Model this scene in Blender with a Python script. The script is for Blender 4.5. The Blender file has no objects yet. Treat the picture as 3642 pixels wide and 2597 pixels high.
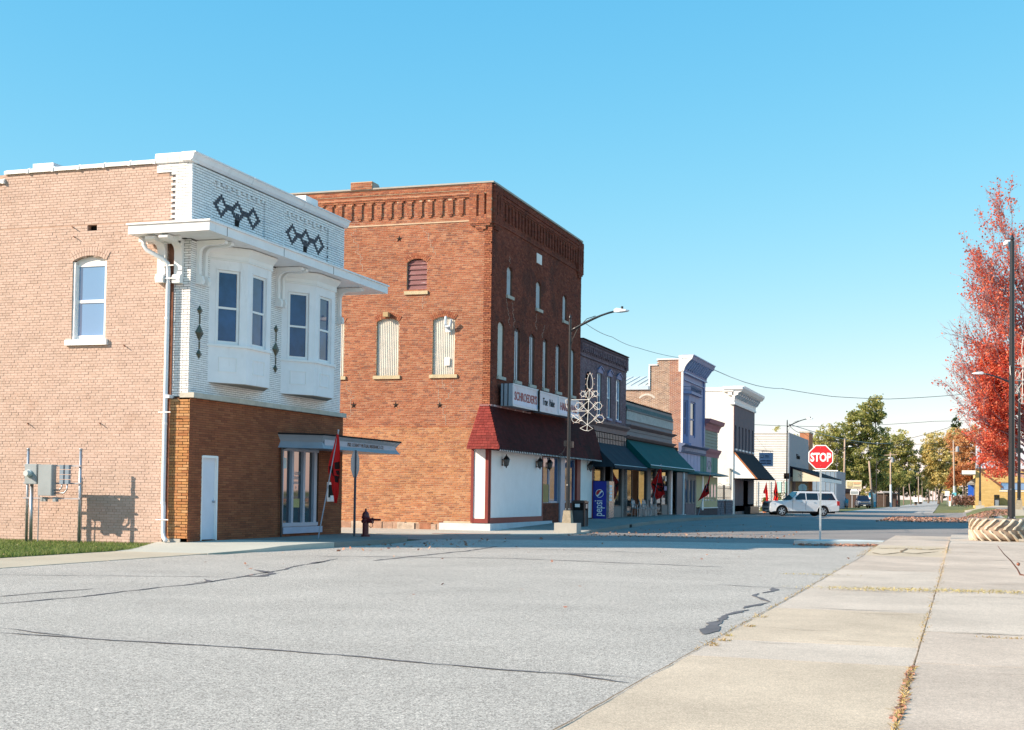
import bpy, bmesh, math, random
import numpy as np
from mathutils import Vector, Matrix, geometry
random.seed(7); rng = np.random.default_rng(7)
scn = bpy.context.scene
COL = scn.collection
R = math.radians
# ------------------------------------------------------------------ camera
CAM = Vector((0, 0, 1.42))
def _axes(yaw, pitch, roll):
    f = Vector((math.sin(yaw)*math.cos(pitch), math.cos(yaw)*math.cos(pitch), math.sin(pitch)))
    r = Vector((math.cos(yaw), -math.sin(yaw), 0)); u = r.cross(f)
    return r*math.cos(roll)+u*math.sin(roll), u*math.cos(roll)-r*math.sin(roll), f
cr, cu, cf = _axes(R(-18.26811625), R(1.74645864), R(0.78900752))
cd = bpy.data.cameras.new('camera'); cam = bpy.data.objects.new('camera', cd); COL.objects.link(cam)
cam.matrix_world = Matrix((( cr.x, cu.x, -cf.x, CAM.x), (cr.y, cu.y, -cf.y, CAM.y), (cr.z, cu.z, -cf.z, CAM.z), (0, 0, 0, 1)))
cd.sensor_width = 36; cd.sensor_fit = 'HORIZONTAL'; cd.lens = 4860.59/3642*36
cd.shift_y = (1608.92-1298.5)/3642
cd.clip_start = .1; cd.clip_end = 6000
scn.camera = cam
# ------------------------------------------------------------------ light
sun_travel = Vector((1.47, 1.08, -1.0)).normalized()
EL = math.asin(-sun_travel.z); AZ = math.atan2(-sun_travel.x, -sun_travel.y)
w = bpy.data.worlds.new('World'); scn.world = w; w.use_nodes = True
nt = w.node_tree; nt.nodes.clear()
sky = nt.nodes.new('ShaderNodeTexSky'); sky.sky_type = 'NISHITA'; sky.sun_disc = False
sky.sun_elevation = EL; sky.sun_rotation = AZ; sky.air_density = 1.0; sky.dust_density = 0.35; sky.ozone_density = 1.2; sky.altitude = 200
bg = nt.nodes.new('ShaderNodeBackground'); bg.inputs[1].default_value = .145
wo = nt.nodes.new('ShaderNodeOutputWorld')
sx_ = nt.nodes.new('ShaderNodeSeparateXYZ'); cx_ = nt.nodes.new('ShaderNodeCombineXYZ'); nt.links.new(sky.outputs[0], sx_.inputs[0])
for k_, (pw_, mu_) in enumerate(((1.35, .40), (.60, 1.44), (.29, 2.62))):   # camera colour response of the clear sky
    pn = nt.nodes.new('ShaderNodeMath'); pn.operation = 'POWER'; pn.inputs[1].default_value = pw_; mn = nt.nodes.new('ShaderNodeMath'); mn.operation = 'MULTIPLY'; mn.inputs[1].default_value = mu_
    nt.links.new(sx_.outputs[k_], pn.inputs[0]); nt.links.new(pn.outputs[0], mn.inputs[0]); nt.links.new(mn.outputs[0], cx_.inputs[k_])
nt.links.new(cx_.outputs[0], bg.inputs[0]); nt.links.new(bg.outputs[0], wo.inputs[0])
sl = bpy.data.lights.new('sun', 'SUN'); sl.energy = 5.0; sl.angle = R(.5); sl.color = (1, .85, .675)
so = bpy.data.objects.new('sun', sl); COL.objects.link(so); so.location = (-30, -20, 40)
so.rotation_euler = sun_travel.to_track_quat('-Z', 'Y').to_euler()
scn.view_settings.view_transform = 'Standard'; scn.view_settings.look = 'None'
scn.view_settings.exposure = .70; scn.view_settings.gamma = 1; scn.view_settings.use_curve_mapping = False
scn.cycles.max_bounces = 6; scn.cycles.transparent_max_bounces = 12
scn.cycles.sample_clamp_indirect = 8

# ------------------------------------------------------------------ materials
MATS = {}
def M(name, col=(.5, .5, .5), rough=.8, var=.12, sc=2.5, bump=0., bsc=60., metal=0., spec=.5, ramp=None, stain=None, stain2=None, coat=0., emis=None, trans=0., ior=None, stretch=None):
    if name in MATS: return MATS[name]
    m = bpy.data.materials.new(name); m.use_nodes = True; t = m.node_tree; n = t.nodes; L = t.links
    b = n['Principled BSDF']; b.inputs['Roughness'].default_value = rough; b.inputs['Metallic'].default_value = metal
    b.inputs['Specular IOR Level'].default_value = spec if (rough < .6 or metal) else min(spec, .12)
    if ior: b.inputs['IOR'].default_value = ior
    if coat: b.inputs['Coat Weight'].default_value = coat; b.inputs['Coat Roughness'].default_value = .05
    g = n.new('ShaderNodeNewGeometry'); pos = g.outputs['Position']
    if stretch:
        vm = n.new('ShaderNodeVectorMath'); vm.operation = 'MULTIPLY'; vm.inputs[1].default_value = stretch; L.new(pos, vm.inputs[0]); pos = vm.outputs[0]
    if ramp:
        at = n.new('ShaderNodeAttribute'); at.attribute_name = 'tone'
        oi = n.new('ShaderNodeObjectInfo')
        ad = n.new('ShaderNodeMath'); ad.operation = 'ADD'; L.new(at.outputs['Fac'], ad.inputs[0]); L.new(oi.outputs['Random'], ad.inputs[1])
        fr = n.new('ShaderNodeMath'); fr.operation = 'FRACT'; L.new(ad.outputs[0], fr.inputs[0])
        cr_ = n.new('ShaderNodeValToRGB'); L.new(fr.outputs[0], cr_.inputs[0])
        els = cr_.color_ramp.elements
        while len(els) < len(ramp): els.new(.5)
        for i, c in enumerate(ramp):
            els[i].position = i/(len(ramp)-1)*.98+.01; els[i].color = (*c, 1)
        base = cr_.outputs[0]
    else:
        rgb = n.new('ShaderNodeRGB'); rgb.outputs[0].default_value = (*col, 1); base = rgb.outputs[0]
    if var:
        nz = n.new('ShaderNodeTexNoise'); nz.inputs['Scale'].default_value = sc; nz.inputs['Detail'].default_value = 6; nz.inputs['Roughness'].default_value = .62; L.new(pos, nz.inputs['Vector'])
        mr = n.new('ShaderNodeMapRange'); mr.inputs[1].default_value = .3; mr.inputs[2].default_value = .7; mr.inputs[3].default_value = 1-var; mr.inputs[4].default_value = 1+var; L.new(nz.outputs[0], mr.inputs[0])
        vs = n.new('ShaderNodeVectorMath'); vs.operation = 'SCALE'; L.new(base, vs.inputs[0]); L.new(mr.outputs[0], vs.inputs['Scale']); base = vs.outputs[0]
    for s_ in (stain, stain2):
        if s_:
            scol, ssc, th, am = s_[:4]
            z = n.new('ShaderNodeTexNoise'); z.inputs['Scale'].default_value = ssc; z.inputs['Detail'].default_value = 7; z.inputs['Roughness'].default_value = .7
            if len(s_) > 4:
                vm2 = n.new('ShaderNodeVectorMath'); vm2.operation = 'MULTIPLY'; vm2.inputs[1].default_value = s_[4]; L.new(g.outputs['Position'], vm2.inputs[0]); L.new(vm2.outputs[0], z.inputs['Vector'])
            else: L.new(g.outputs['Position'], z.inputs['Vector'])
            m2 = n.new('ShaderNodeMapRange'); m2.inputs[1].default_value = th; m2.inputs[2].default_value = th+.06; m2.inputs[4].default_value = am; L.new(z.outputs[0], m2.inputs[0])
            mx = n.new('ShaderNodeMix'); mx.data_type = 'RGBA'; L.new(m2.outputs[0], mx.inputs[0]); L.new(base, mx.inputs[6]); mx.inputs[7].default_value = (*scol, 1); base = mx.outputs[2]
    L.new(base, b.inputs['Base Color'])
    if bump:
        nb = n.new('ShaderNodeTexNoise'); nb.inputs['Scale'].default_value = bsc; nb.inputs['Detail'].default_value = 4; L.new(pos, nb.inputs['Vector'])
        bp = n.new('ShaderNodeBump'); bp.inputs['Strength'].default_value = bump; bp.inputs['Distance'].default_value = .02; L.new(nb.outputs[0], bp.inputs['Height']); L.new(bp.outputs[0], b.inputs['Normal'])
    if emis: b.inputs['Emission Color'].default_value = (*emis[0], 1); b.inputs['Emission Strength'].default_value = emis[1]
    if trans:
        tr = n.new('ShaderNodeBsdfTranslucent'); L.new(base, tr.inputs[0]); ms = n.new('ShaderNodeMixShader'); ms.inputs[0].default_value = trans
        out = n['Material Output']; L.new(b.outputs[0], ms.inputs[1]); L.new(tr.outputs[0], ms.inputs[2]); L.new(ms.outputs[0], out.inputs[0])
    MATS[name] = m; return m
def asphalt(name, base, fine=.16, patch=.10):
    m = M(name, base, .92, patch, .5, 0, stain=(tuple(c*.84 for c in base), .32, .55, .4), stain2=(tuple(min(1, c*1.12) for c in base), 1.1, .62, .4, (1, .35, 1)))
    t = m.node_tree; n = t.nodes; L = t.links; b = n['Principled BSDF']
    src = b.inputs['Base Color'].links[0].from_socket; b.inputs['Specular IOR Level'].default_value = .15
    g = n.new('ShaderNodeNewGeometry')
    prev = src
    for sc, am, lo, hi in ((70, fine, .38, .62), (210, fine, .36, .64), (17, fine*.35, .35, .65)):
        z = n.new('ShaderNodeTexNoise'); z.inputs['Scale'].default_value = sc; z.inputs['Detail'].default_value = 3; z.inputs['Roughness'].default_value = .7; L.new(g.outputs['Position'], z.inputs['Vector'])
        mr = n.new('ShaderNodeMapRange'); mr.inputs[1].default_value = lo; mr.inputs[2].default_value = hi; mr.inputs[3].default_value = 1-am; mr.inputs[4].default_value = 1+am*1.15; L.new(z.outputs[0], mr.inputs[0])
        vs = n.new('ShaderNodeVectorMath'); vs.operation = 'SCALE'; L.new(prev, vs.inputs[0]); L.new(mr.outputs[0], vs.inputs['Scale']); prev = vs.outputs[0]
    L.new(prev, b.inputs['Base Color'])
    z = n.new('ShaderNodeTexNoise'); z.inputs['Scale'].default_value = 130; z.inputs['Detail'].default_value = 3; L.new(g.outputs['Position'], z.inputs['Vector'])
    bp = n.new('ShaderNodeBump'); bp.inputs['Strength'].default_value = .5; bp.inputs['Distance'].default_value = .006; L.new(z.outputs[0], bp.inputs['Height']); L.new(bp.outputs[0], b.inputs['Normal'])
    return m

TAN = (.56, .36, .255)
m_tan = M('painted_tan_brick', ramp=[(0.533,0.392,0.325), (0.582,0.429,0.358), (0.514,0.376,0.308), (0.601,0.445,0.375), (0.553,0.408,0.342)], rough=.85, var=.07, sc=1.3, bump=.25, bsc=45, stain=((.46,.31,.24), .8, .60, .45), stain2=((.68,.51,.42), 2.2, .64, .6, (1, 1, 1.6)))
m_tanj = M('painted_tan_joint', (.46,.315,.245), .95, .2, 4)
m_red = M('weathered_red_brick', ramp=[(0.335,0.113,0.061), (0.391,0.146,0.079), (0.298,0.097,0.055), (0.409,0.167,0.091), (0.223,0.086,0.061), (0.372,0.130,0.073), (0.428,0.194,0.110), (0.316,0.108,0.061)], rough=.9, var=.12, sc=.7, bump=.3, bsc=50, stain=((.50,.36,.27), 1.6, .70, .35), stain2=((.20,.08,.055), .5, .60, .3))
m_redlow = M('weathered_orange_brick', ramp=[(0.470,0.218,0.101), (0.421,0.166,0.078), (0.510,0.260,0.134), (0.353,0.125,0.067), (0.490,0.229,0.112), (0.274,0.114,0.067), (0.451,0.187,0.090)], rough=.9, var=.12, sc=.8, bump=.3, bsc=50, stain=((.56,.43,.32), 1.4, .68, .4), stain2=((.25,.12,.08), .6, .60, .35))
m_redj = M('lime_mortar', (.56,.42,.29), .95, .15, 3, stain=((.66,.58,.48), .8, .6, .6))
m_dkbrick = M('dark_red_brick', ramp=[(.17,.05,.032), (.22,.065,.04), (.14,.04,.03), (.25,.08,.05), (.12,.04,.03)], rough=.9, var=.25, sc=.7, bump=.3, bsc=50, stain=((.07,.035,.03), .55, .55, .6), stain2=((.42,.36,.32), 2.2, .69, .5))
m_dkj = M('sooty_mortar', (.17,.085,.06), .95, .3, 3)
m_white = M('white_glazed_brick', ramp=[(.88,.87,.86), (.82,.81,.80), (.90,.89,.88), (.84,.82,.80), (.74,.74,.76)], rough=.35, var=.05, sc=3, stain=((.42,.42,.42), 7, .69, .8))
m_whj = M('dark_mortar', (.16,.15,.15), .95, .25, 5)
m_navy = M('navy_glazed_brick', (.018,.03,.055), .5, .2, 5)
m_brown = M('brown_roman_brick', ramp=[(.27,.09,.045), (.32,.11,.055), (.23,.075,.04), (.34,.125,.06), (.29,.095,.045)], rough=.85, var=.16, sc=1.2, bump=.3, bsc=50)
m_brj = M('brown_mortar', (.14,.07,.045), .95, .2, 4)
m_orange = M('orange_roman_brick', ramp=[(.50,.25,.10), (.44,.19,.08), (.55,.31,.15), (.38,.16,.07), (.52,.27,.11)], rough=.85, var=.15, sc=3, bump=.3, bsc=50)
m_purple = M('purple_painted_brick', ramp=[(.20,.135,.16), (.24,.165,.19), (.17,.115,.135), (.27,.19,.21)], rough=.8, var=.2, sc=1.5, bump=.3, bsc=50, stain=((.42,.38,.40), 2.5, .64, .6))
m_purj = M('purple_joint', (.085,.06,.07), .95, .2, 4)
m_pale = M('pale_old_brick', ramp=[(.38,.22,.14), (.30,.15,.09), (.45,.28,.18), (.22,.12,.08), (.36,.18,.10)], rough=.9, var=.2, sc=2, bump=.3, bsc=40)
m_palej = M('white_mortar', (.72,.66,.58), .95, .1, 4)
m_plaster = M('peeling_white_paint', (.80,.77,.72), .85, .08, 1.2, bump=.4, bsc=8, stain=((.48,.42,.35), 1.2, .63, .6), stain2=((.62,.56,.48), 6, .66, .6, (1, 1, 4)))
m_wpaint = M('white_paint', (.88,.87,.86), .5, .04, 2, bump=.05, bsc=20)
m_wpaint2 = M('chipped_white_paint', (.87,.86,.87), .55, .05, 2, stain=((.34,.31,.28), 11, .70, .7), stain2=((.66,.65,.64), 1.3, .58, .35, (3, 3, .5)))
m_cream = M('cream_panel', (.82,.80,.76), .6, .05, 2)
m_stone = M('limestone', (.52,.48,.41), .85, .15, 3, bump=.3, bsc=25, stain=((.22,.20,.17), 2.5, .62, .5))
m_conc = M('concrete', (.42,.40,.36), .9, .12, 1.5, bump=.2, bsc=70, stain=((.30,.28,.25), .8, .6, .5))
m_glass = M('window_glass', (.016,.065,.17), .03, .5, 1.2, spec=.6, ior=1.5)
m_glassw = M('old_wavy_glass', (.012,.016,.02), .03, 0, spec=1.0, ior=1.9, bump=.05, bsc=.9)
m_glassb = M('sky_painted_glass', (.12,.27,.48), .04, 0, spec=.9, ior=1.7)  # pale blue base carries painted sky light
m_black = M('black_metal', (.016,.016,.019), .3, .2, 8, spec=.6)
m_dark = M('dark_interior', (.02,.018,.018), .8, .2, 2)
m_steel = M('galvanised_steel', (.42,.45,.49), .38, .12, 6, metal=.75)
m_gbox = M('grey_enamel', (.30,.34,.36), .45, .08, 3)
m_pipew = M('white_downspout', (.74,.77,.82), .35, .05, 3)
m_corr = M('corrugated_cream_metal', (.66,.63,.56), .5, .10, 3, stain=((.34,.27,.19), 3.5, .64, .5))
m_corrg = M('corrugated_grey_metal', (.50,.52,.54), .5, .10, 3, stain=((.2,.17,.15), 3.5, .62, .5))
m_corrd = M('corrugated_dark_metal', (.13,.09,.10), .5, .2, 3)
m_wood = M('weathered_shutter_board', (.24,.12,.12), .85, .25, 3, stretch=(1, 1, 9), stain=((.55,.50,.48), 2.2, .6, .6, (1.5, 1.5, 9)))
m_redtrim = M('dark_red_trim', (.22,.035,.028), .5, .12, 3)
m_shing = M('red_cedar_shingle', ramp=[(.24,.035,.03), (.20,.03,.025), (.29,.05,.04), (.22,.035,.03), (.17,.028,.024)], rough=.6, var=.12, sc=4, stain=((.6,.55,.52), 5.5, .665, .9))
m_shingd = M('maroon_shingle', ramp=[(.060,.010,.010), (.080,.013,.013), (.048,.009,.009), (.066,.011,.011)], rough=.8, var=.3, sc=.6, stain=((.03,.012,.012), .45, .52, .6))
m_grey = M('grey_metal_canopy', (.30,.32,.36), .4, .08, 2, stain=((.15,.13,.12), 2, .66, .5))
m_teal = M('teal_canvas', (.002,.085,.085), .7, .1, 2)
m_navyc = M('slate_canvas', (.025,.04,.055), .8, .12, 2)
m_blackc = M('black_canvas', (.016,.015,.022), .8, .1, 2)
m_blue = M('blue_lavender_paint', (.21,.25,.44), .55, .08, 2)
m_lav = M('pale_lavender_board', (.42,.42,.60), .6, .1, 3)
m_pink = M('dusty_pink_paint', (.40,.17,.20), .6, .1, 2)
m_sage = M('sage_clapboard', (.33,.35,.29), .7, .08, 2)
m_green = M('faded_green_board', (.10,.24,.19), .65, .12, 2)
m_yel = M('pale_yellow_panel', (.50,.45,.25), .6, .06, 2)
m_taupe = M('taupe_board', (.26,.23,.22), .7, .12, 2)
m_teals = M('faded_teal_shingle', (.10,.17,.18), .8, .25, 3)
m_mauve = M('mauve_grey_render', (.19,.16,.175), .8, .06, 2)
m_siding = M('white_siding', (.66,.65,.62), .6, .04, 2)
m_facade = M('grey_facade', (.34,.35,.38), .7, .04, 2)
m_ybrick = M('yellow_brick', ramp=[(.56,.38,.15), (.60,.42,.18), (.52,.35,.14), (.58,.40,.16)], rough=.85, var=.08, sc=2)
m_redsign = M('red_sign_face', (.62,.012,.018), .35, .04, 2)
m_redflag = M('red_flag_cloth', (.60,.02,.02), .7, .08, 3, trans=.25)
m_mark = M('black_flag_print', (.03,.012,.012), .7, .1, 3)
m_maroon = M('maroon_paint', (.13,.012,.016), .35, .15, 5)
m_bark = M('grey_bark', (.17,.13,.10), .95, .3, 5, bump=.6, bsc=20)
m_twig = M('red_grey_twig', (.30,.20,.21), .9, .25, 5)
m_pole = M('weathered_pole_wood', (.40,.30,.24), .9, .2, 1, stretch=(1, 1, .2))
m_tyre = M('cream_painted_tyre', (.62,.53,.41), .75, .2, 4, bump=.3, bsc=30, stain=((.26,.19,.13), 2.2, .58, .6))
m_soil = M('soil', (.10,.07,.05), .95, .3, 6, bump=.6, bsc=20)
m_tar = M('crack_sealant_tar', (.15,.14,.145), .75, .25, 3)
m_rust = M('rust', (.20,.08,.045), .8, .3, 6)
m_asph = asphalt('aged_asphalt', (.40,.365,.325), .50)
m_asph2 = asphalt('street_asphalt', (.27,.24,.222), .14)
m_walk = asphalt('sidewalk_concrete', (.47,.44,.385), .09, .10)

# ------------------------------------------------------------------ terrain
def S(x, a, b):
    t = min(1, max(0, (x-a)/(b-a))); return t*t*(3-2*t)
def zt(x, y):
    h1 = (.16 + .12*S(x, -13.2, -9))*S(y, 50, 63)*(1-S(y, 86, 110))*S(x, -40, -17)
    h2 = .76*S(x, -1, 2.6)*S(y, 54, 70)
    h3 = .76*S(y, 150, 320)*S(x, -11, -2) + .6*S(y, 320, 700)*S(-x, 2, 11)
    return max(h1, h2, h3)
def hsw(y):   # kerbed walk in front of the shops
    P = [(44, .02), (48, .06), (55, .20), (62, .31), (81, .32), (85, .22), (91, .17), (97, .13), (105, .09), (116, .01), (400, .01)]
    for (a, za), (b, zb) in zip(P, P[1:]):
        if y <= b: return za+(zb-za)*max(0, y-a)/(b-a)
    return .01
# ------------------------------------------------------------------ mesh helpers
def V3(*a): return Vector(a)
class MB:
    def __init__(s): s.v = []; s.f = []; s.m = []; s.t = []
    def face(s, pts, mi=0, t=0.):
        i = len(s.v); s.v += [tuple(p) for p in pts]; s.f.append(tuple(range(i, i+len(pts)))); s.m.append(mi); s.t.append(t)
    def idx(s, vs, fs, mi=0, t=0.):
        i = len(s.v); s.v += [tuple(p) for p in vs]
        for f in fs: s.f.append(tuple(i+k for k in f)); s.m.append(mi); s.t.append(t)
        return s
    def box(s, x0, x1, y0, y1, z0, z1, mi=0, t=0.):
        return s.idx([(x0,y0,z0),(x1,y0,z0),(x1,y1,z0),(x0,y1,z0),(x0,y0,z1),(x1,y0,z1),(x1,y1,z1),(x0,y1,z1)],
              [(0,3,2,1),(4,5,6,7),(0,1,5,4),(1,2,6,5),(2,3,7,6),(3,0,4,7)], mi, t)
    def obox(s, c, a, b, d, mi=0, t=0., back=True):
        c, a, b, d = map(Vector, (c, a, b, d))
        vs = [c-a-b-d, c+a-b-d, c+a+b-d, c-a+b-d, c-a-b+d, c+a-b+d, c+a+b+d, c-a+b+d]
        fs = [(4,5,6,7),(0,1,5,4),(1,2,6,5),(2,3,7,6),(3,0,4,7)]
        if back: fs.append((0,3,2,1))
        return s.idx(vs, fs, mi, t)
    def prism(s, pts, ext, mi=0, t=0.):
        n = len(pts); e = Vector(ext); A = [Vector(p) for p in pts]; B = [p+e for p in A]
        fs = [tuple(reversed(range(n))), tuple(range(n, 2*n))]+[(i, (i+1) % n, n+(i+1) % n, n+i) for i in range(n)]
        return s.idx(A+B, fs, mi, t)
    def tube(s, pts, r, n=8, mi=0, t=0., cap=True):
        P = [Vector(p) for p in pts]; rs = r if isinstance(r, (list, tuple)) else [r]*len(P)
        vs = []; up = None
        for i, p in enumerate(P):
            d = (P[min(i+1, len(P)-1)]-P[max(i-1, 0)])
            if d.length < 1e-9: d = Vector((0, 0, 1))
            d.normalize()
            if up is None: up = Vector((0, 0, 1)) if abs(d.z) < .9 else Vector((1, 0, 0))
            a = d.cross(up)
            if a.length < 1e-6: a = d.cross(Vector((0, 1, 0)))
            a.normalize(); b = d.cross(a).normalized(); up = -b if False else a.cross(d).normalized()
            for k in range(n):
                w_ = 2*math.pi*k/n; vs.append(p+(a*math.cos(w_)+b*math.sin(w_))*rs[i])
        fs = []
        for i in range(len(P)-1):
            for k in range(n): fs.append((i*n+k, i*n+(k+1) % n, (i+1)*n+(k+1) % n, (i+1)*n+k))
        if cap: fs += [tuple(reversed(range(n))), tuple(range((len(P)-1)*n, len(P)*n))]
        return s.idx(vs, fs, mi, t)
    def lathe(s, prof, c=(0,0,0), n=16, mi=0, t=0., close=False):
        c = Vector(c); vs = []; fs = []
        for r_, z in prof:
            for k in range(n): w_ = 2*math.pi*k/n; vs.append(c+Vector((r_*math.cos(w_), r_*math.sin(w_), z)))
        m_ = len(prof)
        for i in range(m_-1+(1 if close else 0)):
            j = (i+1) % m_
            for k in range(n): fs.append((i*n+k, i*n+(k+1) % n, j*n+(k+1) % n, j*n+k))
        if not close: fs += [tuple(reversed(range(n))), tuple(range((m_-1)*n, m_*n))]
        return s.idx(vs, fs, mi, t)
    def build(s, name, mats, parent=None, smooth=False, **props):
        me = bpy.data.meshes.new(name); me.from_pydata(s.v, [], s.f)
        mats = mats if isinstance(mats, (list, tuple)) else [mats]
        for m in mats: me.materials.append(m)
        if len(mats) > 1: me.polygons.foreach_set('material_index', s.m)
        if any(s.t):
            a = me.attributes.new('tone', 'FLOAT', 'FACE'); a.data.foreach_set('value', s.t)
        if smooth: me.polygons.foreach_set('use_smooth', [True]*len(s.f))
        me.update()
        return link(name, me, parent, **props)
def chain_loc(p):
    v = Vector((0, 0, 0))
    while p is not None: v += p.get('_w') and Vector(p['_w']) or Vector((0, 0, 0)); p = p.parent
    return v
def link(name, me, parent=None, local=False, **props):
    o = bpy.data.objects.new(name, me); COL.objects.link(o)
    if parent is not None:
        o.parent = parent
        if not parent.get('_local') and parent.type == 'EMPTY': o.matrix_parent_inverse = Matrix.Translation(-Vector(parent.location))
    for k, v in props.items(): o[k] = v
    return o
def thing(name, label, cat, loc=(0,0,0), group=None, local=False, rz=0):
    o = bpy.data.objects.new(name, None); COL.objects.link(o); o.location = loc; o.empty_display_size = .2
    o['label'] = label; o['category'] = cat
    if group: o['group'] = group
    if local: o['_local'] = 1; o.rotation_euler = (0, 0, rz)
    return o
def tag(o, label, cat, group=None):
    o['label'] = label; o['category'] = cat
    if group: o['group'] = group
    return o
def copy_tree(o, parent=None):
    c = o.copy(); COL.objects.link(c)
    if parent is not None: c.parent = parent; c.matrix_parent_inverse = o.matrix_parent_inverse.copy()
    for ch in list(o.children): copy_tree(ch, c)
    return c
def text(s, size, loc, U, Vv, mat, name, parent, ext=.004, sx=1., align='LEFT', bold=0., shear=0.):
    cu_ = bpy.data.curves.new('lettering', 'FONT'); cu_.body = s; cu_.size = size; cu_.extrude = ext; cu_.align_x = align; cu_.offset = bold; cu_.shear = shear; cu_.resolution_u = 3
    ob = bpy.data.objects.new('tmp', cu_); COL.objects.link(ob)
    me = bpy.data.meshes.new_from_object(ob); COL.objects.unlink(ob); bpy.data.objects.remove(ob)
    U = Vector(U).normalized(); Vv = Vector(Vv).normalized(); N = U.cross(Vv)
    Mx = Matrix(((U.x*sx, Vv.x, N.x, loc[0]), (U.y*sx, Vv.y, N.y, loc[1]), (U.z*sx, Vv.z, N.z, loc[2]), (0,0,0,1)))
    me.transform(Mx); me.materials.clear(); me.materials.append(mat)
    return link(name, me, parent)
def fr(O, U, u, v, n=0):   # wall frame -> world
    O = Vector(O); U = Vector(U); return O+U*u+Vector((0, 0, v))+U.cross(Vector((0, 0, 1)))*n
def fbox(mb, O, U, u0, u1, v0, v1, n0, n1, mi=0, t=0., back=True):
    U = Vector(U); N = U.cross(Vector((0, 0, 1)))
    return mb.obox(fr(O, U, (u0+u1)/2, (v0+v1)/2, (n0+n1)/2), U*(u1-u0)/2, Vector((0, 0, (v1-v0)/2)), N*(n1-n0)/2, mi, t, back)
def arch_pts(op, n=10):
    u0, u1, v0, v1 = op[:4]; rise = op[4] if len(op) > 4 else 0
    if not rise: return [(u0, v0), (u1, v0), (u1, v1), (u0, v1)]
    h = (u1-u0)/2; Rr = (h*h+rise*rise)/(2*rise); a = math.asin(min(1, h/Rr)); uc = (u0+u1)/2; vc = v1-Rr
    return [(u0, v0), (u1, v0)]+[(uc+Rr*math.sin(a-2*a*k/n), vc+Rr*math.cos(a-2*a*k/n)) for k in range(n+1)]
def op_interval(op, v):
    u0, u1, v0, v1 = op[:4]; rise = op[4] if len(op) > 4 else 0
    if v < v0 or v > v1: return None
    if rise and v > v1-rise:
        h = (u1-u0)/2; Rr = (h*h+rise*rise)/(2*rise); vc = v1-Rr; w_ = math.sqrt(max(0, Rr*Rr-(v-vc)**2)); uc = (u0+u1)/2
        return uc-w_, uc+w_
    return u0, u1
def slab(parent, name, O, U, W, v0, v1, ops, mat, thick=.25, n=0., **pr):
    mb = MB(); out = [(0, v0), (W, v0), (W, v1), (0, v1)]
    loops = [[Vector((a, b, 0)) for a, b in out]]+[[Vector((a, b, 0)) for a, b in reversed(arch_pts(o))] for o in ops]
    flat = [p for l in loops for p in l]
    for tri in geometry.tessellate_polygon(loops):
        P = [fr(O, U, flat[i].x, flat[i].y, n) for i in tri]
        nn = (P[1]-P[0]).cross(P[2]-P[0]); N = Vector(U).cross(Vector((0, 0, 1)))
        if nn.dot(N) < 0: P.reverse()
        mb.face(P)
    for l in loops[1:]:
        for i in range(len(l)):
            a, b = l[i], l[(i+1) % len(l)]
            mb.face([fr(O, U, a.x, a.y, n), fr(O, U, b.x, b.y, n), fr(O, U, b.x, b.y, n-thick), fr(O, U, a.x, a.y, n-thick)])
    fbox(mb, O, U, 0, W, v0, v1, n-thick-.02, n-thick-.005) if not loops[1:] else None
    # outer rim
    for a, b in zip(loops[0], loops[0][1:]+loops[0][:1]):
        mb.face([fr(O, U, b.x, b.y, n), fr(O, U, a.x, a.y, n), fr(O, U, a.x, a.y, n-thick), fr(O, U, b.x, b.y, n-thick)])
    return mb.build(name, mat, parent, **pr)
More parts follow.
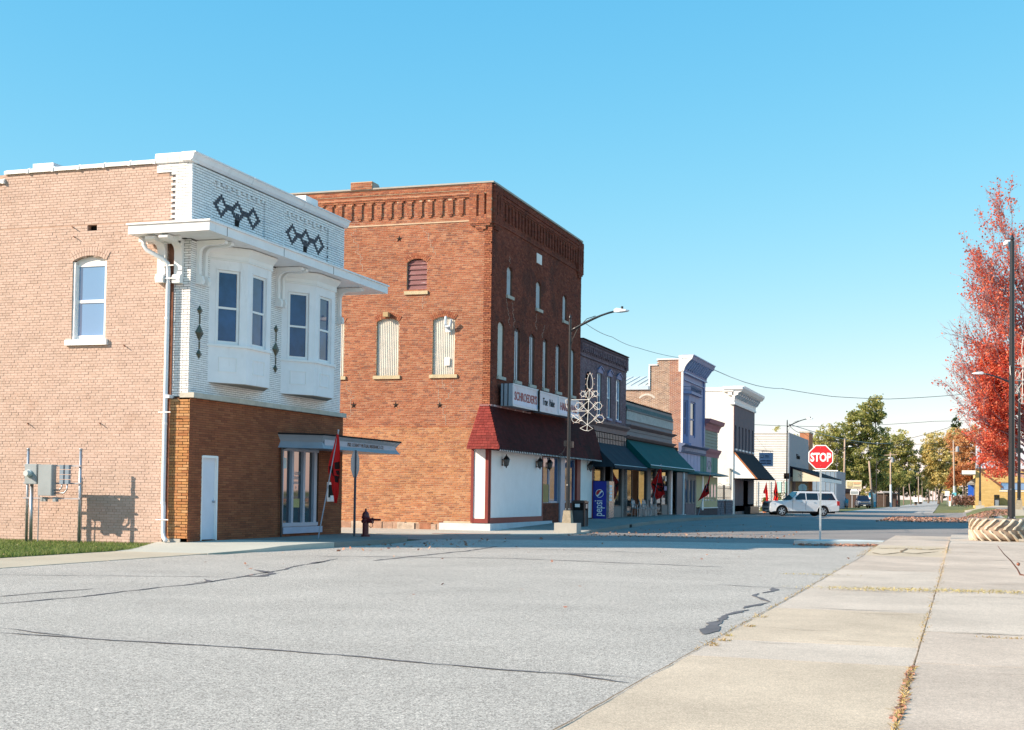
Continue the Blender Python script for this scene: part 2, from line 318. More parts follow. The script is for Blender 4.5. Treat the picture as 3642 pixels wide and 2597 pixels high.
def bricks(parent, O, U, W, v0, v1, mat, ops=(), regs=(), bl=.203, bh=.0577, jt=.010, proud=.007, hdr=6, jit=.003, nind=0, u_start=0., tagmats=None, gap=0., drop=0., cut=None):
    """regs: (u0,u1,v0,v1,offset,tag). Returns nothing; links a stuff mesh of bricks plus single brick objects."""
    U = Vector(U); N = U.cross(Vector((0, 0, 1))); tm = {None: mat}; tm.update(tagmats or {})
    out = {}; full = []; v = v0; k = 0
    while v+bh*.6 < v1:
        vm = v+bh/2; hd = hdr and k % hdr == hdr-1; L_ = (bl-jt)/2 if hd else bl
        u = u_start-((L_+jt)/2 if k % 2 else 0)+random.uniform(-.012, .012)
        iv = sorted([x for x in (op_interval(o, vm) for o in ops) if x]); rg = [r for r in regs if r[2] <= vm <= r[3]]
        while u < W:
            a = max(u_start, u); b = min(W, u+L_); u += L_+jt
            segs = [(a, b)] if b-a > .02 else []
            for i0, i1 in iv:
                ns = []
                for (a_, b_) in segs:
                    if i1 <= a_ or i0 >= b_: ns.append((a_, b_)); continue
                    if i0-a_ > .02: ns.append((a_, i0-.003))
                    if b_-i1 > .02: ns.append((i1+.003, b_))
                segs = ns
            if rg:
                cuts = sorted({c for r in rg for c in (r[0], r[1])}); ns = []
                for (a_, b_) in segs:
                    ps = [a_]+[c for c in cuts if a_+.004 < c < b_-.004]+[b_]
                    ns += list(zip(ps, ps[1:]))
                segs = ns
            for (a_, b_) in segs:
                if b_-a_ < .012: continue
                uc = (a_+b_)/2; off = 0.; tg = None
                for r in rg:
                    if r[0] <= uc <= r[1]: off = r[4]; tg = r[5] if len(r) > 5 else None
                if tg == 'skip': continue
                if cut and cut(uc, vm): continue
                if drop and random.random() < drop: continue
                item = (a_, b_, v, min(v+bh, v1), off+random.uniform(-jit, jit), random.random())
                if nind and off == 0 and tg is None and abs(b_-a_-bl) < .001: full.append(item)
                out.setdefault(tg, []).append(item)
        v += bh+jt; k += 1
    single = set()
    if nind and full:
        full.sort(key=lambda q: (fr(O, U, (q[0]+q[1])/2, q[2])-CAM).length); sel = full[:nind]
        mb = MB(); mb.obox((0,0,0), U*bl/2, (0,0,bh/2), N*.015, back=False); me = None
        for q in sel:
            single.add(q)
            p = fr(O, U, (q[0]+q[1])/2, (q[2]+q[3])/2, proud+q[4]-.015)
            if me is None:
                ob = mb.build('brick', mat, parent); me = ob.data
            else:
                ob = bpy.data.objects.new('brick', me); COL.objects.link(ob); ob.parent = parent
                if parent.type == 'EMPTY': ob.matrix_parent_inverse = Matrix.Translation(-Vector(parent.location))
            ob.location = p
    for tg, L in out.items():
        mb = MB()
        for q in L:
            if q in single: continue
            back = -.03
            fbox(mb, O, U, q[0], q[1], q[2], q[3], back, proud+q[4], 0, q[5] or .001, back=False)
        if mb.f: mb.build('brick_courses' if tg is None else tg+'_bricks', tm.get(tg, mat), parent, kind='stuff')
def arch_ring(parent, O, U, op, mat, rings=1, th=.1, n=.012, name='arch_bricks'):
    u0, u1, v0, v1, rise = op; h = (u1-u0)/2; Rr = (h*h+rise*rise)/(2*rise); a = math.asin(min(1, h/Rr)); uc = (u0+u1)/2; vc = v1-Rr
    U = Vector(U); N = U.cross(Vector((0, 0, 1))); mb = MB(); Z = Vector((0, 0, 1))
    for k in range(rings):
        ri = Rr+.004+k*(th+.008); cnt = max(5, int(2*a*ri/.072)); da = 2*a/cnt
        for i in range(cnt):
            w_ = -a+da*(i+.5); d = U*math.sin(w_)+Z*math.cos(w_); e = U*math.cos(w_)-Z*math.sin(w_)
            mb.obox(fr(O, U, uc, vc, n/2-.01)+d*(ri+th/2), e*(da*ri*.5-.004), d*th/2, N*(n/2+.012+random.uniform(0, .003)), 0, random.random()+.001, back=False)
    return mb.build(name, mat, parent, kind='stuff')
def corr(parent, O, U, op, mat, rec=.08, per=.075, amp=.014, name='corrugated_cover', seam=True):
    u0, u1, v0, v1 = op[:4]; mb = MB(); n = max(8, int((u1-u0)/per*6)); P = []
    def top(u):
        if len(op) < 5 or not op[4]: return v1
        h = (u1-u0)/2; rise = op[4]; Rr = (h*h+rise*rise)/(2*rise); return v1-Rr+math.sqrt(max(0, Rr*Rr-(u-(u0+u1)/2)**2))
    vs = []
    for i in range(n+1):
        u = u0+(u1-u0)*i/n; nn = -rec+amp*math.sin(2*math.pi*(u-u0)/per)
        vs += [fr(O, U, u, v0, nn), fr(O, U, u, top(u), nn)]
    mb.idx(vs, [(2*i, 2*i+2, 2*i+3, 2*i+1) for i in range(n)])
    return mb.build(name, mat, parent, smooth=False)
def sill(parent, O, U, u0, u1, v0, v1, mat=None, n=.07, name='sill'):
    mb = MB(); fbox(mb, O, U, u0, u1, v0, v1, -.1, n); return mb.build(name, mat or m_stone, parent)
def window(parent, O, U, u0, u1, v0, v1, rec=.1, fw=.05, frame=None, glass=None, rail=.5, sash=2, panes_v=1, name='window', upper=None):
    frame = frame or m_wpaint; glass = glass or m_glass; mb = MB(); n0 = -rec-.05; n1 = -rec
    fbox(mb, O, U, u0, u0+fw, v0, v1, n0, n1); fbox(mb, O, U, u1-fw, u1, v0, v1, n0, n1)
    fbox(mb, O, U, u0+fw, u1-fw, v1-fw, v1, n0, n1-.002); fbox(mb, O, U, u0+fw, u1-fw, v0, v0+fw*1.3, n0, n1-.002)
    vm = v0+(v1-v0)*rail
    if sash == 2: fbox(mb, O, U, u0+fw, u1-fw, vm-fw*.45, vm+fw*.45, n0, n1-.004)
    for k in range(1, panes_v):
        uu = u0+(u1-u0)*k/panes_v; fbox(mb, O, U, uu-fw*.4, uu+fw*.4, v0+fw*1.3, v1-fw, n0, n1-.006)
    w_ = mb.build(name, frame, parent)
    rows = [(v0+fw*1.3, vm-fw*.45), (vm+fw*.45, v1-fw)] if sash == 2 else [(v0+fw*1.3, v1-fw)]
    for ri, (r0, r1) in enumerate(rows):
        for k in range(panes_v):
            a = u0+fw+(u1-u0-2*fw)*k/panes_v; b = u0+fw+(u1-u0-2*fw)*(k+1)/panes_v
            g = MB(); fbox(g, O, U, a+.001, b-.001, r0, r1, n0+.005, n1-.03); g.build('pane', (upper if upper and ri == 1 else glass), w_)
    return w_
def clip_sheet(name, poly, dz, mat, parent=None, step=3., zf=zt, thick=0., **pr):
    bm = bmesh.new(); vs = [bm.verts.new((x, y, 0)) for x, y in poly]; f = bm.faces.new(vs)
    if f.normal.z < 0: f.normal_flip()
    xs = [p[0] for p in poly]; ys = [p[1] for p in poly]
    def lines(a, b, st, far=None):
        o = []; q = a+st
        while q < b: o.append(q); q += st if (q < 130) else st*6
        return o
    for x in lines(min(xs), max(xs), step):
        bmesh.ops.bisect_plane(bm, geom=bm.verts[:]+bm.edges[:]+bm.faces[:], plane_co=(x, 0, 0), plane_no=(1, 0, 0))
    for y in lines(min(ys), max(ys), step*1.3):
        bmesh.ops.bisect_plane(bm, geom=bm.verts[:]+bm.edges[:]+bm.faces[:], plane_co=(0, y, 0), plane_no=(0, 1, 0))
    bmesh.ops.triangulate(bm, faces=bm.faces[:])
    for v in bm.verts: v.co.z = zf(v.co.x, v.co.y)+dz
    if thick:
        r = bmesh.ops.extrude_face_region(bm, geom=bm.faces[:])
        for v in [g for g in r['geom'] if isinstance(g, bmesh.types.BMVert)]: v.co.z += 0
        keep = set(g for g in r['geom'] if isinstance(g, bmesh.types.BMVert))
        for v in bm.verts:
            if v not in keep: v.co.z -= thick
    bmesh.ops.recalc_face_normals(bm, faces=bm.faces[:])
    me = bpy.data.meshes.new(name); bm.to_mesh(me); bm.free(); me.materials.append(mat)
    if not thick and me.polygons and me.polygons[0].normal.z < 0: me.flip_normals()
    return link(name, me, parent, **pr)
def quads(name, P, mat, parent=None, tone=None, **pr):
    """P: (n,4,3) numpy quads."""
    n = len(P); me = bpy.data.meshes.new(name); me.vertices.add(4*n); me.vertices.foreach_set('co', P.reshape(-1).astype(np.float32))
    me.loops.add(4*n); me.loops.foreach_set('vertex_index', np.arange(4*n, dtype=np.int32))
    me.polygons.add(n); me.polygons.foreach_set('loop_start', np.arange(0, 4*n, 4, dtype=np.int32)); me.polygons.foreach_set('loop_total', np.full(n, 4, dtype=np.int32))
    me.update(calc_edges=True)
    if tone is not None: a = me.attributes.new('tone', 'FLOAT', 'FACE'); a.data.foreach_set('value', tone.astype(np.float32))
    me.materials.append(mat); return link(name, me, parent, **pr)
def leaf_quads(C, size, flat=0., asp=.7):
    n = len(C); a = rng.normal(size=(n, 3)); b = rng.normal(size=(n, 3))
    if flat: a[:, 2] *= (1-flat); b[:, 2] *= (1-flat)
    a /= np.linalg.norm(a, axis=1)[:, None]; b -= a*(a*b).sum(1)[:, None]; b /= np.linalg.norm(b, axis=1)[:, None]
    s = size*rng.uniform(.6, 1.3, n)[:, None]/2
    return np.stack([C-a*s, C-b*s*asp, C+a*s, C+b*s*asp], 1)
# ================================================================== SETTING
mb = MB()
gx_ = [-900,-400,-200,-120,-80,-60,-50,-40,-34,-30,-26,-22,-20,-18,-16,-14,-13,-12,-11,-10,-9,-7,-5,-3,-2,-1,0,1,2,3,5,8,12,18,26,40,60,90,150,300,900]
gy_ = [-200,-60,-20,-8,0,8,16,24,32,40,46,50,52,54,56,58,60,62,64,66,68,70,72,76,80,84,86,90,95,100,105,110,116,125,140,150,165,180,200,225,250,280,320,400,500,600,700,900,1400,3000]
nx = len(gx_)
mb.idx([(x, y, zt(x, y)-.03) for y in gy_ for x in gx_], [(j*nx+i, j*nx+i+1, (j+1)*nx+i+1, (j+1)*nx+i) for j in range(len(gy_)-1) for i in range(nx-1)])
m_ground = M('dry_grass_ground', (.16,.17,.075), .95, .3, .4, stain=((.30,.22,.12), .7, .55, .7))
mb.build('ground', m_ground, smooth=True, kind='structure')
clip_sheet('road', [(-60,38.5),(-15.4,38.5),(-15.4,36),(-2.2,36),(-2.2,46),(-1,51.6),(40,51.6),(40,146),(2.2,146),(-3,150),(-12.3,150),(-13,139),(-60,137),(-60,115),(-13.3,115),(-13.3,47),(-60,47)], -.004, m_asph2, kind='structure')
clip_sheet('street', [(-15.95,-12),(-2.3,-12),(-2.3,43.3),(-4.5,42.2),(-6,42.6),(-13,40.6),(-15.4,38.6),(-15.4,26.6),(-15.95,26)], .004, m_asph, kind='structure')
m_far = M('far_road_surface', (.40,.38,.36), .9, .18, .25, stain=((.22,.20,.20), .35, .55, .6))  # sunlit dapple painted in: lighter grey with darker patches
clip_sheet('far_road', [(-12.3,149),(-3,149),(-4.6,300),(-9,600),(-17,1200),(-23,1200),(-16,600),(-12.9,300)], .002, m_far, kind='structure')
m_lawnbase = M('lawn_soil', (.07,.11,.03), .95, .3, 3)
clip_sheet('lawn_ground', [(-40,5),(-18.05,5),(-18.05,26.2),(-18.25,27.6),(-18.8,29.3),(-40,29.3)], .02, m_lawnbase, kind='structure')
m_wk1 = asphalt('tan_sidewalk_concrete', (.50,.43,.33), .07, .10); m_wk2 = asphalt('new_sidewalk_concrete', (.52,.50,.43), .06, .06)
m_wk3 = asphalt('shade_darkened_concrete', (.27,.25,.225), .09, .12)  # for slabs lying in shade; the shade is put into a darker base
zW = lambda x, y: .014+.125*S(y, 26.2, 30)
pv = clip_sheet('pavement', [(-18.05,5),(-15.85,5),(-15.85,22.9),(-18.05,22.9)], 0, m_wk1, zf=zW, thick=.3, kind='structure')
clip_sheet('concrete_slab', [(-18.05,22.93),(-15.85,22.93),(-15.8,26.55),(-18.1,26.4)], 0, m_wk1, pv, zf=zW, thick=.3)
clip_sheet('concrete_slab', [(-18.1,26.43),(-15.8,26.58),(-15.35,28.2),(-15.1,31.5),(-18.0,31.5),(-18.0,29.46),(-18.8,29.3),(-18.25,27.5)], 0, m_wk2, pv, zf=zW, thick=.3, step=1.)
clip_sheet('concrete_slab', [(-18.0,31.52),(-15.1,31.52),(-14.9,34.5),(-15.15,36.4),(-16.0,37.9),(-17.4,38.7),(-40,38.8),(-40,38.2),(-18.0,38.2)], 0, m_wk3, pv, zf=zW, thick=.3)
pv2 = clip_sheet('pavement', [(-40,42.7),(-19,42.9),(-16.2,43.9),(-14.8,44.6),(-13.7,45.6),(-13.15,47),(-13.25,49.5),(-40,49.5)], 0, m_walk, zf=lambda x, y: hsw(y), thick=.3, kind='structure', step=2.)
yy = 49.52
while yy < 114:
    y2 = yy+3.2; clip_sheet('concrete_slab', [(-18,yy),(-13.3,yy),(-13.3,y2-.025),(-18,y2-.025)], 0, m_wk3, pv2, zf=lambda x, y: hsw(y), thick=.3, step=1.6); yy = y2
clip_sheet('concrete_slab', [(-60,113),(-17,115.6),(-13.3,115.6),(-13.9,116.6),(-60,116.8)], 0, m_walk, pv2, zf=lambda x, y: .11, thick=.3)
m_tac = M('faded_red_tactile_strip', (.46,.20,.15), .9, .15, 4, bump=.5, bsc=25)
clip_sheet('tactile_strip', [(-17.3,43.75),(-16.1,44.15),(-14.9,44.8),(-14.9,45.2),(-16.2,44.5),(-17.4,44.1)], .006, m_tac, pv2, zf=lambda x, y: hsw(y))
# near right concrete: gutter pan and sidewalk, slab by slab
m_g = [asphalt('beige_aggregate_concrete', (.55,.445,.335), .20, .16), asphalt('grey_aggregate_concrete', (.54,.455,.375), .20, .14), asphalt('peach_patch_concrete', (.57,.465,.34), .08, .1), asphalt('worn_grey_concrete', (.52,.425,.345), .18, .18)]
pan = None; zg = lambda x, y: .012+.10*S(y, 30, 44)
for a, b, k in ((-12,12.05,0),(12.05,13.6,1),(13.6,17.7,0),(17.7,21.9,1),(21.9,28,1),(28,34.6,3),(34.6,40.6,2),(40.6,51.4,3)):
    o = clip_sheet('pavement' if pan is None else 'concrete_slab', [(-2.3,a),(-.392,a),(-.392,b-.012),(-2.3,b-.02)], .0, m_g[k], pan, zf=zg, thick=.25, **({'kind': 'structure'} if pan is None else {}))
    pan = pan or o
side = None; zr = lambda x, y: .02+.16*S(y, 28, 44)
for a, b, k in ((-12,12.3,3),(12.3,15.2,3),(15.2,22.2,1),(22.2,31.4,3),(31.4,41.4,3),(41.4,51.4,1)):
    for x0, x1 in ((-.38,2.6),(2.62,9)):
        o = clip_sheet('sidewalk' if side is None else 'concrete_slab', [(x0,a),(x1,a),(x1,b-.015),(x0,b-.015)], .0, m_g[k], side, zf=zr, thick=.25, **({'kind': 'structure'} if side is None else {}))
        side = side or o
m_joint = M('joint_dirt', (.24,.175,.115), .95, .3, 9)
# stop sign island and far right kerb strip
m_kerbw = M('whitewashed_kerb', (.62,.63,.60), .8, .12, 3)
isl = clip_sheet('kerb', [(-4.95,42.9),(-4.5,42.35),(-2.32,43.35),(-2.32,44.5),(-3.2,44.9),(-4.6,44.1)], 0, m_kerbw, zf=lambda x, y: .115, thick=.3, kind='structure')
clip_sheet('kerb', [(.4,146.6),(30,146.6),(30,153),(.2,151)], 0, m_walk, zf=lambda x, y: zt(x, y)+.14, thick=.35, kind='structure')
clip_sheet('kerb', [(1.5,68.6),(30,68.6),(30,78),(1.5,78)], 0, m_walk, zf=lambda x, y: zt(x, y)+.03, thick=.3, kind='structure')
mb = MB(); mb.box(-13.31, -13.28, 56.2, 56.55, .02, .2); mb.build('drain_hole', M('drain_dark', (.02,.02,.02), .9), pv2)
# crack sealant ribbons lying on the asphalt
def ribbon(pts, w_, name='crack_sealant', mat=None, z=.010, parent=None, jit=.022, zf=zt):
    mbx = MB(); P = []
    for (a, b) in zip(pts, pts[1:]):
        n = max(1, int(math.hypot(b[0]-a[0], b[1]-a[1])/.12))
        P += [(a[0]+(b[0]-a[0])*i/n, a[1]+(b[1]-a[1])*i/n) for i in range(n)]
    P.append(pts[-1][:2]); vs = []; ph = random.random()*9
    off = 0
    for i, p in enumerate(P):
        q = P[min(i+1, len(P)-1)]; o = P[max(i-1, 0)]; dx, dy = q[0]-o[0], q[1]-o[1]; l = math.hypot(dx, dy) or 1; off = off*.8+random.uniform(-jit, jit)
        ww = w_*(.75+.45*math.sin(i*.7+ph)*random.random()+.2*random.random())*(min(1, (i+1)/4, (len(P)-i)/4))/2
        nx_, ny_ = -dy/l, dx/l
        vs += [(p[0]+nx_*(off+ww), p[1]+ny_*(off+ww), zf(*p)+z), (p[0]+nx_*(off-ww), p[1]+ny_*(off-ww), zf(*p)+z)]
    mbx.idx(vs, [(2*i, 2*i+1, 2*i+3, 2*i+2) for i in range(len(P)-1)])
    return mbx.build(name, mat or m_tar, parent)
st = bpy.data.objects['street']
for pts, w_ in (([(-8.9,11.1),(-7.89,11.02),(-6.67,10.98),(-5.15,10.84),(-4.15,10.60),(-2.94,10.43),(-2.38,10.15)], .05),
                ([(-9.3,11.5),(-8.3,11.18),(-7.9,11.06)], .03), ([(-3.1,10.46),(-2.6,10.42),(-2.34,10.42)], .03),
                ([(-11.1,13.6),(-10.91,15.2),(-10.93,17.45),(-10.95,18.4),(-11.15,19.6),(-11.59,22.1),(-11.88,22.9),(-12.17,24.7),(-12.5,26.3)], .06),
                ([(-11.34,19.02),(-10.95,18.6),(-11.1,18.3)], .12), ([(-12.0,21.8),(-11.2,20.9),(-10.99,20.1),(-11.3,19.9)], .16), ([(-12.1,24.1),(-12.3,25.3)], .15),
                ([(-15.2,18.2),(-12.6,19.2),(-11.15,19.8)], .05), ([(-11.95,14.5),(-11.82,14.8),(-11.6,16.6)], .06),
                ([(-13.4,27.0),(-11.3,27.9),(-9.52,28.5),(-7.2,28.1),(-5,27.6),(-4.6,27.75)], .09), ([(-11.54,25.9),(-11.6,28.7),(-11.55,31.5),(-11.88,34.9)], .10), ([(-12.4,33.5),(-9.6,33.9),(-7,33.2)], .07),
                ([(-3.78,22.0),(-3.21,21.8),(-2.36,21.7)], .05),
                ([(-2.80,21.67),(-2.68,21.2),(-2.8,20.4)], .13), ([(-2.85,20.3),(-2.89,19.81),(-2.70,19.2),(-2.47,18.65)], .08), ([(-2.47,18.6),(-2.60,17.9),(-2.64,17.47)], .10), ([(-2.56,17.3),(-2.69,16.35),(-2.63,15.5)], .09),
                ([(-2.63,15.6),(-2.60,15.0),(-2.53,14.0)], .20)):
    ribbon(pts, w_, parent=st)
for pts, w_ in (([(-2.3,5),(-2.32,12),(-2.3,20),(-2.32,28),(-2.3,34),(-2.36,41)], .014), ([(-.385,5),(-.39,12),(-.385,20),(-.39,28),(-.385,34),(-.36,44)], .016), ([(-.37,15.2),(3,15.2)], .03), ([(-.37,41.4),(3,41.4)], .06), ([(-.37,22.2),(3,22.2)], .025)):
    ribbon(pts, w_, 'joint_line', m_joint, .008, side, .004, zf=lambda x, y: max(zg(x, y) if x < -.38 else zr(x, y), 0.012))
m_cc = M('hairline_crack', (.18,.14,.10), .95, .2, 9)
for k in range(34):
    x = random.uniform(-2.2, 2.4); y = random.uniform(11, 40); L_ = random.uniform(.3, 1.0); p = [(x, y)]
    for _ in range(4): p.append((p[-1][0]+L_*.35, p[-1][1]+random.uniform(-.12, .12)*y/15))
    if p[0][0] < -.38 < p[-1][0]: continue
    ribbon(p, .022*y/16, 'hairline_crack', m_cc, .006, side, .01, zf=lambda x, y: zg(x, y) if x < -.38 else zr(x, y))
for pts in ([(-2.2,36),(-1.9,35.2),(-1.5,36.4),(-1.1,35.9),(-.6,37.4)], [(-2.2,38.2),(-1.6,38.9),(-.9,38.3),(-.45,39.4)], [(-1.5,36.4),(-1.4,38.6)]):
    ribbon(pts, .09, 'slab_crack', m_joint, .008, pan, .03, zf=zg)
# grass blades, weeds, leaves
def blades(name, P, h, mat, w_=.006, lean=.5, parent=None, **pr):
    P = np.array(P, float); n = len(P); a = rng.uniform(0, 2*math.pi, n); d = np.stack([np.cos(a), np.sin(a), 0*a], 1)*w_; hh = h*rng.uniform(.4, 1.2, n)
    t_ = P+np.stack([rng.normal(0, lean, n)*hh, rng.normal(0, lean, n)*hh, hh], 1)
    return quads(name, np.stack([P-d, P+d, t_+d*.3, t_-d*.3], 1), mat, parent, rng.random(n), **pr)
m_grass = M('lawn_grass', ramp=[(.15,.22,.05), (.20,.27,.07), (.12,.17,.04), (.36,.36,.16), (.18,.25,.06)], rough=.7, var=.2, sc=2, trans=.3)
m_dry = M('dry_weed', ramp=[(.44,.31,.12), (.50,.38,.18), (.36,.22,.09), (.30,.27,.09)], rough=.9, var=.2, sc=5)
n = 60000; gx1 = rng.uniform(-25, -18.05, n); gy1 = rng.uniform(20.5, 29.25, n); keep = gx1 < -18.05-.8*np.clip((gy1-27)/2.3, 0, 1)
P = np.stack([gx1, gy1, np.full(n, .02)], 1)[keep]
blades('lawn_grass', P, .085, m_grass, .008, kind='stuff', label='short green lawn grass in front of the painted tan brick wall')
W_ = []
def strew(x0, y0, x1, y1, n_, sx, sy, z):
    for _ in range(n_):
        t_ = random.random(); W_.append((x0+(x1-x0)*t_+random.gauss(0, sx), y0+(y1-y0)*t_+random.gauss(0, sy), z))
strew(-2.32, 12.4, -2.33, 30, 500, .02, .1, .015); strew(-2.33, 33, -2.35, 41, 400, .05, .3, .07); strew(-.39, 14, -.39, 35, 600, .03, .1, .03); strew(-.39, 35, -.3, 41.5, 300, .06, .1, .12)
for x, y, n_ in ((-2.22,13.4,60),(-2.26,13.9,50),(-2.2,15.0,60),(-2.25,12.9,40),(-2.28,13.1,30),(-2.24,16.2,30)): strew(x, y, x+.03, y, n_, .03, .03, .014)
strew(-.385, 8.6, -.395, 11.9, 700, .012, .04, .02); strew(.15, 14.85, 1.2, 14.8, 200, .05, .03, .02); strew(-2.2, 38, -.6, 38.6, 200, .3, .3, .10)
blades('dry_weeds', W_[::2], .022, m_dry, .006, 1.3, kind='stuff')
W_ = []; strew(-1.9, 21.6, .9, 22.1, 900, .35, .18, .035); strew(-2.9, 25.5, -2.4, 25.7, 60, .3, .05, .015)
blades('dry_grass_clippings', W_, .03, M('straw_clippings', ramp=[(.55,.46,.22), (.48,.38,.17), (.42,.36,.14)], rough=.9, var=.1), .007, 2.2, kind='stuff')
m_fall = M('fallen_leaf', ramp=[(.36,.17,.12), (.44,.24,.17), (.30,.15,.12), (.48,.30,.20), (.34,.19,.15), (.40,.20,.14)], rough=.8, var=.15, sc=5)
def litter(name, gen, n_, size, z=.02, zf=zt, mat=None, label=None):
    C = []
    for _ in range(n_):
        x, y = gen(); C.append((x, y, zf(x, y)+z+random.random()*size*.15))
    kw = {'label': label} if label else {}
    return quads(name, leaf_quads(np.array(C), size, .82), mat or m_fall, None, rng.random(len(C)), kind='stuff', **kw)
litter('fallen_leaves', lambda: (random.uniform(-4.2, 14), random.uniform(71, 106)), 12000, .15, label='carpet of reddish fallen leaves over the far asphalt')
litter('fallen_leaves', lambda: (-4.6+2.5*(t_ := random.random())**.8+random.gauss(0, .12), 41.6+t_*1.0+random.gauss(0, .28)), 620, .12)
litter('fallen_leaves', lambda: (random.uniform(-13, -6), 46+random.random()*.7+random.gauss(0, .6)), 200, .09)
litter('fallen_leaves', lambda: (random.uniform(-13.2, -6), 48+abs(random.gauss(0, 5))), 260, .09)
litter('fallen_leaves', lambda: (random.uniform(-14.8, -2.5), random.uniform(16, 44)), 60, .08)
litter('fallen_leaves', lambda: (random.uniform(-14.9, -12.5), 34+random.gauss(0, 3)), 90, .11)
litter('fallen_leaves', lambda: (-.385+random.gauss(0, .02), random.uniform(9.0, 12)), 160, .05, .02)
litter('lawn_leaves', lambda: (random.uniform(-24, -18.2), random.uniform(21, 29)), 380, .07, .07, mat=M('tan_leaf', ramp=[(.5,.38,.22), (.42,.28,.14), (.55,.45,.28)], rough=.8, var=.1))
# ================================================================== WHITE AND TAN CORNER BUILDING
X3 = (1, 0, 0); Y3 = (0, 1, 0)
W = thing('corner_building', 'corner building with tan painted brick side, white glazed brick front and two bay windows', 'building', (-18.1, 29.3, 0))
# tan side wall
OW = (-25.6, 29.27, 0); wx = lambda x: x+25.6
ops = [(wx(-21.46), wx(-20.46), 5.16, 7.29, .13), (wx(-21.05), wx(-20.77), 7.90, 8.07)]
tw = slab(W, 'side_wall', OW, X3, wx(-18.70), .0, 9.50, ops, m_tanj, .2)
nolow = lambda u, v: v > 9.2 and u < wx(-23.6)
bricks(tw, OW, X3, wx(-18.70), .10, 8.09, m_tan, ops, bh=.0575, nind=300, jit=.0045)
bricks(tw, OW, X3, wx(-18.60), 8.1, 9.49, m_tan, ops, [(wx(-19.04), wx(-18.5), 9.21, 9.6, 0, 'skip')], cut=nolow)
arch_ring(tw, OW, X3, (wx(-21.46), wx(-20.46), 5.16, 7.29, .13), m_tan, 2, .105, .02)
mb = MB(); mb.box(-18.70, -18.13, 29.27, 29.5, 8.0, 9.50); mb.build('corner_wall', m_whj, W)
mb = MB()
z = 8.06; k = 0
while z < 9.5:
    x0 = (-18.62 if k % 2 else -18.50); x0 = -19.04 if z > 9.21 else x0
    x = x0
    while x < -18.05:
        x2 = min(-18.03, x+.2); mb.box(x, x2-.008, 29.24, 29.32, z, z+.056, 0, random.random()); x = x2
    z += .0675; k += 1
mb.build('quoin_bricks', m_white, W, kind='stuff')
# steps of the side wall towards the rear, roof and hidden walls
mb = MB()
mb.box(-36, -25.6, 29.29, 29.5, 0, 3.4); mb.box(-24.4, -18.2, 37.85, 38.04, 0, 9.3); mb.box(-36, -24.4, 37.85, 38.04, 0, 3.2); mb.box(-36, -35.8, 29.5, 37.85, 0, 3.3); mb.box(-24.6, -24.4, 31.5, 38.0, 0, 9.2)
mb.build('rear_wall', m_tanj, W)
mb = MB(); mb.idx([(-24.5, 29.5, 8.8), (-18.2, 29.5, 8.9), (-18.2, 37.85, 8.9), (-24.5, 37.85, 8.8), (-35.9, 29.5, 3.1), (-24.6, 29.5, 3.1), (-24.6, 37.85, 3.1), (-35.9, 37.85, 3.1)], [(0, 1, 2, 3), (4, 5, 6, 7)]); mb.build('roof', M('grey_roofing', (.2, .2, .2), .9), W)
# coping tiles with lipped joints
cop = [(-24.6, -23.58, 9.33), (-23.58, -22.83, 9.55), (-22.83, -22.07, 9.55), (-22.07, -21.3, 9.55), (-21.3, -20.55, 9.555), (-20.55, -19.8, 9.56), (-19.8, -19.07, 9.56)]
for a, b, z in cop:
    mb = MB(); prof = lambda x, e: [(x, 29.20-e, z-.05-e), (x, 29.20-e, z+.03), (x, 29.3, z+.075+e), (x, 29.5, z+.06), (x, 29.5, z-.05)]
    mb.prism([Vector(p) for p in prof(a, 0)], (b-a-.05, 0, 0)); mb.prism([Vector(p) for p in prof(b-.06, .018)], (.058, 0, 0))
    mb.build('coping_tile', m_wpaint, W)
for a, b in ((-19.05, -18.7), (-18.7, -18.35), (-18.35, -18.0)):
    mb = MB(); mb.prism([(a, 29.17, 9.58), (a, 29.15, 9.63), (a, 29.17, 9.73), (a, 29.5, 9.74), (a, 29.5, 9.5), (a, 29.2, 9.5)], (b-a-.006, 0, 0)); mb.build('coping_tile', m_wpaint, W)
mb = MB()
for (a, b) in ((29.15, 32.1), (32.12, 35.1), (35.12, 38.12)):
    mb.prism([(-18.10, a, 9.52), (-18.05, a, 9.52), (-17.98, a, 9.57), (-17.94, a, 9.70), (-17.90, a, 9.705), (-17.90, a, 9.735), (-18.3, a, 9.735), (-18.3, a, 9.52)], (0, b-a, 0))
mb.build('front_coping', m_wpaint2, W)
mb = MB(); mb.box(-23.05, -22.5, 29.75, 31.3, 9.2, 9.83); mb.box(-23.09, -22.46, 29.71, 31.34, 9.72, 9.86); mb.build('chimney', m_wpaint2, W)
mb = MB(); mb.box(-18.95, -18.38, 36, 36.8, 8.8, 10.12); mb.build('chimney', m_wpaint, W)
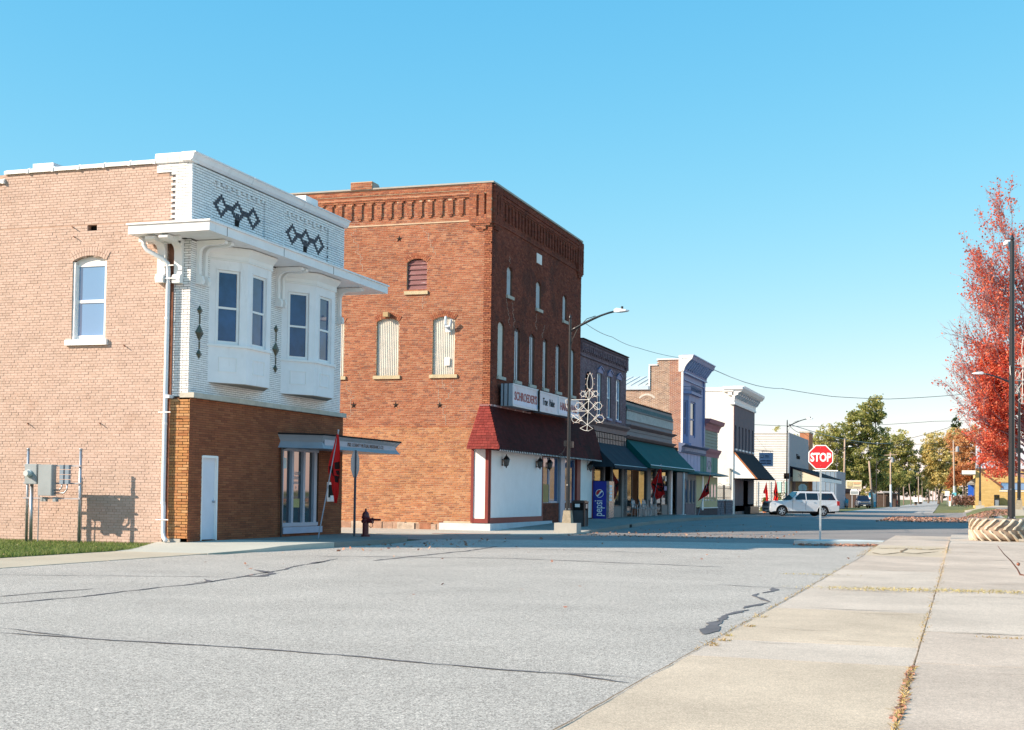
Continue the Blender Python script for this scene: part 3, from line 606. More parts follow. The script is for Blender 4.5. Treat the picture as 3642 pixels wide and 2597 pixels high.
# side window
w_ = window(W, OW, X3, wx(-21.44), wx(-20.48), 5.17, 7.12, .10, .085, m_wpaint, m_glassb, .5)
mb = MB(); pts = arch_pts((wx(-21.45), wx(-20.47), 7.10, 7.285, .13), 10); mb.prism([fr(OW, X3, a, b, -.1) for a, b in pts], (0, .05, 0)); mb.build('arched_head', m_wpaint, w_)
mb = MB(); fbox(mb, OW, X3, wx(-21.46), wx(-21.40), 5.16, 7.15, -.1, -.02); fbox(mb, OW, X3, wx(-20.52), wx(-20.46), 5.16, 7.15, -.1, -.02); mb.build('casing', m_wpaint, w_)
sill(W, OW, X3, wx(-21.6), wx(-20.37), 5.02, 5.16, m_wpaint, .09)
mb = MB(); mb.box(-21.06, -20.76, 29.42, 29.44, 7.88, 8.09); mb.build('vent_hole', m_dark, W)
mb = MB()
for x, z in ((-21.5, 8.05), (-21.45, 7.8), (-19.9, 5.0), (-24.0, 3.05), (-22.7, 3.06), (-20.55, 3.06)):
    mb.tube([(x, 29.28, z), (x+.03, 29.2, z-.01), (x+.09, 29.17, z-.05)], .012, 5)
mb.build('wall_hook', m_rust, W)
# brown ground floor
OB = (-18.02, 29.32, 0); FL = 8.725
opsB = [(.61, 1.36, .16, 2.27), (4.87, 7.13, .28, 2.60)]
fw = slab(W, 'front_wall', OB, Y3, FL, .0, 3.68, opsB, m_brj, .3)
bricks(fw, OB, Y3, FL, .14, 3.66, m_brown, opsB, bl=.29, bh=.047, hdr=0, jt=.011, nind=60)
OP = (-18.58, 29.32, 0)
pw = slab(W, 'pier_wall', OP, X3, .555, 0, 3.68, [], m_brj, .3)
bricks(pw, OP, X3, .56, .22, 3.66, m_orange, bl=.25, bh=.056, hdr=0, jt=.014, nind=60, jit=.005)
mb = MB(); mb.box(-18.69, -18.2, 29.285, 29.6, 0, .205); mb.build('footing', m_conc, W)
mb = MB(); mb.box(-18.72, -18.56, 29.33, 29.5, 0, 8.0); mb.build('wall_return', M('bare_brown_brick', (.20,.09,.06), .9, .2, 6), W)
y = 29.3
for L_ in (2.2, 2.3, 1.25, 1.55, 1.45):
    mb = MB(); mb.box(-18.3, -17.90, y, y+L_-.01, 3.68, 3.805); mb.build('band_stone', m_stone, W); y += L_
# service door with frame
mb = MB(); mb.box(-18.12, -18.07, 29.95, 30.68, .17, 2.25); dd_ = 1; d_ = mb.build('service_door', M('plain_white_door', (.66,.69,.78), .45, .04, 3), W)
mb = MB(); mb.box(-18.1, -18.0, 29.92, 29.96, .15, 2.27); mb.box(-18.1, -18.0, 30.64, 30.69, .15, 2.27); mb.box(-18.1, -17.99, 29.96, 30.64, 2.22, 2.28); mb.build('door_frame', m_wpaint, d_)
mb = MB(); mb.tube([(-18.07, 30.56, 1.12), (-18.0, 30.56, 1.12)], .028, 8); mb.build('door_knob', m_steel, d_)
bx0_ = MB(); [bx0_.box(-18.075, -18.064, 30.66-.03, 30.66, z_, z_+.1) for z_ in (.4, 1.95)]
# shop window unit
m_alu = M('painted_window_metal', (.40,.42,.50), .4, .06, 3)
mb = MB()
for y0, y1 in ((34.19, 34.27), (34.76, 34.88), (35.47, 35.60), (36.16, 36.34)): mb.box(-18.16, -18.02, y0, y1, .5, 2.58)
mb.box(-18.16, -18.0, 34.19, 36.42, .42, .52); mb.box(-18.14, -18.0, 34.19, 36.4, 2.55, 2.64); mb.box(-18.2, -18.04, 34.19, 36.45, .28, .43)
u_ = mb.build('shop_window', m_alu, W)
for y0, y1 in ((34.27, 34.76), (34.88, 35.47), (35.60, 36.16)):
    mb = MB(); mb.box(-18.13, -18.10, y0+.001, y1-.001, .52, 2.55); mb.build('pane', m_glassw, u_)
mb = MB(); mb.box(-18.0, -17.94, 34.15, 36.6, .22, .40); mb.build('stall_board', M('blue_grey_board', (.38,.42,.55), .5, .08, 3), W)
m_ghost = M('window_lettering', (.55,.57,.62), .5, 0)
for i, (s_, hh) in enumerate((('PIKE COUNTY', .10), ('MUTUAL', .10), ('INSURANCE', .08), ('CO', .07))):
    text(s_, hh*1.3, (-18.095, 35.17, 1.88-.13*i), Y3, (0,0,1), m_ghost, 'window_lettering', u_, .001, .62, 'CENTER')
# papers and yellow basket seen behind the glass
mb = MB(); mb.box(-18.099, -18.096, 34.98, 35.40, .95, 1.20); mb.build('window_poster', M('yellow_striped_notice', (.50,.42,.18), .6, .25, 14, stretch=(1, 1, 3)), u_)
mb = MB(); mb.box(-18.099, -18.096, 34.30, 34.58, 2.05, 2.35); mb.build('window_poster', m_cream, u_)
mb = MB(); mb.tube([(-17.94, 33.98, 2.6), (-17.94, 34.03, .14)], .035, 8); mb.tube([(-17.94, 33.98, 2.58), (-17.9, 34.3, 2.66)], .035, 8); mb.build('drain_pipe', m_black, W)
mb = MB(); mb.box(-18.05, -17.99, 36.98, 37.55, 1.12, 1.70); n_ = mb.build('night_deposit_box', M('brushed_frame', (.62,.64,.66), .35, .05, metal=.3), W)
mb = MB(); mb.box(-17.99, -17.985, 37.06, 37.47, 1.24, 1.62); mb.build('recess', m_dark, n_)
mb = MB(); mb.box(-17.985, -17.98, 37.18, 37.40, 1.16, 1.30); mb.build('notice', m_wpaint, n_)
# canopy with flared edge, wraps the far corner
m_can2 = M('canopy_edge_metal', (.20,.22,.26), .4, .1, 2)
def flare(z): return .13*abs((z-2.80)/.19)**1.2
zs = [2.62, 2.70, 2.80, 2.90, 3.00]
mb = MB(); outl = [(-18.0, 33.93), (-17.2, 34.62), (-16.95, 34.95), (-16.95, 40.3), (-17.2, 40.45), (-20.0, 40.45)]
nr = [(-.6, -.6), (-.3, -1), (1, -.35), (1, .3), (.3, 1), (0, 1)]
vs = []
outl = [(-18.02, 34.02), (-17.1, 34.75), (-17.1, 40.0), (-19.2, 40.0), (-19.2, 38.3), (-18.02, 38.3)]
nrm = [(-.0, -1.2), (.85, -.85), (1, 1), (-.2, 1), (-.2, 0), (0, 0)]
for z in zs:
    f_ = flare(z)
    for (x, y), (a, b) in zip(outl, nrm): vs.append((x+a*f_, y+b*f_, z))
N_ = 6; fs = [(i*N_+k, i*N_+(k+1) % N_, (i+1)*N_+(k+1) % N_, (i+1)*N_+k) for i in range(4) for k in range(N_)]
fs += [tuple(reversed(range(N_))), tuple(range(4*N_, 5*N_))]
mb.idx(vs, fs); cn = mb.build('entrance_canopy', m_grey, W)
mb = MB(); 
for (a, b) in (((-18.0, 33.86), (-16.99, 34.62)), ((-16.97, 34.62), (-16.97, 40.15))): mb.tube([(a[0], a[1], 3.01), (b[0], b[1], 3.01)], .025, 5)
mb.build('canopy_lip', m_dark, cn)
mb = MB(); mb.box(-17.075, -17.06, 34.85, 39.9, 2.72, 2.88); mb.build('letter_board', m_alu, cn)
text('PIKE COUNTY MUTUAL INSURANCE CO.', .155, (-17.055, 36.35, 2.745), Y3, (0,0,1), m_black, 'canopy_lettering', cn, .004, .92)
# white glazed brick middle storey
OM = (-18.1, 29.36, 0); ML = 8.61
mw = slab(W, 'glazed_wall', OM, Y3, ML, 3.8, 7.62, [(1.01, 3.61, 4.4, 7.4), (4.86, 7.61, 4.4, 7.4)], m_whj, .2)
bricks(mw, OM, Y3, ML, 3.82, 7.6, m_white, [(.96, 3.76, 4.2, 7.62), (4.81, 7.71, 4.2, 7.62)], bl=.22, bh=.043, hdr=0, jt=.010, nind=200, jit=.0015)
OPW = (-18.62, 29.36, 0)
p2 = slab(W, 'glazed_pier', OPW, X3, .51, 3.7, 7.62, [], m_whj, .2)
bricks(p2, OPW, X3, .52, 3.72, 7.6, m_white, bl=.22, bh=.051, hdr=0, jt=.012, nind=40, jit=.0015)
# parapet with sunk panels and navy brick diamonds
OT = (-18.14, 29.25, 0); TL = 8.82; u_ = lambda y: y-29.25
pan_ = [(30.27, 33.05), (34.15, 36.97)]
regs = []
e = .045
for a, b in ((29.2, 30.27), (33.05, 34.15), (36.97, 38.1)): regs.append((u_(a), u_(b), 7.8, 9.6, e))
for a, b in pan_:
    regs.append((u_(a), u_(b), 9.33, 9.6, e))
    c = a; k = 0
    while c < b:
        regs.append((u_(c), u_(min(b, c+.13)), 9.20 if k % 2 == 0 else 9.13, 9.33, e)); regs.append((u_(min(b, c+.13)), u_(min(b, c+.26)), 9.26, 9.33, e)); c += .26; k += 1
def dia(yc, zc, hy, hz, stem=False):
    n = 9; 
    for i in range(-4, 5):
        z_ = zc+i*.0675
        o = hy*(1-abs(z_-zc)/hz); q = hy*.52*(1-abs(z_-zc)/(hz*.62))
        if o <= .03: continue
        if q > .04: regs.append((u_(yc-o), u_(yc-q), z_-.03, z_+.03, .012, 'navy')); regs.append((u_(yc+q), u_(yc+o), z_-.03, z_+.03, .012, 'navy'))
        else: regs.append((u_(yc-o), u_(yc+o), z_-.03, z_+.03, .012, 'navy'))
for base in (30.80, 34.72):
    dia(base, 8.74, .39, .30); dia(base+.83, 8.72, .39, .30); dia(base+1.66, 8.73, .39, .30)
    for i in range(4): regs.append((u_(base+.74), u_(base+.92), 8.45+i*.0675-.03, 8.45+i*.0675+.03, .012, 'navy'))
    for q in (.415, 1.245): regs.append((u_(base+q-.1), u_(base+q+.1), 8.68, 8.79, .012, 'navy'))
tp = slab(W, 'parapet_wall', OT, Y3, TL, 7.86, 9.55, [], m_whj, .3)
bricks(tp, OT, Y3, TL, 7.88, 9.53, m_white, (), regs, bl=.205, bh=.052, hdr=0, jt=.0155, nind=0, jit=.0025, tagmats={'navy': m_navy})
mb = MB()
for a, b in ((29.26, 30.27), (33.05, 34.15), (36.97, 38.06)): mb.box(-18.2, -18.10, a+.004, b-.004, 7.87, 9.52)
for a, b in pan_: mb.box(-18.2, -18.10, a, b, 9.335, 9.52)
mb.build('parapet_mortar', m_whj, W)
mb = MB()
for y in (31.6, 35.52): mb.box(-18.13, -18.118, y-.1, y+.1, 8.34, 8.50)
mb.build('vent_hole', m_dark, W)
mb = MB()
for k in range(70):
    y = 29.4+8.6*random.random(); h_ = random.uniform(.05, .22)*(1 if random.random() < .6 else .5)
    mb.face([(-18.075, y, 7.9), (-18.075, y+random.uniform(.1, .3), 7.9), (-18.07, y+random.uniform(.05, .2), 7.9+h_), (-18.07, y-.02, 7.9+h_*.8)])
mb.build('flashing_patch', m_wpaint, W, kind='stuff')
# shelf cornice
mb = MB()
mb.box(-18.2, -17.1, 28.52, 39.19, 7.62, 7.84); mb.box(-19.35, -18.2, 28.52, 29.27, 7.62, 7.84); mb.box(-19.35, -18.2, 38.05, 39.19, 7.62, 7.84)
mb.box(-18.14, -17.06, 28.48, 39.23, 7.842, 7.885); mb.box(-19.39, -18.14, 28.48, 29.262, 7.842, 7.885)
sh = mb.build('shelf_cornice', m_wpaint2, W)
mb = MB()
for y in (29.35, 32.3, 35.3): mb.box(-17.1, -17.094, y, y+.012, 7.62, 7.84)
mb.build('fascia_joint', m_dark, sh)
def bracket(O, U, u0, u1, z0=6.50, z1=7.6, ln=.78):
    """scrolled bracket: wall leg with foot, cove, and a long arm with a round nose."""
    mb = MB(); N = Vector(U).cross(Vector((0, 0, 1)))
    prof = [(0, z0+.02), (.17, z0+.02), (.19, z0+.12), (.16, z0+.22), (.09, z0+.25), (.09, z1-.32)]
    for k in range(7): a = math.pi/2*k/6; prof.append((.09+.22*(1-math.cos(a)), z1-.32+.20*math.sin(a)))
    prof += [(ln-.05, z1-.12), (ln, z1-.06), (ln-.03, z1), (0, z1)]
    mb.prism([fr(O, U, u0, z, n_) for n_, z in prof], Vector(U)*(u1-u0))
    b = mb.build('cornice_bracket', m_wpaint, W)
    mb = MB(); c0 = fr(O, U, u0-.015, z1-.055, ln-.02); mb.tube([c0, c0+Vector(U)*(u1-u0+.03)], .05, 10); mb.build('bracket_nose', m_wpaint, b)
for u0, u1 in ((.24, .36), (.54, .66), (4.37, 4.49), (4.63, 4.75), (8.31, 8.43)): bracket(OM, Y3, u0, u1)
OS = (-25.6, 29.27, 0)
bracket(OS, X3, wx(-18.94), wx(-18.72), 6.49, 7.6, .6); bracket((-18.72, 29.36, 0), X3, .2, .42, 6.48, 7.6, .75)
mb = MB(); mb.box(-19.3, -18.15, 28.9, 29.0, 7.5, 7.61); mb.box(-19.2, -18.3, 29.1, 29.2, 7.48, 7.61); mb.build('soffit_beam', m_wpaint, W)
# olive diamond tiles with links
m_olive = M('olive_glazed_tile', (.055,.055,.03), .2, .2, 4)
for yc in (29.80, 33.79):
    mb = MB()
    for zc, hy, hz in ((5.89, .135, .13), (5.33, .20, .22), (4.80, .135, .13)):
        P = [(-18.085, yc, zc-hz), (-18.085, yc+hy, zc), (-18.085, yc, zc+hz), (-18.085, yc-hy, zc)]; mb.idx(P+[(-18.05, yc, zc)], [(0, 1, 4), (1, 2, 4), (2, 3, 4), (3, 0, 4)])
    mb.box(-18.088, -18.07, yc-.02, yc+.02, 5.55, 5.77); mb.box(-18.088, -18.07, yc-.02, yc+.02, 4.93, 5.11)
    mb.build('diamond_tile', m_olive, W)
# bay windows
def bay(y0, y1, y2, y3, xf=-17.5):
    zb, zs_, zc, zt_ = 4.14, 5.09, 7.28, 7.60; xw = -18.1
    plan = [(xw, y0), (xf, y1), (xf, y2), (xw, y3)]
    mb = MB(); mb.prism([(x, y, zb) for x, y in plan], (0, 0, zs_-zb-.03)); B = mb.build('bay_window', m_wpaint2, W)
    def off(d): return [(xw, y0-d*1.2), (xf+d, y1-d*.5), (xf+d, y2+d*.5), (xw, y3+d*1.2)]
    mb = MB(); mb.prism([(x, y, zs_-.03) for x, y in off(.05)], (0, 0, .06)); mb.build('sill_board', m_wpaint, B)
    mb = MB(); A = off(.0); D = off(.13)
    vs = [(x, y, zc+.02) for x, y in off(.03)]+[(x, y, zc+.12) for x, y in off(.04)]+[(x, y, zc+.26) for x, y in D]+[(x, y, zt_) for x, y in D]
    mb.idx(vs, [(i*4+k, i*4+k+1, (i+1)*4+k+1, (i+1)*4+k) for i in range(3) for k in range(3)]+[(3, 2, 1, 0)]); mb.prism([(x, y, zc-.02) for x, y in off(.035)], (0, 0, .035)); mb.build('crown_moulding', m_wpaint, B)
    mb = MB(); mb.prism([(x, y, zb-.02) for x, y in off(-.04)], (0, 0, .018)); mb.build('bay_underside', M('bare_plywood', (.30,.27,.24), .9, .2, 5), B)
    faces = [(plan[0], plan[1]), (plan[1], plan[2]), (plan[2], plan[3])]
    for i, (a, b) in enumerate(faces):
        U = (Vector((b[0], b[1], 0))-Vector((a[0], a[1], 0))); L_ = U.length; U.normalize(); O = (a[0], a[1], 0)
        wl = L_*.20; wr = L_*.80
        mb = MB(); fbox(mb, O, U, 0, wl, zs_+.03, zc-.02, -.12, 0); fbox(mb, O, U, wr, L_, zs_+.03, zc-.02, -.12, 0); fbox(mb, O, U, wl, wr, 7.02, zc-.02, -.12, 0); fbox(mb, O, U, wl, wr, zs_+.03, 5.13, -.12, 0)
        fbox(mb, O, U, wl-.03, wl, 5.1, 7.05, 0, .015); fbox(mb, O, U, wr, wr+.03, 5.1, 7.05, 0, .015)
        mb.build('bay_wall', m_wpaint2, B)
        window(B, O, U, wl+.005, wr-.005, 5.135, 7.015, .04, .06, m_wpaint, m_glass, .49)
        mb = MB(); pu0, pu1 = L_*.27, L_*.75; fr4 = [(pu0, pu1, 4.78, 4.80), (pu0, pu1, 4.42, 4.44), (pu0, pu0+.02, 4.44, 4.78), (pu1-.02, pu1, 4.44, 4.78)]
        for q in fr4: fbox(mb, O, U, *q, -.005, .018)
        mb.build('panel_moulding', m_wpaint, B)
    mb = MB(); mb.box(xw+.02, xf-.13, y1+.05, y2-.05, zs_+.03, zs_+.04); mb.build('bay_floor', m_dark, B)
bay(30.25, 31.12, 32.38, 33.22); bay(34.13, 35.02, 36.28, 37.1)
# downspout
D_ = MB(); D_.tube([(-19.17, 28.93, 7.6), (-19.17, 28.93, 7.42), (-19.10, 28.95, 7.30), (-18.72, 29.1, 7.08), (-18.63, 29.17, 6.98), (-18.63, 29.20, 6.8), (-18.64, 29.20, 1.1), (-18.62, 29.20, 1.0), (-18.62, 29.20, .36), (-18.58, 29.16, .25), (-18.43, 29.02, .17)], .055, 10)
dsp = D_.build('downspout', m_pipew, W, smooth=True)
mb = MB()
for z in (6.92, 6.60, 3.3, .66): mb.box(-18.8, -18.45, 29.135, 29.15, z, z+.025)
for z in (5.6, 3.0, 1.05): mb.tube([(-18.64, 29.20, z), (-18.64, 29.20, z+.06)], .062, 10)
mb.build('pipe_clamp', m_wpaint, dsp)
mb = MB(); mb.box(-18.62, -18.5, 29.15, 29.4, 3.66, 3.74); mb.build('pipe_stub', m_pipew, W)
# ================================================================== BRICK STORE (three storeys)
B3 = thing('brick_store', 'tall three storey red brick store with corbelled parapet and corrugated metal over its arched windows', 'building', (-16.66, 47.75, 0))
OS1 = (-26.5, 47.75, 0); sx = lambda x: x+26.5; SL = sx(-16.66)
opsS = [(sx(-20.06), sx(-19.24), 9.09, 10.28, .16), (sx(-21.27), sx(-20.34), 5.85, 8.04, .13), (sx(-18.97), sx(-18.08), 5.86, 8.04, .13), (sx(-23.55), sx(-22.62), 5.85, 8.04, .13)]
r3 = []
e1 = .05
r3.append((0, SL, 11.58, 11.64, .035))
x = -17.80; 
while x > -26.5:
    r3.append((sx(x-.20), sx(x), 11.90, 12.5, .06)); r3.append((sx(x-.16), sx(x-.04), 11.82, 11.90, .04)); r3.append((sx(x-.26), sx(x+.06), 12.43, 12.5, .05)); x -= .415
r3.append((0, sx(-17.54), 12.5, 12.81, .075)); r3.append((0, sx(-17.54), 12.57, 12.64, .10)); r3.append((0, sx(-17.54), 12.74, 12.81, .11))
for a, b, z0, z1, o in ((-17.54, -17.26, 11.5, 12.94, .11), (-17.26, -17.16, 11.75, 12.55, .0), (-17.26, -17.16, 12.55, 12.94, .11), (-17.26, -17.16, 11.5, 11.75, .11), (-17.16, -16.95, 11.5, 12.94, .11), (-16.95, -16.86, 11.8, 12.6, 0), (-16.95, -16.86, 11.5, 11.8, .11), (-16.95, -16.86, 12.6, 12.94, .11), (-16.86, -16.66, 11.5, 12.94, .11), (-17.48, -16.72, 11.4, 11.5, .085), (-17.3, -16.9, 11.3, 11.4, .06), (-17.22, -17.0, 11.2, 11.3, .035)):
    r3.append((sx(a), sx(b), z0, z1, o))
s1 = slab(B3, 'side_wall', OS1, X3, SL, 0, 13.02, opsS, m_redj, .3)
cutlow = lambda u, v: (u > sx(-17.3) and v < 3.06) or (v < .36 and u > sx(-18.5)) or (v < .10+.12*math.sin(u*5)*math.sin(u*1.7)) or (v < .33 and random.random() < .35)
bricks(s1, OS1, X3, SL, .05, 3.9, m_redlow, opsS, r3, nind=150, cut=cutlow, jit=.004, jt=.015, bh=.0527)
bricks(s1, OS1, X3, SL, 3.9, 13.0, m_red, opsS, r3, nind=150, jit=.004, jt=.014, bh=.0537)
mb = MB()
for r in r3:
    if r[4] > .03 and (r[1]-r[0]) > .05: fbox(mb, OS1, X3, max(0, r[0])+.006, r[1]-.006, r[2]+.004, r[3]-.004, -.01, r[4]-.006)
mb.build('corbel_core', m_redj, s1)
for o in opsS: arch_ring(s1, OS1, X3, o, m_red, 2, .10, .02)
# ledge of rubble and mortar at the base
mb = MB(); x = -26
while x < -18.5:
    L_ = random.uniform(.18, .5); mb.box(x, x+L_-.01, 47.62-random.uniform(0, .06), 47.80, .0, .28+random.uniform(-.02, .035), 0, random.random()+.001); x += L_
mb.build('rubble_footing', M('mortar_smeared_footing', ramp=[(.45,.33,.25), (.34,.15,.09), (.50,.42,.34), (.38,.19,.12)], rough=.95, var=.25, sc=4, bump=.5, bsc=20), B3, kind='stuff')
mb = MB(); mb.box(-26.6, -16.6, 47.68, 48.05, 13.0, 13.06); mb.box(-16.95, -16.6, 48.05, 60.3, 13.0, 13.07); mb.build('coping', m_conc, B3)
mb = MB(); mb.box(-22.42, -21.53, 47.66, 48.3, 13.02, 13.32); ch_ = mb.build('chimney', m_redj, B3); bricks(ch_, (-22.42, 47.66, 0), X3, .89, 13.03, 13.31, m_red, hdr=0, jt=.014, bh=.0537)
mb = MB(); mb.box(-21.72, -21.5, 47.75, 48.3, 13.05, 13.26); mb.build('chimney_cap', m_conc, B3)
# shutter boards in the upper window
for k in range(6):
    z0 = 9.11+k*.19; mb = MB(); mb.prism([(-20.04, 47.86, z0), (-20.04, 47.80, z0), (-20.04, 47.85, z0+.19)], (.79, 0, 0)); mb.build('shutter_board', m_wood, B3)
mb = MB(); mb.box(-20.06, -19.24, 47.90, 47.93, 9.09, 10.3); mb.build('window_backing', m_dark, B3)
mb = MB(); mb.box(-20.1, -19.24, 47.80, 47.86, 10.17, 10.2); mb.build('patch_board', m_wood, B3)
for o in opsS[1:]:
    corr(B3, OS1, X3, (o[0]+.01, o[1]-.01, o[2], o[3], .13), m_corr)
for a, b, z in ((-20.14, -19.18, 8.91), (-21.37, -20.26, 5.72), (-19.07, -17.95, 5.73), (-23.65, -22.52, 5.72)): sill(B3, OS1, X3, sx(a), sx(b), z, z+.13, M('rough_tan_stone', (.55,.46,.30), .9, .15, 4, bump=.6, bsc=15), .07)
m_star = M('iron_star', (.045,.035,.03), .7, .2, 5)
def star(parent, O, U, u, v, r_=.14):
    mb = MB(); P = [fr(O, U, u+r_*(1 if k % 2 == 0 else .36)*math.sin(k*math.pi/5), v+r_*(1 if k % 2 == 0 else .36)*math.cos(k*math.pi/5), .012) for k in range(10)]
    mb.idx(P+[fr(O, U, u, v, .05)], [(k, (k+9) % 10, 10) for k in range(10)]); mb.build('anchor_star', m_star, parent)
for x, z in ((-20.40, 11.06), (-22.18, 4.73), (-20.43, 4.73), (-18.64, 4.71)): star(B3, OS1, X3, sx(x), z)
mb = MB(); mb.box(-20.93, -20.72, 47.52, 47.75, 8.08, 8.25); mb.build('lamp_box', M('tan_metal_box', (.45,.33,.18), .6), B3)
mb = MB(); mb.tube([(-18.40, 47.66, 7.62), (-18.40, 47.60, 7.75), (-18.40, 47.6, 7.92), (-18.42, 47.66, 8.02)], .05, 8); mb.tube([(-18.40, 47.6, 7.63), (-18.2, 47.58, 7.66), (-18.14, 47.5, 7.9)], .05, 8); mb.box(-18.45, -18.25, 47.72, 47.74, 7.45, 7.66); mb.build('vent_elbow', M('pale_blue_metal', (.55,.63,.70), .4, .05), B3)
mb = MB(); mb.box(-18.48, -18.28, 47.76, 47.79, 6.2, 6.5); mb.build('cover_patch', m_wpaint, B3)
# front
OF = (-16.66, 47.75, 0); FLn = 12.5; fy = lambda y: y-47.75
W3 = [(49.53, 50.19), (53.31, 54.02), (57.24, 57.87)]; W2 = [(48.56, 49.28), (50.56, 51.26), (52.50, 53.21), (54.38, 55.0), (56.29, 56.97), (58.62, 59.25)]
opsF = [(fy(a), fy(b), 9.05, 10.2, .14) for a, b in W3]+[(fy(a), fy(b), 5.86, 7.95, .13) for a, b in W2]
rF = [(0, FLn, 11.58, 11.64, .035)]; y = 48.75
while y < 59.4:
    rF.append((fy(y), fy(y+.20), 11.90, 12.5, .06)); rF.append((fy(y+.04), fy(y+.16), 11.82, 11.9, .04)); rF.append((fy(y-.06), fy(y+.26), 12.43, 12.5, .05)); y += .415
rF += [(fy(48.6), fy(59.4), 12.5, 12.81, .075), (fy(48.6), fy(59.4), 12.57, 12.64, .10), (fy(48.6), fy(59.4), 12.74, 12.81, .11)]
for s0, d in ((47.75, 1), (60.25, -1)):
    for a, b, z0, z1, o in ((0, .2, 11.5, 12.94, .11), (.2, .3, 11.8, 12.6, 0), (.2, .3, 12.6, 12.94, .11), (.2, .3, 11.5, 11.8, .11), (.3, .5, 11.5, 12.94, .11), (.5, .6, 11.8, 12.6, 0), (.5, .6, 12.6, 12.94, .11), (.5, .6, 11.5, 11.8, .11), (.6, .85, 11.5, 12.94, .11), (.06, .8, 11.4, 11.5, .085), (.2, .66, 11.3, 11.4, .06)):
        q = sorted((fy(s0+d*a), fy(s0+d*b))); rF.append((q[0], q[1], z0, z1, o))
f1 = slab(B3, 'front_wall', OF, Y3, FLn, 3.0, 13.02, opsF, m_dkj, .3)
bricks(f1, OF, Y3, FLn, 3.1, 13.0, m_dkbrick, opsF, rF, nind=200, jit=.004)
mb = MB()
for r in rF:
    if r[4] > .03 and (r[1]-r[0]) > .05: fbox(mb, OF, Y3, max(0, r[0])+.006, min(FLn, r[1])-.006, r[2]+.004, r[3]-.004, -.01, r[4]-.006)
mb.build('corbel_core', m_dkj, f1)
for o in opsF: arch_ring(f1, OF, Y3, o, m_dkbrick, 1, .1, .015)
for i, (a, b) in enumerate(W3): corr(B3, OF, Y3, (fy(a)+.01, fy(b)-.01, 9.06, 10.19, .14), m_corrg); sill(B3, OF, Y3, fy(a)-.06, fy(b)+.1, 8.94, 9.06, None, .08)
for i, (a, b) in enumerate(W2):
    corr(B3, OF, Y3, (fy(a)+.01, fy(b)-.01, 5.87, 7.94, .13), m_corr if i == 0 else (m_corrg if i == 5 else m_corrd), .07)
    if i in (1, 2, 3, 4):
        mb = MB()
        for q in ((.3,), (.62,)): mb.box(-16.76, -16.70, a+q[0]*(b-a), a+q[0]*(b-a)+.05, 5.9, 7.8)
        mb.build('cover_batten', m_wpaint, B3)
    sill(B3, OF, Y3, fy(a)-.08, fy(b)+.12, 5.74, 5.86, None, .08)
mb = MB(); mb.box(-16.68, -16.63, 53.31, 54.0, 10.93, 11.33); mb.build('square_vent', m_cream, B3)
# crack lines of fresh mortar on both walls
mb = MB()
def mcrack(O, U, u, v0, v1, n=.0105):
    v = v1; q = u
    while v > v0:
        s_ = random.choice((-1, 0, 1, 0))*.1; fbox(mb, O, U, min(q, q+s_)-.012, max(q, q+s_)+.012, v-.01, v, -.01, n); q += s_; fbox(mb, O, U, q-.008, q+.008, v-.07, v, -.01, n); v -= .067
mcrack(OS1, X3, sx(-19.6), 10.4, 11.5); mcrack(OS1, X3, sx(-22.2), 9.9, 11.55); mcrack(OS1, X3, sx(-19.4), 8.4, 8.9); mcrack(OS1, X3, sx(-18.9), 4.0, 5.7); mcrack(OS1, X3, sx(-18.0), 4.9, 5.7); mcrack(OS1, X3, sx(-18.45), 5.3, 5.7); mcrack(OS1, X3, sx(-22.5), 4.2, 5.6)
mcrack(OF, Y3, fy(50.2), 7.9, 8.9); mcrack(OF, Y3, fy(49.5), 7.9, 8.9); mcrack(OF, Y3, fy(54.5), 7.95, 8.5); mcrack(OF, Y3, fy(53.6), 8.2, 8.9); mcrack(OF, Y3, fy(49.8), 10.2, 10.6)
mb.build('mortar_repair', M('fresh_mortar', (.50,.38,.30), .95, .15, 6), B3, kind='stuff')
# other walls
mb = MB(); mb.box(-34, -26.5, 47.77, 48.0, 0, 13.0); mb.box(-34, -16.7, 60.0, 60.23, 0, 13.0); mb.box(-34, -33.8, 48, 60, 0, 13.0); mb.build('rear_wall', m_redj, B3)
mb = MB(); mb.box(-33.8, -16.9, 48.0, 60.0, 12.3, 12.4); mb.build('roof', MATS['grey_roofing'], B3)
# storefront: painted panels, trim, mansard of shingles
mb = MB(); mb.box(-18.5, -16.662, 47.5, 47.76, .0, .31); mb.build('painted_step', M('pale_grey_painted_concrete', (.55,.60,.64), .7, .08, 3, stain=((.35,.36,.36), 2, .64, .5)), B3)
mb = MB(); mb.prism([(-16.66, 47.5, 0), (-16.49, 47.5, 0), (-16.49, 47.5, .31), (-16.66, 47.5, .31)], (0, 8, 0)); mb.build('painted_step', MATS['pale_grey_painted_concrete'], B3)
mb = MB()
for x0, x1 in ((-17.21, -16.99), (-16.985, -16.75)): mb.box(x0, x1, 47.66, 47.74, .49, 3.06)
mb.build('white_panel', m_wpaint, B3)
mb = MB(); mb.box(-17.31, -17.21, 47.62, 47.76, .33, 3.08); mb.box(-16.75, -16.63, 47.62, 47.76, .33, 3.08); mb.box(-17.21, -16.75, 47.63, 47.76, .33, .49); mb.build('red_trim', m_redtrim, B3)
mb = MB(); mb.box(-16.70, -16.63, 47.86, 54.41, .52, 3.04); mb.build('white_panel', M('milky_white_panel', (.86,.85,.86), .5, .05, 1.5, stain=((.68,.68,.70), 1.5, .63, .4, (1, 1, .25))), B3)
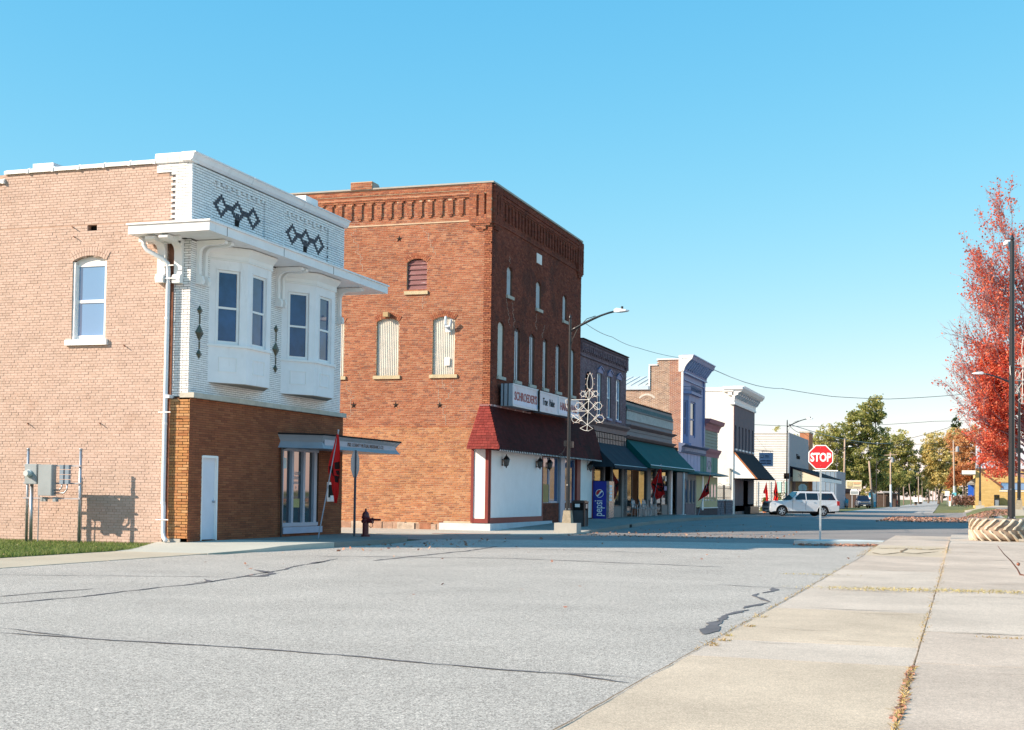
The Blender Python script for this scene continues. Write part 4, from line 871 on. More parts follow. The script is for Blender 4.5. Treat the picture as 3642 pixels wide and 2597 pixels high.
mb = MB(); mb.box(-16.70, -16.60, 47.76, 47.86, .33, 3.06); mb.box(-16.70, -16.60, 47.86, 54.5, .30, .52); mb.box(-16.70, -16.61, 54.41, 54.52, .3, 3.05); mb.box(-16.72, -16.6, 59.75, 60.35, .3, 3.05); mb.build('red_trim', m_redtrim, B3)
OFf = (-16.66, 54.5, 0)
lw = slab(B3, 'stall_riser', OFf, Y3, 5.4, .15, 1.06, [], m_dkj, .2)
bricks(lw, OFf, Y3, 5.4, .2, 1.04, m_dkbrick, bh=.05, hdr=0, nind=30, regs=[(2.55, 3.4, .1, 1.1, 0, 'skip')])
for a, b in ((54.55, 55.62), (55.70, 57.02), (57.75, 59.7)): window(B3, (-16.66, 0, 0), Y3, a, b, 1.06, 3.04, .04, .06, m_alu, m_glass, sash=1)
mb = MB(); mb.box(-16.69, -16.58, 57.04, 57.7, .2, 3.04); mb.build('white_pilaster', m_alu, B3)
mb = MB(); mb.box(-16.652, -16.648, 54.65, 55.45, 1.1, 1.85); mb.build('kraft_paper', M('kraft_paper', (.45,.30,.13), .8, .1), B3)
mb = MB(); mb.box(-16.70, -16.62, 60.4, 62.45, .35, 3.04); mb.build('white_panel', m_cream, B3)
mb = MB(); mb.box(-16.66, -16.60, 62.45, 62.6, .3, 3.3); mb.build('red_trim', m_redtrim, B3)
# mansard
yb0, yb1 = 47.22, 62.5; tx, bx = -16.60, -16.08; tz, bz = 4.66, 3.06
mb = MB(); mb.idx([(bx, yb0, bz), (bx, yb1, bz), (tx, yb1, tz), (tx, 47.62, tz), (-17.32, yb0, bz), (-16.98, 47.62, tz), (-16.7, yb1, bz), (-16.7, yb1, tz), (-17.32, 47.75, bz), (-16.98, 47.75, tz)],
   [(0, 1, 2, 3), (4, 0, 3, 5), (4, 5, 9, 8), (1, 6, 7, 2), (8, 6, 1, 0), (8, 0, 4)]); ms = mb.build('mansard_core', m_shingd, B3)
rows = 16
for i in range(rows):
    t0, t1 = i/rows, (i+1)/rows+.02; 
    def pt(t_): return bz+(tz-bz)*t_
    xl0, xr0 = -17.34+(.36)*t0, bx+(tx-bx)*t0; y0 = yb0+.40*t0; z0 = pt(t0); z1 = pt(t1); y1 = yb0+.40*t1
    x = xl0-(.02 if i % 2 else .09)
    while x < xr0-.02:
        w1 = min(random.choice((.11, .14, .17, .2)), xr0+.01-x); xa = max(x, xl0-.01)
        if x+w1-xa > .03:
            mb = MB(); j_ = random.uniform(-.008, .008)
            mb.idx([(xa, y0-.028, z0+j_), (x+w1-.006, y0-.028, z0+j_), (x+w1-.006, y1-.006, z1), (xa, y1-.006, z1), (xa, y0-.004, z0+j_), (x+w1-.006, y0-.004, z0+j_)], [(0, 1, 2, 3), (4, 5, 1, 0), (0, 3, 4), (1, 5, 2)]); mb.build('shingle', m_shing, ms)
        x += w1
mb = MB()
for i in range(rows):
    t0, t1 = i/rows, (i+1)/rows+.02; y = yb0+.3*t0; xa, xb = bx+(tx-bx)*t0, bx+(tx-bx)*t1; z0, z1 = bz+(tz-bz)*t0, bz+(tz-bz)*t1
    while y < yb1:
        w1 = random.uniform(.14, .26); mb.idx([(xa+.024, y, z0), (xa+.024, min(yb1, y+w1-.006), z0), (xb+.004, min(yb1, y+w1-.006), z1), (xb+.004, y, z1), (xa, y, z0), (xa, min(yb1, y+w1-.006), z0)], [(0, 1, 2, 3), (4, 5, 1, 0)], 0, random.random()+.001); y += w1
mb.build('shingle_courses', m_shingd, ms, kind='stuff')
mb = MB(); mb.box(-17.0, -16.56, 47.58, 47.76, 4.66, 4.72); mb.box(-16.66, -16.56, 47.76, 52.5, 4.66, 4.73); mb.build('torn_flashing', M('torn_flashing', (.35,.17,.16), .8, .2, 4, stain=((.7,.65,.62), 4, .55, .8)), ms)
L_ = MB(); 
for i in range(68):
    y = 47.3+i*.22; L_.lathe([(.012, 0), (.02, .02), (.016, .05), (.004, .07)], (bx+.01, y, bz-.075), 6)
lt = L_.build('light_string', m_wpaint, B3)
mb = MB(); mb.tube([(bx+.01, 47.25+i*.5, bz-.0-.01*(i % 2)) for i in range(31)], .006, 4); mb.build('cable', m_dark, lt)
# sign cabinet
def cab(y0, y1, z0, z1, xf=-16.06, end=False):
    mb = MB(); mb.box(-16.52, xf, y0, y1, z0, z1); c = mb.build('sign_cabinet', M('sign_cabinet_metal', (.36,.40,.46), .5, .1, 2, stain=((.16,.12,.12), 2.5, .62, .6)), B3)
    mb = MB(); f_ = .05
    for q in ((y0, y1, z1-f_, z1+.01), (y0, y1, z0-.01, z0+f_), (y0-.01, y0+f_, z0+f_, z1-f_), (y1-f_, y1+.01, z0+f_, z1-f_)): mb.box(xf-.01, xf+.025, *q)
    mb.build('cabinet_frame', M('pale_frame_metal', (.62,.64,.68), .4, .08), c)
    mb = MB(); mb.box(xf, xf+.008, y0+.05, y1-.05, z0+.05, z1-.05); mb.build('sign_face', M('frosted_sign_face', (.56,.58,.66), .35, .1, 1.2, stain=((.48,.36,.38), 1.6, .56, .5)), c)
    return c
c = cab(48.62, 51.88, 4.73, 5.57)
mb = MB(); mb.box(-16.05, -16.048, 48.7, 50.25, 4.80, 4.98); mb.box(-16.05, -16.048, 50.29, 51.8, 4.80, 4.98); mb.build('sky_blue_band', M('sign_pale_blue', (.48,.62,.80), .3, .05), c)
m_sred = M('faded_red_lettering', (.33,.035,.04), .5, .2, 6)
text("SCHROEDER'S", .46, (-16.045, 50.25, 4.97), Y3, (0,0,1), m_sred, 'sign_lettering', c, .004, .98, 'CENTER', .006)
c = cab(51.92, 54.72, 4.74, 5.55)
[text(t_, .42, (-16.045, y_, 5.02), Y3, (0,0,1), m_dark, 'sign_lettering', c, .004, .85, 'CENTER', .004, .35) for t_, y_ in (('True', 52.78), ('Value', 53.72))]
c = cab(54.74, 57.9, 4.76, 5.54)
mb = MB(); mb.box(-16.05, -16.048, 54.82, 57.8, 4.83, 5.0); mb.build('sky_blue_band', MATS['sign_pale_blue'], c)
text('HARDWARE', .46, (-16.045, 56.3, 4.98), Y3, (0,0,1), m_sred, 'sign_lettering', c, .004, 1.02, 'CENTER', .006)
mb = MB(); mb.box(-16.52, -16.0, 51.80, 51.93, 4.70, 5.56); mb.build('cabinet_divider', m_dark, B3)
mb = MB()
for x in (-16.42, -16.25): mb.box(x, x+.03, 48.60, 48.62, 4.73, 5.57)
mb.build('cabinet_rib', m_dark, B3)
# wall lanterns
def lantern(y, z, face=1):
    T = thing('wall_lantern', 'LANT', 'wall lamp', (-16.60, y, z))
    mb = MB(); mb.box(-16.63, -16.60, y-.05, y+.05, z-.14, z+.12); mb.tube([(-16.60, y, z-.08), (-16.5, y, z-.16), (-16.46, y, z-.10)], .012, 6); mb.build('bracket', m_black, T)
    mb = MB(); mb.lathe([(.02, -.22), (.03, -.16), (.085, -.12), (.085, -.10)], (-16.46, y, z), 6); mb.lathe([(.15, .10), (.13, .13), (.05, .24), (.02, .25), (.02, .31)], (-16.46, y, z), 6)
    for k in range(6): a = k*math.pi/3; mb.tube([(-16.46+.08*math.cos(a), y+.08*math.sin(a), z-.11), (-16.46+.125*math.cos(a), y+.125*math.sin(a), z+.1)], .009, 4)
    mb.build('lantern_frame', m_black, T)
    mb = MB(); mb.lathe([(.072, -.10), (.112, .098)], (-16.46, y, z), 6); mb.build('lantern_glass', M('smoked_glass', (.10,.10,.10), .15, .1), T)
    return T
for (y, z), l in zip(((49.2, 2.62), (53.55, 2.66), (54.95, 2.64), (61.6, 2.72)), ('black wall lantern on the white panel nearest the red corner post', 'black wall lantern at the far end of the long white panel', 'black wall lantern in front of the first shop window', 'black wall lantern on the narrow white panel above the rubbish bin')):
    t_ = lantern(y, z); t_['label'] = l; t_['group'] = 'lanterns on the brick store front'
# ================================================================== SHOPS ALONG THE STREET
XF = -16.66
def bx(parent, name, mat, *boxes):
    r = None
    for q in boxes:
        mb = MB(); mb.box(*q); o = mb.build(name, mat, parent); r = r or o
    return r
m_skyg = M('painted_sky_pane', (.16,.30,.48), .05, .05, 1, spec=1., ior=2.2)  # sky reflection of the upper panes painted into the base colour
# ---- purple brick shop
P_ = thing('purple_brick_shop', 'two storey purple painted brick shop with three hooded sash windows and a slate awning', 'building', (XF, 60.25, 0))
OPp = (XF, 60.25, 0); LP = 9.0; py = lambda y: y-60.25
wp = [(63.35, 64.13), (65.27, 66.03), (67.12, 67.97)]
opsP = [(py(a), py(b), 5.22, 7.35) for a, b in wp]+[(py(61.16), py(62.0), 4.9, 7.18, .18)]
rP = [(0, LP, 8.36, 8.58, .10), (0, LP, 8.44, 8.5, .14), (0, LP, 7.80, 7.88, .05)]
y = 60.3
while y < 69.2: rP.append((py(y), py(y+.17), 8.10, 8.36, .09)); rP.append((py(y+.03), py(y+.14), 8.0, 8.10, .05)); y += .335
rP.append((py(68.85), LP, 7.9, 8.58, .12))
f_ = slab(P_, 'front_wall', OPp, Y3, LP, 4.5, 8.56, opsP, m_purj, .25)
bricks(f_, OPp, Y3, LP, 4.9, 8.56, m_purple, opsP, rP, bh=.055, hdr=0, nind=60, jit=.006)
mb = MB()
for r in rP:
    if r[1]-r[0] > .1: fbox(mb, OPp, Y3, r[0]+.005, r[1]-.005, r[2]+.004, r[3]-.004, -.01, r[4]-.006)
mb.build('corbel_core', m_purj, f_)
bx(P_, 'coping', M('tarred_coping', (.06,.04,.05), .8), (XF-.25, XF+.16, 60.25, 69.27, 8.58, 8.62))
arch_ring(f_, OPp, Y3, opsP[3], m_purple, 1, .09, .03)
bx(P_, 'blind_window', m_dark, (XF-.2, XF-.16, 61.1, 62.05, 4.85, 7.2))
m_hood = M('lavender_grey_hood', (.30,.27,.40), .6, .1, 3)
for a, b in wp:
    w_ = window(P_, OPp, Y3, py(a), py(b), 5.22, 7.35, .05, .07, m_wpaint, m_glass, .48, upper=m_skyg)
    mb = MB(); c = (a+b)/2
    mb.prism([(XF, a-.06, 7.30), (XF, b+.08, 7.30), (XF, b+.08, 7.44), (XF, c, 7.60), (XF, a-.06, 7.44)], (.07, 0, 0)); mb.prism([(XF+.07, a-.1, 7.42), (XF+.07, c, 7.60), (XF+.07, b+.12, 7.42), (XF+.07, b+.12, 7.47), (XF+.07, c, 7.655), (XF+.07, a-.1, 7.47)], (.05, 0, 0)); mb.build('window_hood', m_hood, w_)
    bx(w_, 'sill', m_hood, (XF-.05, XF+.08, a-.06, b+.08, 5.12, 5.22))
mb = MB(); mb.prism([(XF, 60.3, 4.5), (XF+.06, 60.3, 4.5), (XF+.08, 60.3, 4.72), (XF+.26, 60.3, 4.86), (XF+.28, 60.3, 4.95), (XF, 60.3, 5.02)], (0, 8.95, 0)); mb.build('shop_cornice', M('mauve_brown_cornice', (.24,.17,.17), .6, .15, 3), P_)
bx(P_, 'transom_band', M('pitted_glass_block', (.16,.15,.16), .35, .5, 9), (XF-.05, XF+.03, 62.1, 69.15, 3.95, 4.46))
mb = MB()
for i in range(22): mb.box(XF+.03, XF+.05, 62.15+i*.32, 62.18+i*.32, 3.95, 4.46)
mb.box(XF+.03, XF+.05, 62.1, 69.15, 4.18, 4.21); mb.build('transom_bars', m_dark, P_, kind='stuff')
bx(P_, 'rear_wall', m_purj, (-32, XF-.26, 60.26, 60.4, 0, 8.4), (-32, XF-.26, 69.05, 69.2, 0, 8.4), (-32, -31.8, 60.4, 69.05, 0, 8.3)); bx(P_, 'roof', MATS['grey_roofing'], (-31.8, XF-.3, 60.4, 69.05, 8.0, 8.05))
m_block = M('split_face_block', (.16,.15,.15), .9, .4, 8, bump=.6, bsc=10)
def shopfront(T, parts, z0, z1, x=XF):
    """parts: (kind, y0, y1)"""
    for k, a, b in parts:
        if k == 'g':
            window(T, (x, 0, 0), Y3, a, b, z0+.55, z1, .05, .05, M('bronze_frame', (.07,.055,.05), .4), m_glassw, sash=1)
            bx(T, 'stall_riser', m_taupe, (x-.1, x-.02, a, b, z0, z0+.55))
        elif k == 'G': window(T, (x, 0, 0), Y3, a, b, z0+.12, z1, .05, .05, MATS.get('bronze_frame') or m_dark, m_glassw, sash=1)
        elif k == 'b':
            mbx = MB(); z = z0; i = 0
            while z < z1: mbx.box(x-.1, x+.02+.012*(i % 2), a+.01*(i % 2), b, z, z+.10, 0, random.random()+.001); z += .112; i += 1
            mbx.build('block_pier', m_block, T, kind='stuff')
        elif k == 'w': bx(T, 'post', m_wpaint2, (x-.08, x+.03, a, b, z0, z1))
        elif k == 't': bx(T, 'post', m_taupe, (x-.08, x+.02, a, b, z0, z1))
        elif k == 'd':
            bx(T, 'recess', m_dark, (x-1.3, x-1.25, a, b, z0, z1)); bx(T, 'door', m_black, (x-.95, x-.9, a+.1, b-.1, z0, z0+2.1))
shopfront(P_, [('b', 62.6, 63.0), ('g', 63.0, 64.8), ('t', 64.8, 65.0), ('d', 65.0, 66.4), ('t', 66.4, 66.6), ('g', 66.65, 68.55), ('t', 68.55, 68.95), ('b', 68.98, 69.5)], .31, 3.0)
bx(P_, 'shop_lintel', m_dark, (XF-.06, XF, 62.6, 69.6, 3.0, 3.95))
def awning(parent, y0, y1, z1, z0, x1, mat, val=.16, x0=XF+.02, scal=False, name='awning', edge=None):
    mb = MB(); n = 12; e = []
    for i in range(n+1):
        y = y0+(y1-y0)*i/n; s_ = .0
        e += [(x0, y, z1), (x0+(x1-x0)*.5, y, (z0+z1)/2-.03*math.sin(math.pi*(i % 3)/3)-.02), (x1, y, z0), (x1+.01, y, z0-val-(.02*(i % 2) if scal else 0))]
    mb.idx(e, [(i*4+k, i*4+k+1, i*4+k+5, i*4+k+4) for i in range(n) for k in range(3)])
    for y in (y0, y1): mb.face([(x0, y, z1), (x1, y, z0), (x1, y, z0-val), (x0, y, z0-val)])
    a = mb.build(name, mat, parent)
    mb = MB(); mb.tube([(x1, y0, z0), (x1, y1, z0)], .02, 5)
    for y in (y0+.02, y1-.02): mb.tube([(x0, y, z0), (x1, y, z0)], .018, 5)
    mb.build('awning_frame', m_steel, a)
    if edge:
        mb = MB(); mb.tube([(x1+.022, y0, z0-.01), (x1+.022, y1, z0-.01)], .012, 4); mb.build('awning_piping', edge, a)
    if scal:
        mb = MB(); y = y0
        while y < y1: mb.prism([(x1+.014, y, z0-val+.02), (x1+.014, y+.18, z0-val+.02), (x1+.014, y+.15, z0-val-.07), (x1+.014, y+.03, z0-val-.07)], (.004, 0, 0)); y += .2
        mb.build('valance_scallops', mat, a, kind='stuff')
    return a
awning(P_, 62.3, 69.25, 3.97, 2.86, -15.5, m_navyc, .10, scal=True)
# ---- low shop with green awning
G = thing('low_shop', 'single storey grey boarded shop with teal awning and a row of parapet balusters', 'building', (XF, 69.3, 0))
bx(G, 'front_wall', m_taupe, (XF-.3, XF-.02, 69.27, 81.2, 3.0, 6.3))
for z0, z1, e in ((4.55, 4.78, .02), (4.80, 5.02, .03), (5.12, 5.36, .03)): bx(G, 'fascia_board', M('grey_violet_board', (.26,.245,.26), .7, .15, 3, stretch=(1, .3, 6)), (XF-.02, XF+e, 69.28, 81.15, z0, z1))
mb = MB(); mb.prism([(XF, 69.28, 4.95), (XF+.08, 69.28, 4.98), (XF+.28, 69.28, 5.08), (XF+.3, 69.28, 5.12), (XF, 69.28, 5.14)], (0, 12.1, 0)); mb.prism([(XF, 69.28, 4.40), (XF+.06, 69.28, 4.40), (XF+.22, 69.28, 4.52), (XF+.22, 69.28, 4.56), (XF, 69.28, 4.58)], (0, 12.3, 0)); mb.build('cornice', MATS['mauve_brown_cornice'], G)
y = 69.4
while y < 81.1:
    mb = MB(); mb.box(XF+.0, XF+.06, y, y+.15, 5.40, 5.85); mb.build('baluster', M('pale_baluster', (.66,.62,.58), .7, .15, 5), G); y += .285
bx(G, 'baluster_backing', m_dark, (XF-.02, XF-.01, 69.3, 81.15, 5.36, 5.88)); bx(G, 'rail', m_taupe, (XF-.02, XF+.09, 69.28, 81.2, 5.87, 5.94), (XF-.02, XF+.08, 69.28, 81.2, 5.36, 5.40))
for i in range(4):
    mb = MB(); y = 69.28
    while y < 81.1: w1 = random.uniform(.2, .4); mb.box(XF+.05-.05*i, XF+.07-.05*i, y, min(81.15, y+w1-.008), 5.95+.1*i, 6.06+.1*i, 0, random.random()+.001); y += w1
    mb.build('shingle_course', m_teals, G, kind='stuff')
mb = MB(); y = 69.3
while y < 81.1: mb.tube([(XF-.2, y, 6.36), (XF+.02, y, 6.36)], .05, 6); y += .42
mb.build('ridge_tiles', m_dark, G, kind='stuff')
bx(G, 'rear_wall', m_taupe, (-30, XF-.3, 69.3, 69.5, 0, 6.2), (-30, -17.2, 83.85, 84.0, 0, 4.2), (-17.4, -17.2, 81.2, 83.85, 0, 4.4)); bx(G, 'roof', MATS['grey_roofing'], (-30, XF-.3, 69.5, 83.9, 4.3, 4.4))
shopfront(G, [('t', 69.5, 69.7), ('G', 69.7, 71.1), ('d', 71.1, 72.6), ('g', 72.6, 74.5), ('t', 74.5, 75.4), ('g', 75.4, 76.7), ('t', 76.7, 77.0), ('G', 77.0, 78.5), ('g', 78.6, 80.2), ('t', 80.2, 80.45), ('w', 81.0, 81.35), ('d', 81.4, 82.9)], .32, 2.95)
bx(G, 'shop_lintel', m_dark, (XF-.06, XF, 69.6, 83, 2.95, 4.4))
bx(G, 'paper_notice', m_wpaint, (XF-.04, XF-.035, 79.4, 79.9, 2.3, 2.6)); bx(G, 'paper_notice', M('blue_notice', (.1,.15,.4), .5), (XF-.04, XF-.035, 79.3, 80.0, 1.75, 2.0))
awning(G, 69.45, 81.6, 4.34, 3.03, -15.35, m_teal, .17, edge=m_wpaint)
for y in (82.3, 83.2): 
    t_ = thing('barn_lamp', 'small metal gooseneck lamp under the lavender boards, %s' % ('nearer the teal awning' if y < 83 else 'nearer the blue bay'), 'wall lamp', (XF, y, 2.9)); t_['group'] = 'gooseneck lamps by the blue shop'
    mb = MB(); mb.tube([(XF, y, 3.05), (XF+.3, y, 3.1), (XF+.4, y, 3.0)], .012, 5); mb.lathe([(.02, .08), (.13, 0)], (XF+.4, y, 2.93), 8); mb.build('lamp_shade', m_steel, t_)
# ---- blue shop house
Bl = thing('blue_shop_house', 'tall narrow shop house with lavender blue oriel window, bracketed cornice and a brick side wall', 'building', (XF, 84.05, 0))
OB2 = (-20.3, 84.05, 0); bxx = lambda x: x+20.3
def cutB(u, v):
    x = u-20.3
    return v > (9.97 if x > -18.2 else (9.62 if x > -18.68 else 8.1))
rr = [(bxx(-17.45), bxx(-16.6), 4, 10.2, .002, 'red')]
for (a, b, z0, z1) in ((-17.40, -17.2, 7, 7.3), (-17.4, -17.25, 9.1, 9.6), (-17.4, -17.3, 5.9, 6.4)): rr.insert(0, (bxx(a), bxx(b), z0, z1, .001))
s_ = slab(Bl, 'side_wall', OB2, X3, bxx(XF), 4.2, 8.1, [], m_palej, .3)
bx(Bl, 'side_wall', m_palej, (-18.68, XF, 84.05, 84.35, 8.1, 9.6), (-18.2, XF, 84.05, 84.35, 9.6, 9.95))
opb = [(bxx(-19.3), bxx(-18.42), 6.3, 7.72, .2)]
bricks(s_, OB2, X3, bxx(XF), 4.3, 9.95, m_pale, (), rr, hdr=0, bl=.22, bh=.05, jt=.02, nind=60, tagmats={'red': m_red}, cut=cutB)
arch_ring(s_, OB2, X3, opb[0], m_palej, 1, .12, .02, 'blind_arch')
bx(Bl, 'coping', m_wpaint, (-18.25, XF+.02, 83.98, 84.4, 9.95, 10.02), (-18.75, -18.2, 83.98, 84.4, 9.6, 9.68), (-18.76, -18.68, 83.98, 84.4, 8.1, 9.62))
mb = MB(); mb.idx([(-26, 83.95, 8.33), (-18.76, 83.95, 8.33), (-18.76, 88.6, 9.32), (-26, 88.6, 9.32)], [(0, 1, 2, 3)]); ro = mb.build('seamed_roof', M('pale_green_roof_metal', (.58,.64,.60), .45, .04, 1), Bl)
for i in range(16):
    x = -25.8+i*.45; mb = MB(); mb.prism([(x, 83.95, 8.34), (x+.03, 83.95, 8.34), (x+.03, 83.95, 8.375), (x, 83.95, 8.375)], (0, 4.65, .99)); mb.build('roof_seam', m_wpaint2, ro)
bx(Bl, 'eave_fascia', M('pale_blue_trim', (.50,.60,.72), .5), (-26, -18.76, 83.93, 83.96, 8.10, 8.33))
bx(Bl, 'front_wall', m_blue, (XF-.25, XF, 84.3, 91.9, 4.2, 9.3)); bx(Bl, 'corner_board', m_wpaint, (XF-.02, XF+.09, 84.0, 84.10, 4.75, 9.25)); bx(Bl, 'corner_board', m_blue, (XF-.0, XF+.085, 84.10, 84.35, 4.75, 9.25), (XF, XF+.085, 91.4, 91.85, 4.75, 9.25))
prof = [(XF-.2, 9.2), (XF+.1, 9.2), (XF+.14, 9.28), (XF+.17, 9.42), (XF+.28, 9.62), (XF+.5, 9.88), (XF+.62, 9.95), (XF+.72, 10.22), (XF-.2, 10.22)]
mb = MB(); mb.prism([(x, 84.0, z) for x, z in prof], (0, .06, 0)); mb.build('cornice_end', m_wpaint, Bl)
mb = MB(); mb.prism([(x, 84.06, z) for x, z in prof if True], (0, 7.9, 0)); cbn = mb.build('cornice', m_blue, Bl)
bx(cbn, 'cornice_band', M('pale_blue_trim2', (.36,.42,.62), .5), (XF, XF+.2, 84.1, 91.9, 9.12, 9.2), (XF, XF+.76, 84.02, 91.95, 10.2, 10.26), (XF, XF+.11, 84.36, 91.4, 8.72, 8.76))
for i in range(11):
    y = 84.5+i*.68; mb = MB(); mb.prism([(XF+.15, y, 9.3), (XF+.3, y, 9.42), (XF+.5, y, 9.7), (XF+.66, y, 9.92), (XF+.5, y, 9.92), (XF+.25, y, 9.6)], (0, .12, 0)); mb.build('cornice_bracket', MATS['pale_blue_trim2'], Bl)
plan = [(XF, 84.2), (-16.28, 84.55), (-16.28, 88.0), (XF, 88.5)]
mb = MB(); mb.prism([(x, y, 4.75) for x, y in plan], (0, 0, .42)); or_ = mb.build('oriel', m_blue, Bl)
mb = MB(); mb.prism([(x, y, 7.62) for x, y in plan], (0, 0, .22)); P2 = [(XF, 84.0), (-16.1, 84.4), (-16.1, 88.2), (XF, 88.8)]; mb.prism([(x, y, 7.84) for x, y in P2], (0, 0, .16)); mb.prism([(x, y, 4.60) for x, y in P2], (0, 0, .14)); mb.build('oriel_moulding', m_blue, or_)
for i, (a, b) in enumerate(zip(plan, plan[1:])):
    U = Vector((b[0]-a[0], b[1]-a[1], 0)); L_ = U.length; U.normalize(); O = (a[0], a[1], 0); m0, m1 = (.2, .8) if i != 1 else (.14, .62)
    mb = MB(); fbox(mb, O, U, 0, L_*m0, 5.17, 7.62, -.1, 0); fbox(mb, O, U, L_*m1, L_, 5.17, 7.62, -.1, 0); fbox(mb, O, U, L_*m0, L_*m1, 7.42, 7.62, -.1, 0); mb.build('oriel_wall', m_blue, or_)
    window(or_, O, U, L_*m0, L_*m1, 5.17, 7.42, .06, .10, m_blue, m_glassw if i == 1 else m_glass, .5)
mb = MB()
for y in [84.5+.38*i for i in range(10)]: mb.tube([(-16.15, y, 8.0), (-16.15, y, 8.33)], .014, 4); mb.lathe([(.03, 0), (.0, .09)], (-16.15, y, 8.33), 5)
for z in (8.06, 8.27): mb.tube([(-16.6, 84.1, z), (-16.15, 84.45, z), (-16.15, 88.1, z), (-16.6, 88.6, z)], .014, 4)
for i in range(9):
    y = 84.69+.38*i; mb.tube([(-16.15, y+.1*math.cos(k*.785), 8.165+.08*math.sin(k*.785)) for k in range(9)], .009, 4)
mb.build('iron_cresting', M('dark_blue_iron', (.05,.07,.14), .5), or_)
m_shab = M('lavender_weathered', (.36,.35,.45), .7, .25, 5)
mb = MB(); mb.prism([(XF, 83.2, 4.15), (XF+.15, 83.2, 4.15), (XF+.2, 83.2, 4.3), (XF+.2, 83.2, 4.5), (XF+.42, 83.2, 4.62), (XF+.42, 83.2, 4.7), (XF, 83.2, 4.75)], (0, 8.5, 0)); mb.build('shop_cornice', M('slate_blue_paint', (.14,.17,.27), .6, .1), Bl)
bx(Bl, 'frieze', m_shab, (XF, XF+.21, 84.3, 91.6, 4.28, 4.5))
for i in range(13): y = 83.0+i*.57; bx(Bl, 'vertical_board', m_lav, (XF-.04, XF+.04+.015*(i % 2), y, y+.56, 3.05, 4.15))
bx(Bl, 'dark_lintel', m_dark, (XF-.1, XF+.1, 82.6, 90.4, 2.92, 3.05))
bx(Bl, 'dark_screen', M('slate_panel', (.06,.075,.10), .5, .1), (XF-.1, XF-.02, 82.95, 84.9, .25, 2.92)); bx(Bl, 'white_jamb', m_wpaint2, (XF-.05, XF+.05, 84.85, 85.0, .2, 2.92), (XF-.05, XF+.05, 83, 85.6, .18, .28))
bx(Bl, 'stall_riser', M('worn_mauve_base', (.20,.15,.16), .8, .2, 4, stain=((.5,.45,.42), 6, .68, .8)), (XF-.1, XF, 85.6, 89.0, .15, .95)); bx(Bl, 'head_board', m_taupe, (XF-.1, XF, 85.0, 89.1, 2.5, 2.95))
for a, b in ((85.7, 86.4), (86.8, 87.7), (88.0, 88.8)): window(Bl, (XF, 0, 0), Y3, a, b, .95, 2.5, .02, .06, m_taupe, m_glass, sash=1)
bx(Bl, 'pilaster', M('warm_grey_pilaster', (.30,.25,.23), .7, .1), (XF-.1, XF+.03, 86.4, 86.8, .95, 2.5), (XF-.1, XF+.03, 87.7, 88.0, .95, 2.5), (XF-.1, XF+.03, 88.8, 89.15, .2, 2.5))
bx(Bl, 'rear_wall', m_palej, (-30, -20.3, 84.1, 84.3, 0, 8.0), (-30, XF-.2, 91.7, 91.9, 0, 9.2), (-30, -29.8, 84.3, 91.7, 0, 8)); bx(Bl, 'roof', MATS['grey_roofing'], (-29.8, XF-.25, 84.4, 91.7, 7.9, 8.0)); bx(Bl, 'roof_backing', MATS['grey_roofing'], (-18.7, XF-.25, 84.4, 91.7, 9.4, 9.5))
# ---- pink and sage shop
K = thing('pink_cornice_shop', 'narrow shop with pink cornices, sage clapboards, green boards and pale yellow front', 'building', (XF, 91.9, 0))
bx(K, 'front_wall', m_sage, (XF-.3, XF-.03, 91.9, 97.35, 3.0, 6.2))
for i in range(6): z = 4.72+i*.215; mb = MB(); mb.prism([(XF-.03, 91.9, z), (XF+.03, 91.9, z), (XF-.01, 91.9, z+.215), (XF-.03, 91.9, z+.215)], (0, 5.42, 0)); mb.build('clapboard', m_sage, K)
mb = MB(); mb.prism([(XF, 91.7, 5.98), (XF+.06, 91.7, 5.98), (XF+.10, 91.7, 6.15), (XF+.22, 91.7, 6.38), (XF+.42, 91.7, 6.45), (XF+.50, 91.7, 6.70), (XF, 91.7, 6.72)], (0, 5.85, 0)); mb.build('cornice', m_pink, K)
mb = MB(); mb.prism([(XF, 90.6, 4.16), (XF+.05, 90.6, 4.16), (XF+.09, 90.6, 4.35), (XF+.22, 90.6, 4.55), (XF+.26, 90.6, 4.70), (XF, 90.6, 4.72)], (0, 6.95, 0)); mb.build('shop_cornice', m_pink, K)
for i, (a, b) in enumerate(((90.5, 91.6), (91.6, 92.7), (94.6, 95.6), (95.6, 97.3))): bx(K, 'green_board', m_green, (XF-.04, XF+.03+.012*(i % 2), a, b-.03, 3.05, 4.16))
sb = bx(K, 'sign_board', M('lilac_sign', (.42,.36,.42), .6), (XF-.04, XF+.05, 92.75, 94.55, 3.1, 4.15))
mb = MB(); mb.tube([(XF+.06, 93.65+.72*math.cos(math.pi*k/10), 3.45+.4*math.sin(math.pi*k/10)) for k in range(11)], .02, 4); mb.build('arch_emblem', M('violet_grey', (.22,.18,.24), .6), sb)
mb = MB(); mb.prism([(XF+.055, 93.35, 3.3), (XF+.055, 93.9, 3.3), (XF+.055, 93.65, 3.75)], (.004, 0, 0)); mb.build('arch_emblem', m_green, sb)
mb = MB(); mb.prism([(XF, 86.2, 2.84), (XF+.75, 86.2, 2.86), (XF+.75, 86.2, 2.93), (XF+.4, 86.2, 3.02), (XF, 86.2, 3.1)], (0, 11.5, 0)); mb.build('shop_canopy', M('faded_teal_canopy', (.10,.22,.23), .6, .1), K)
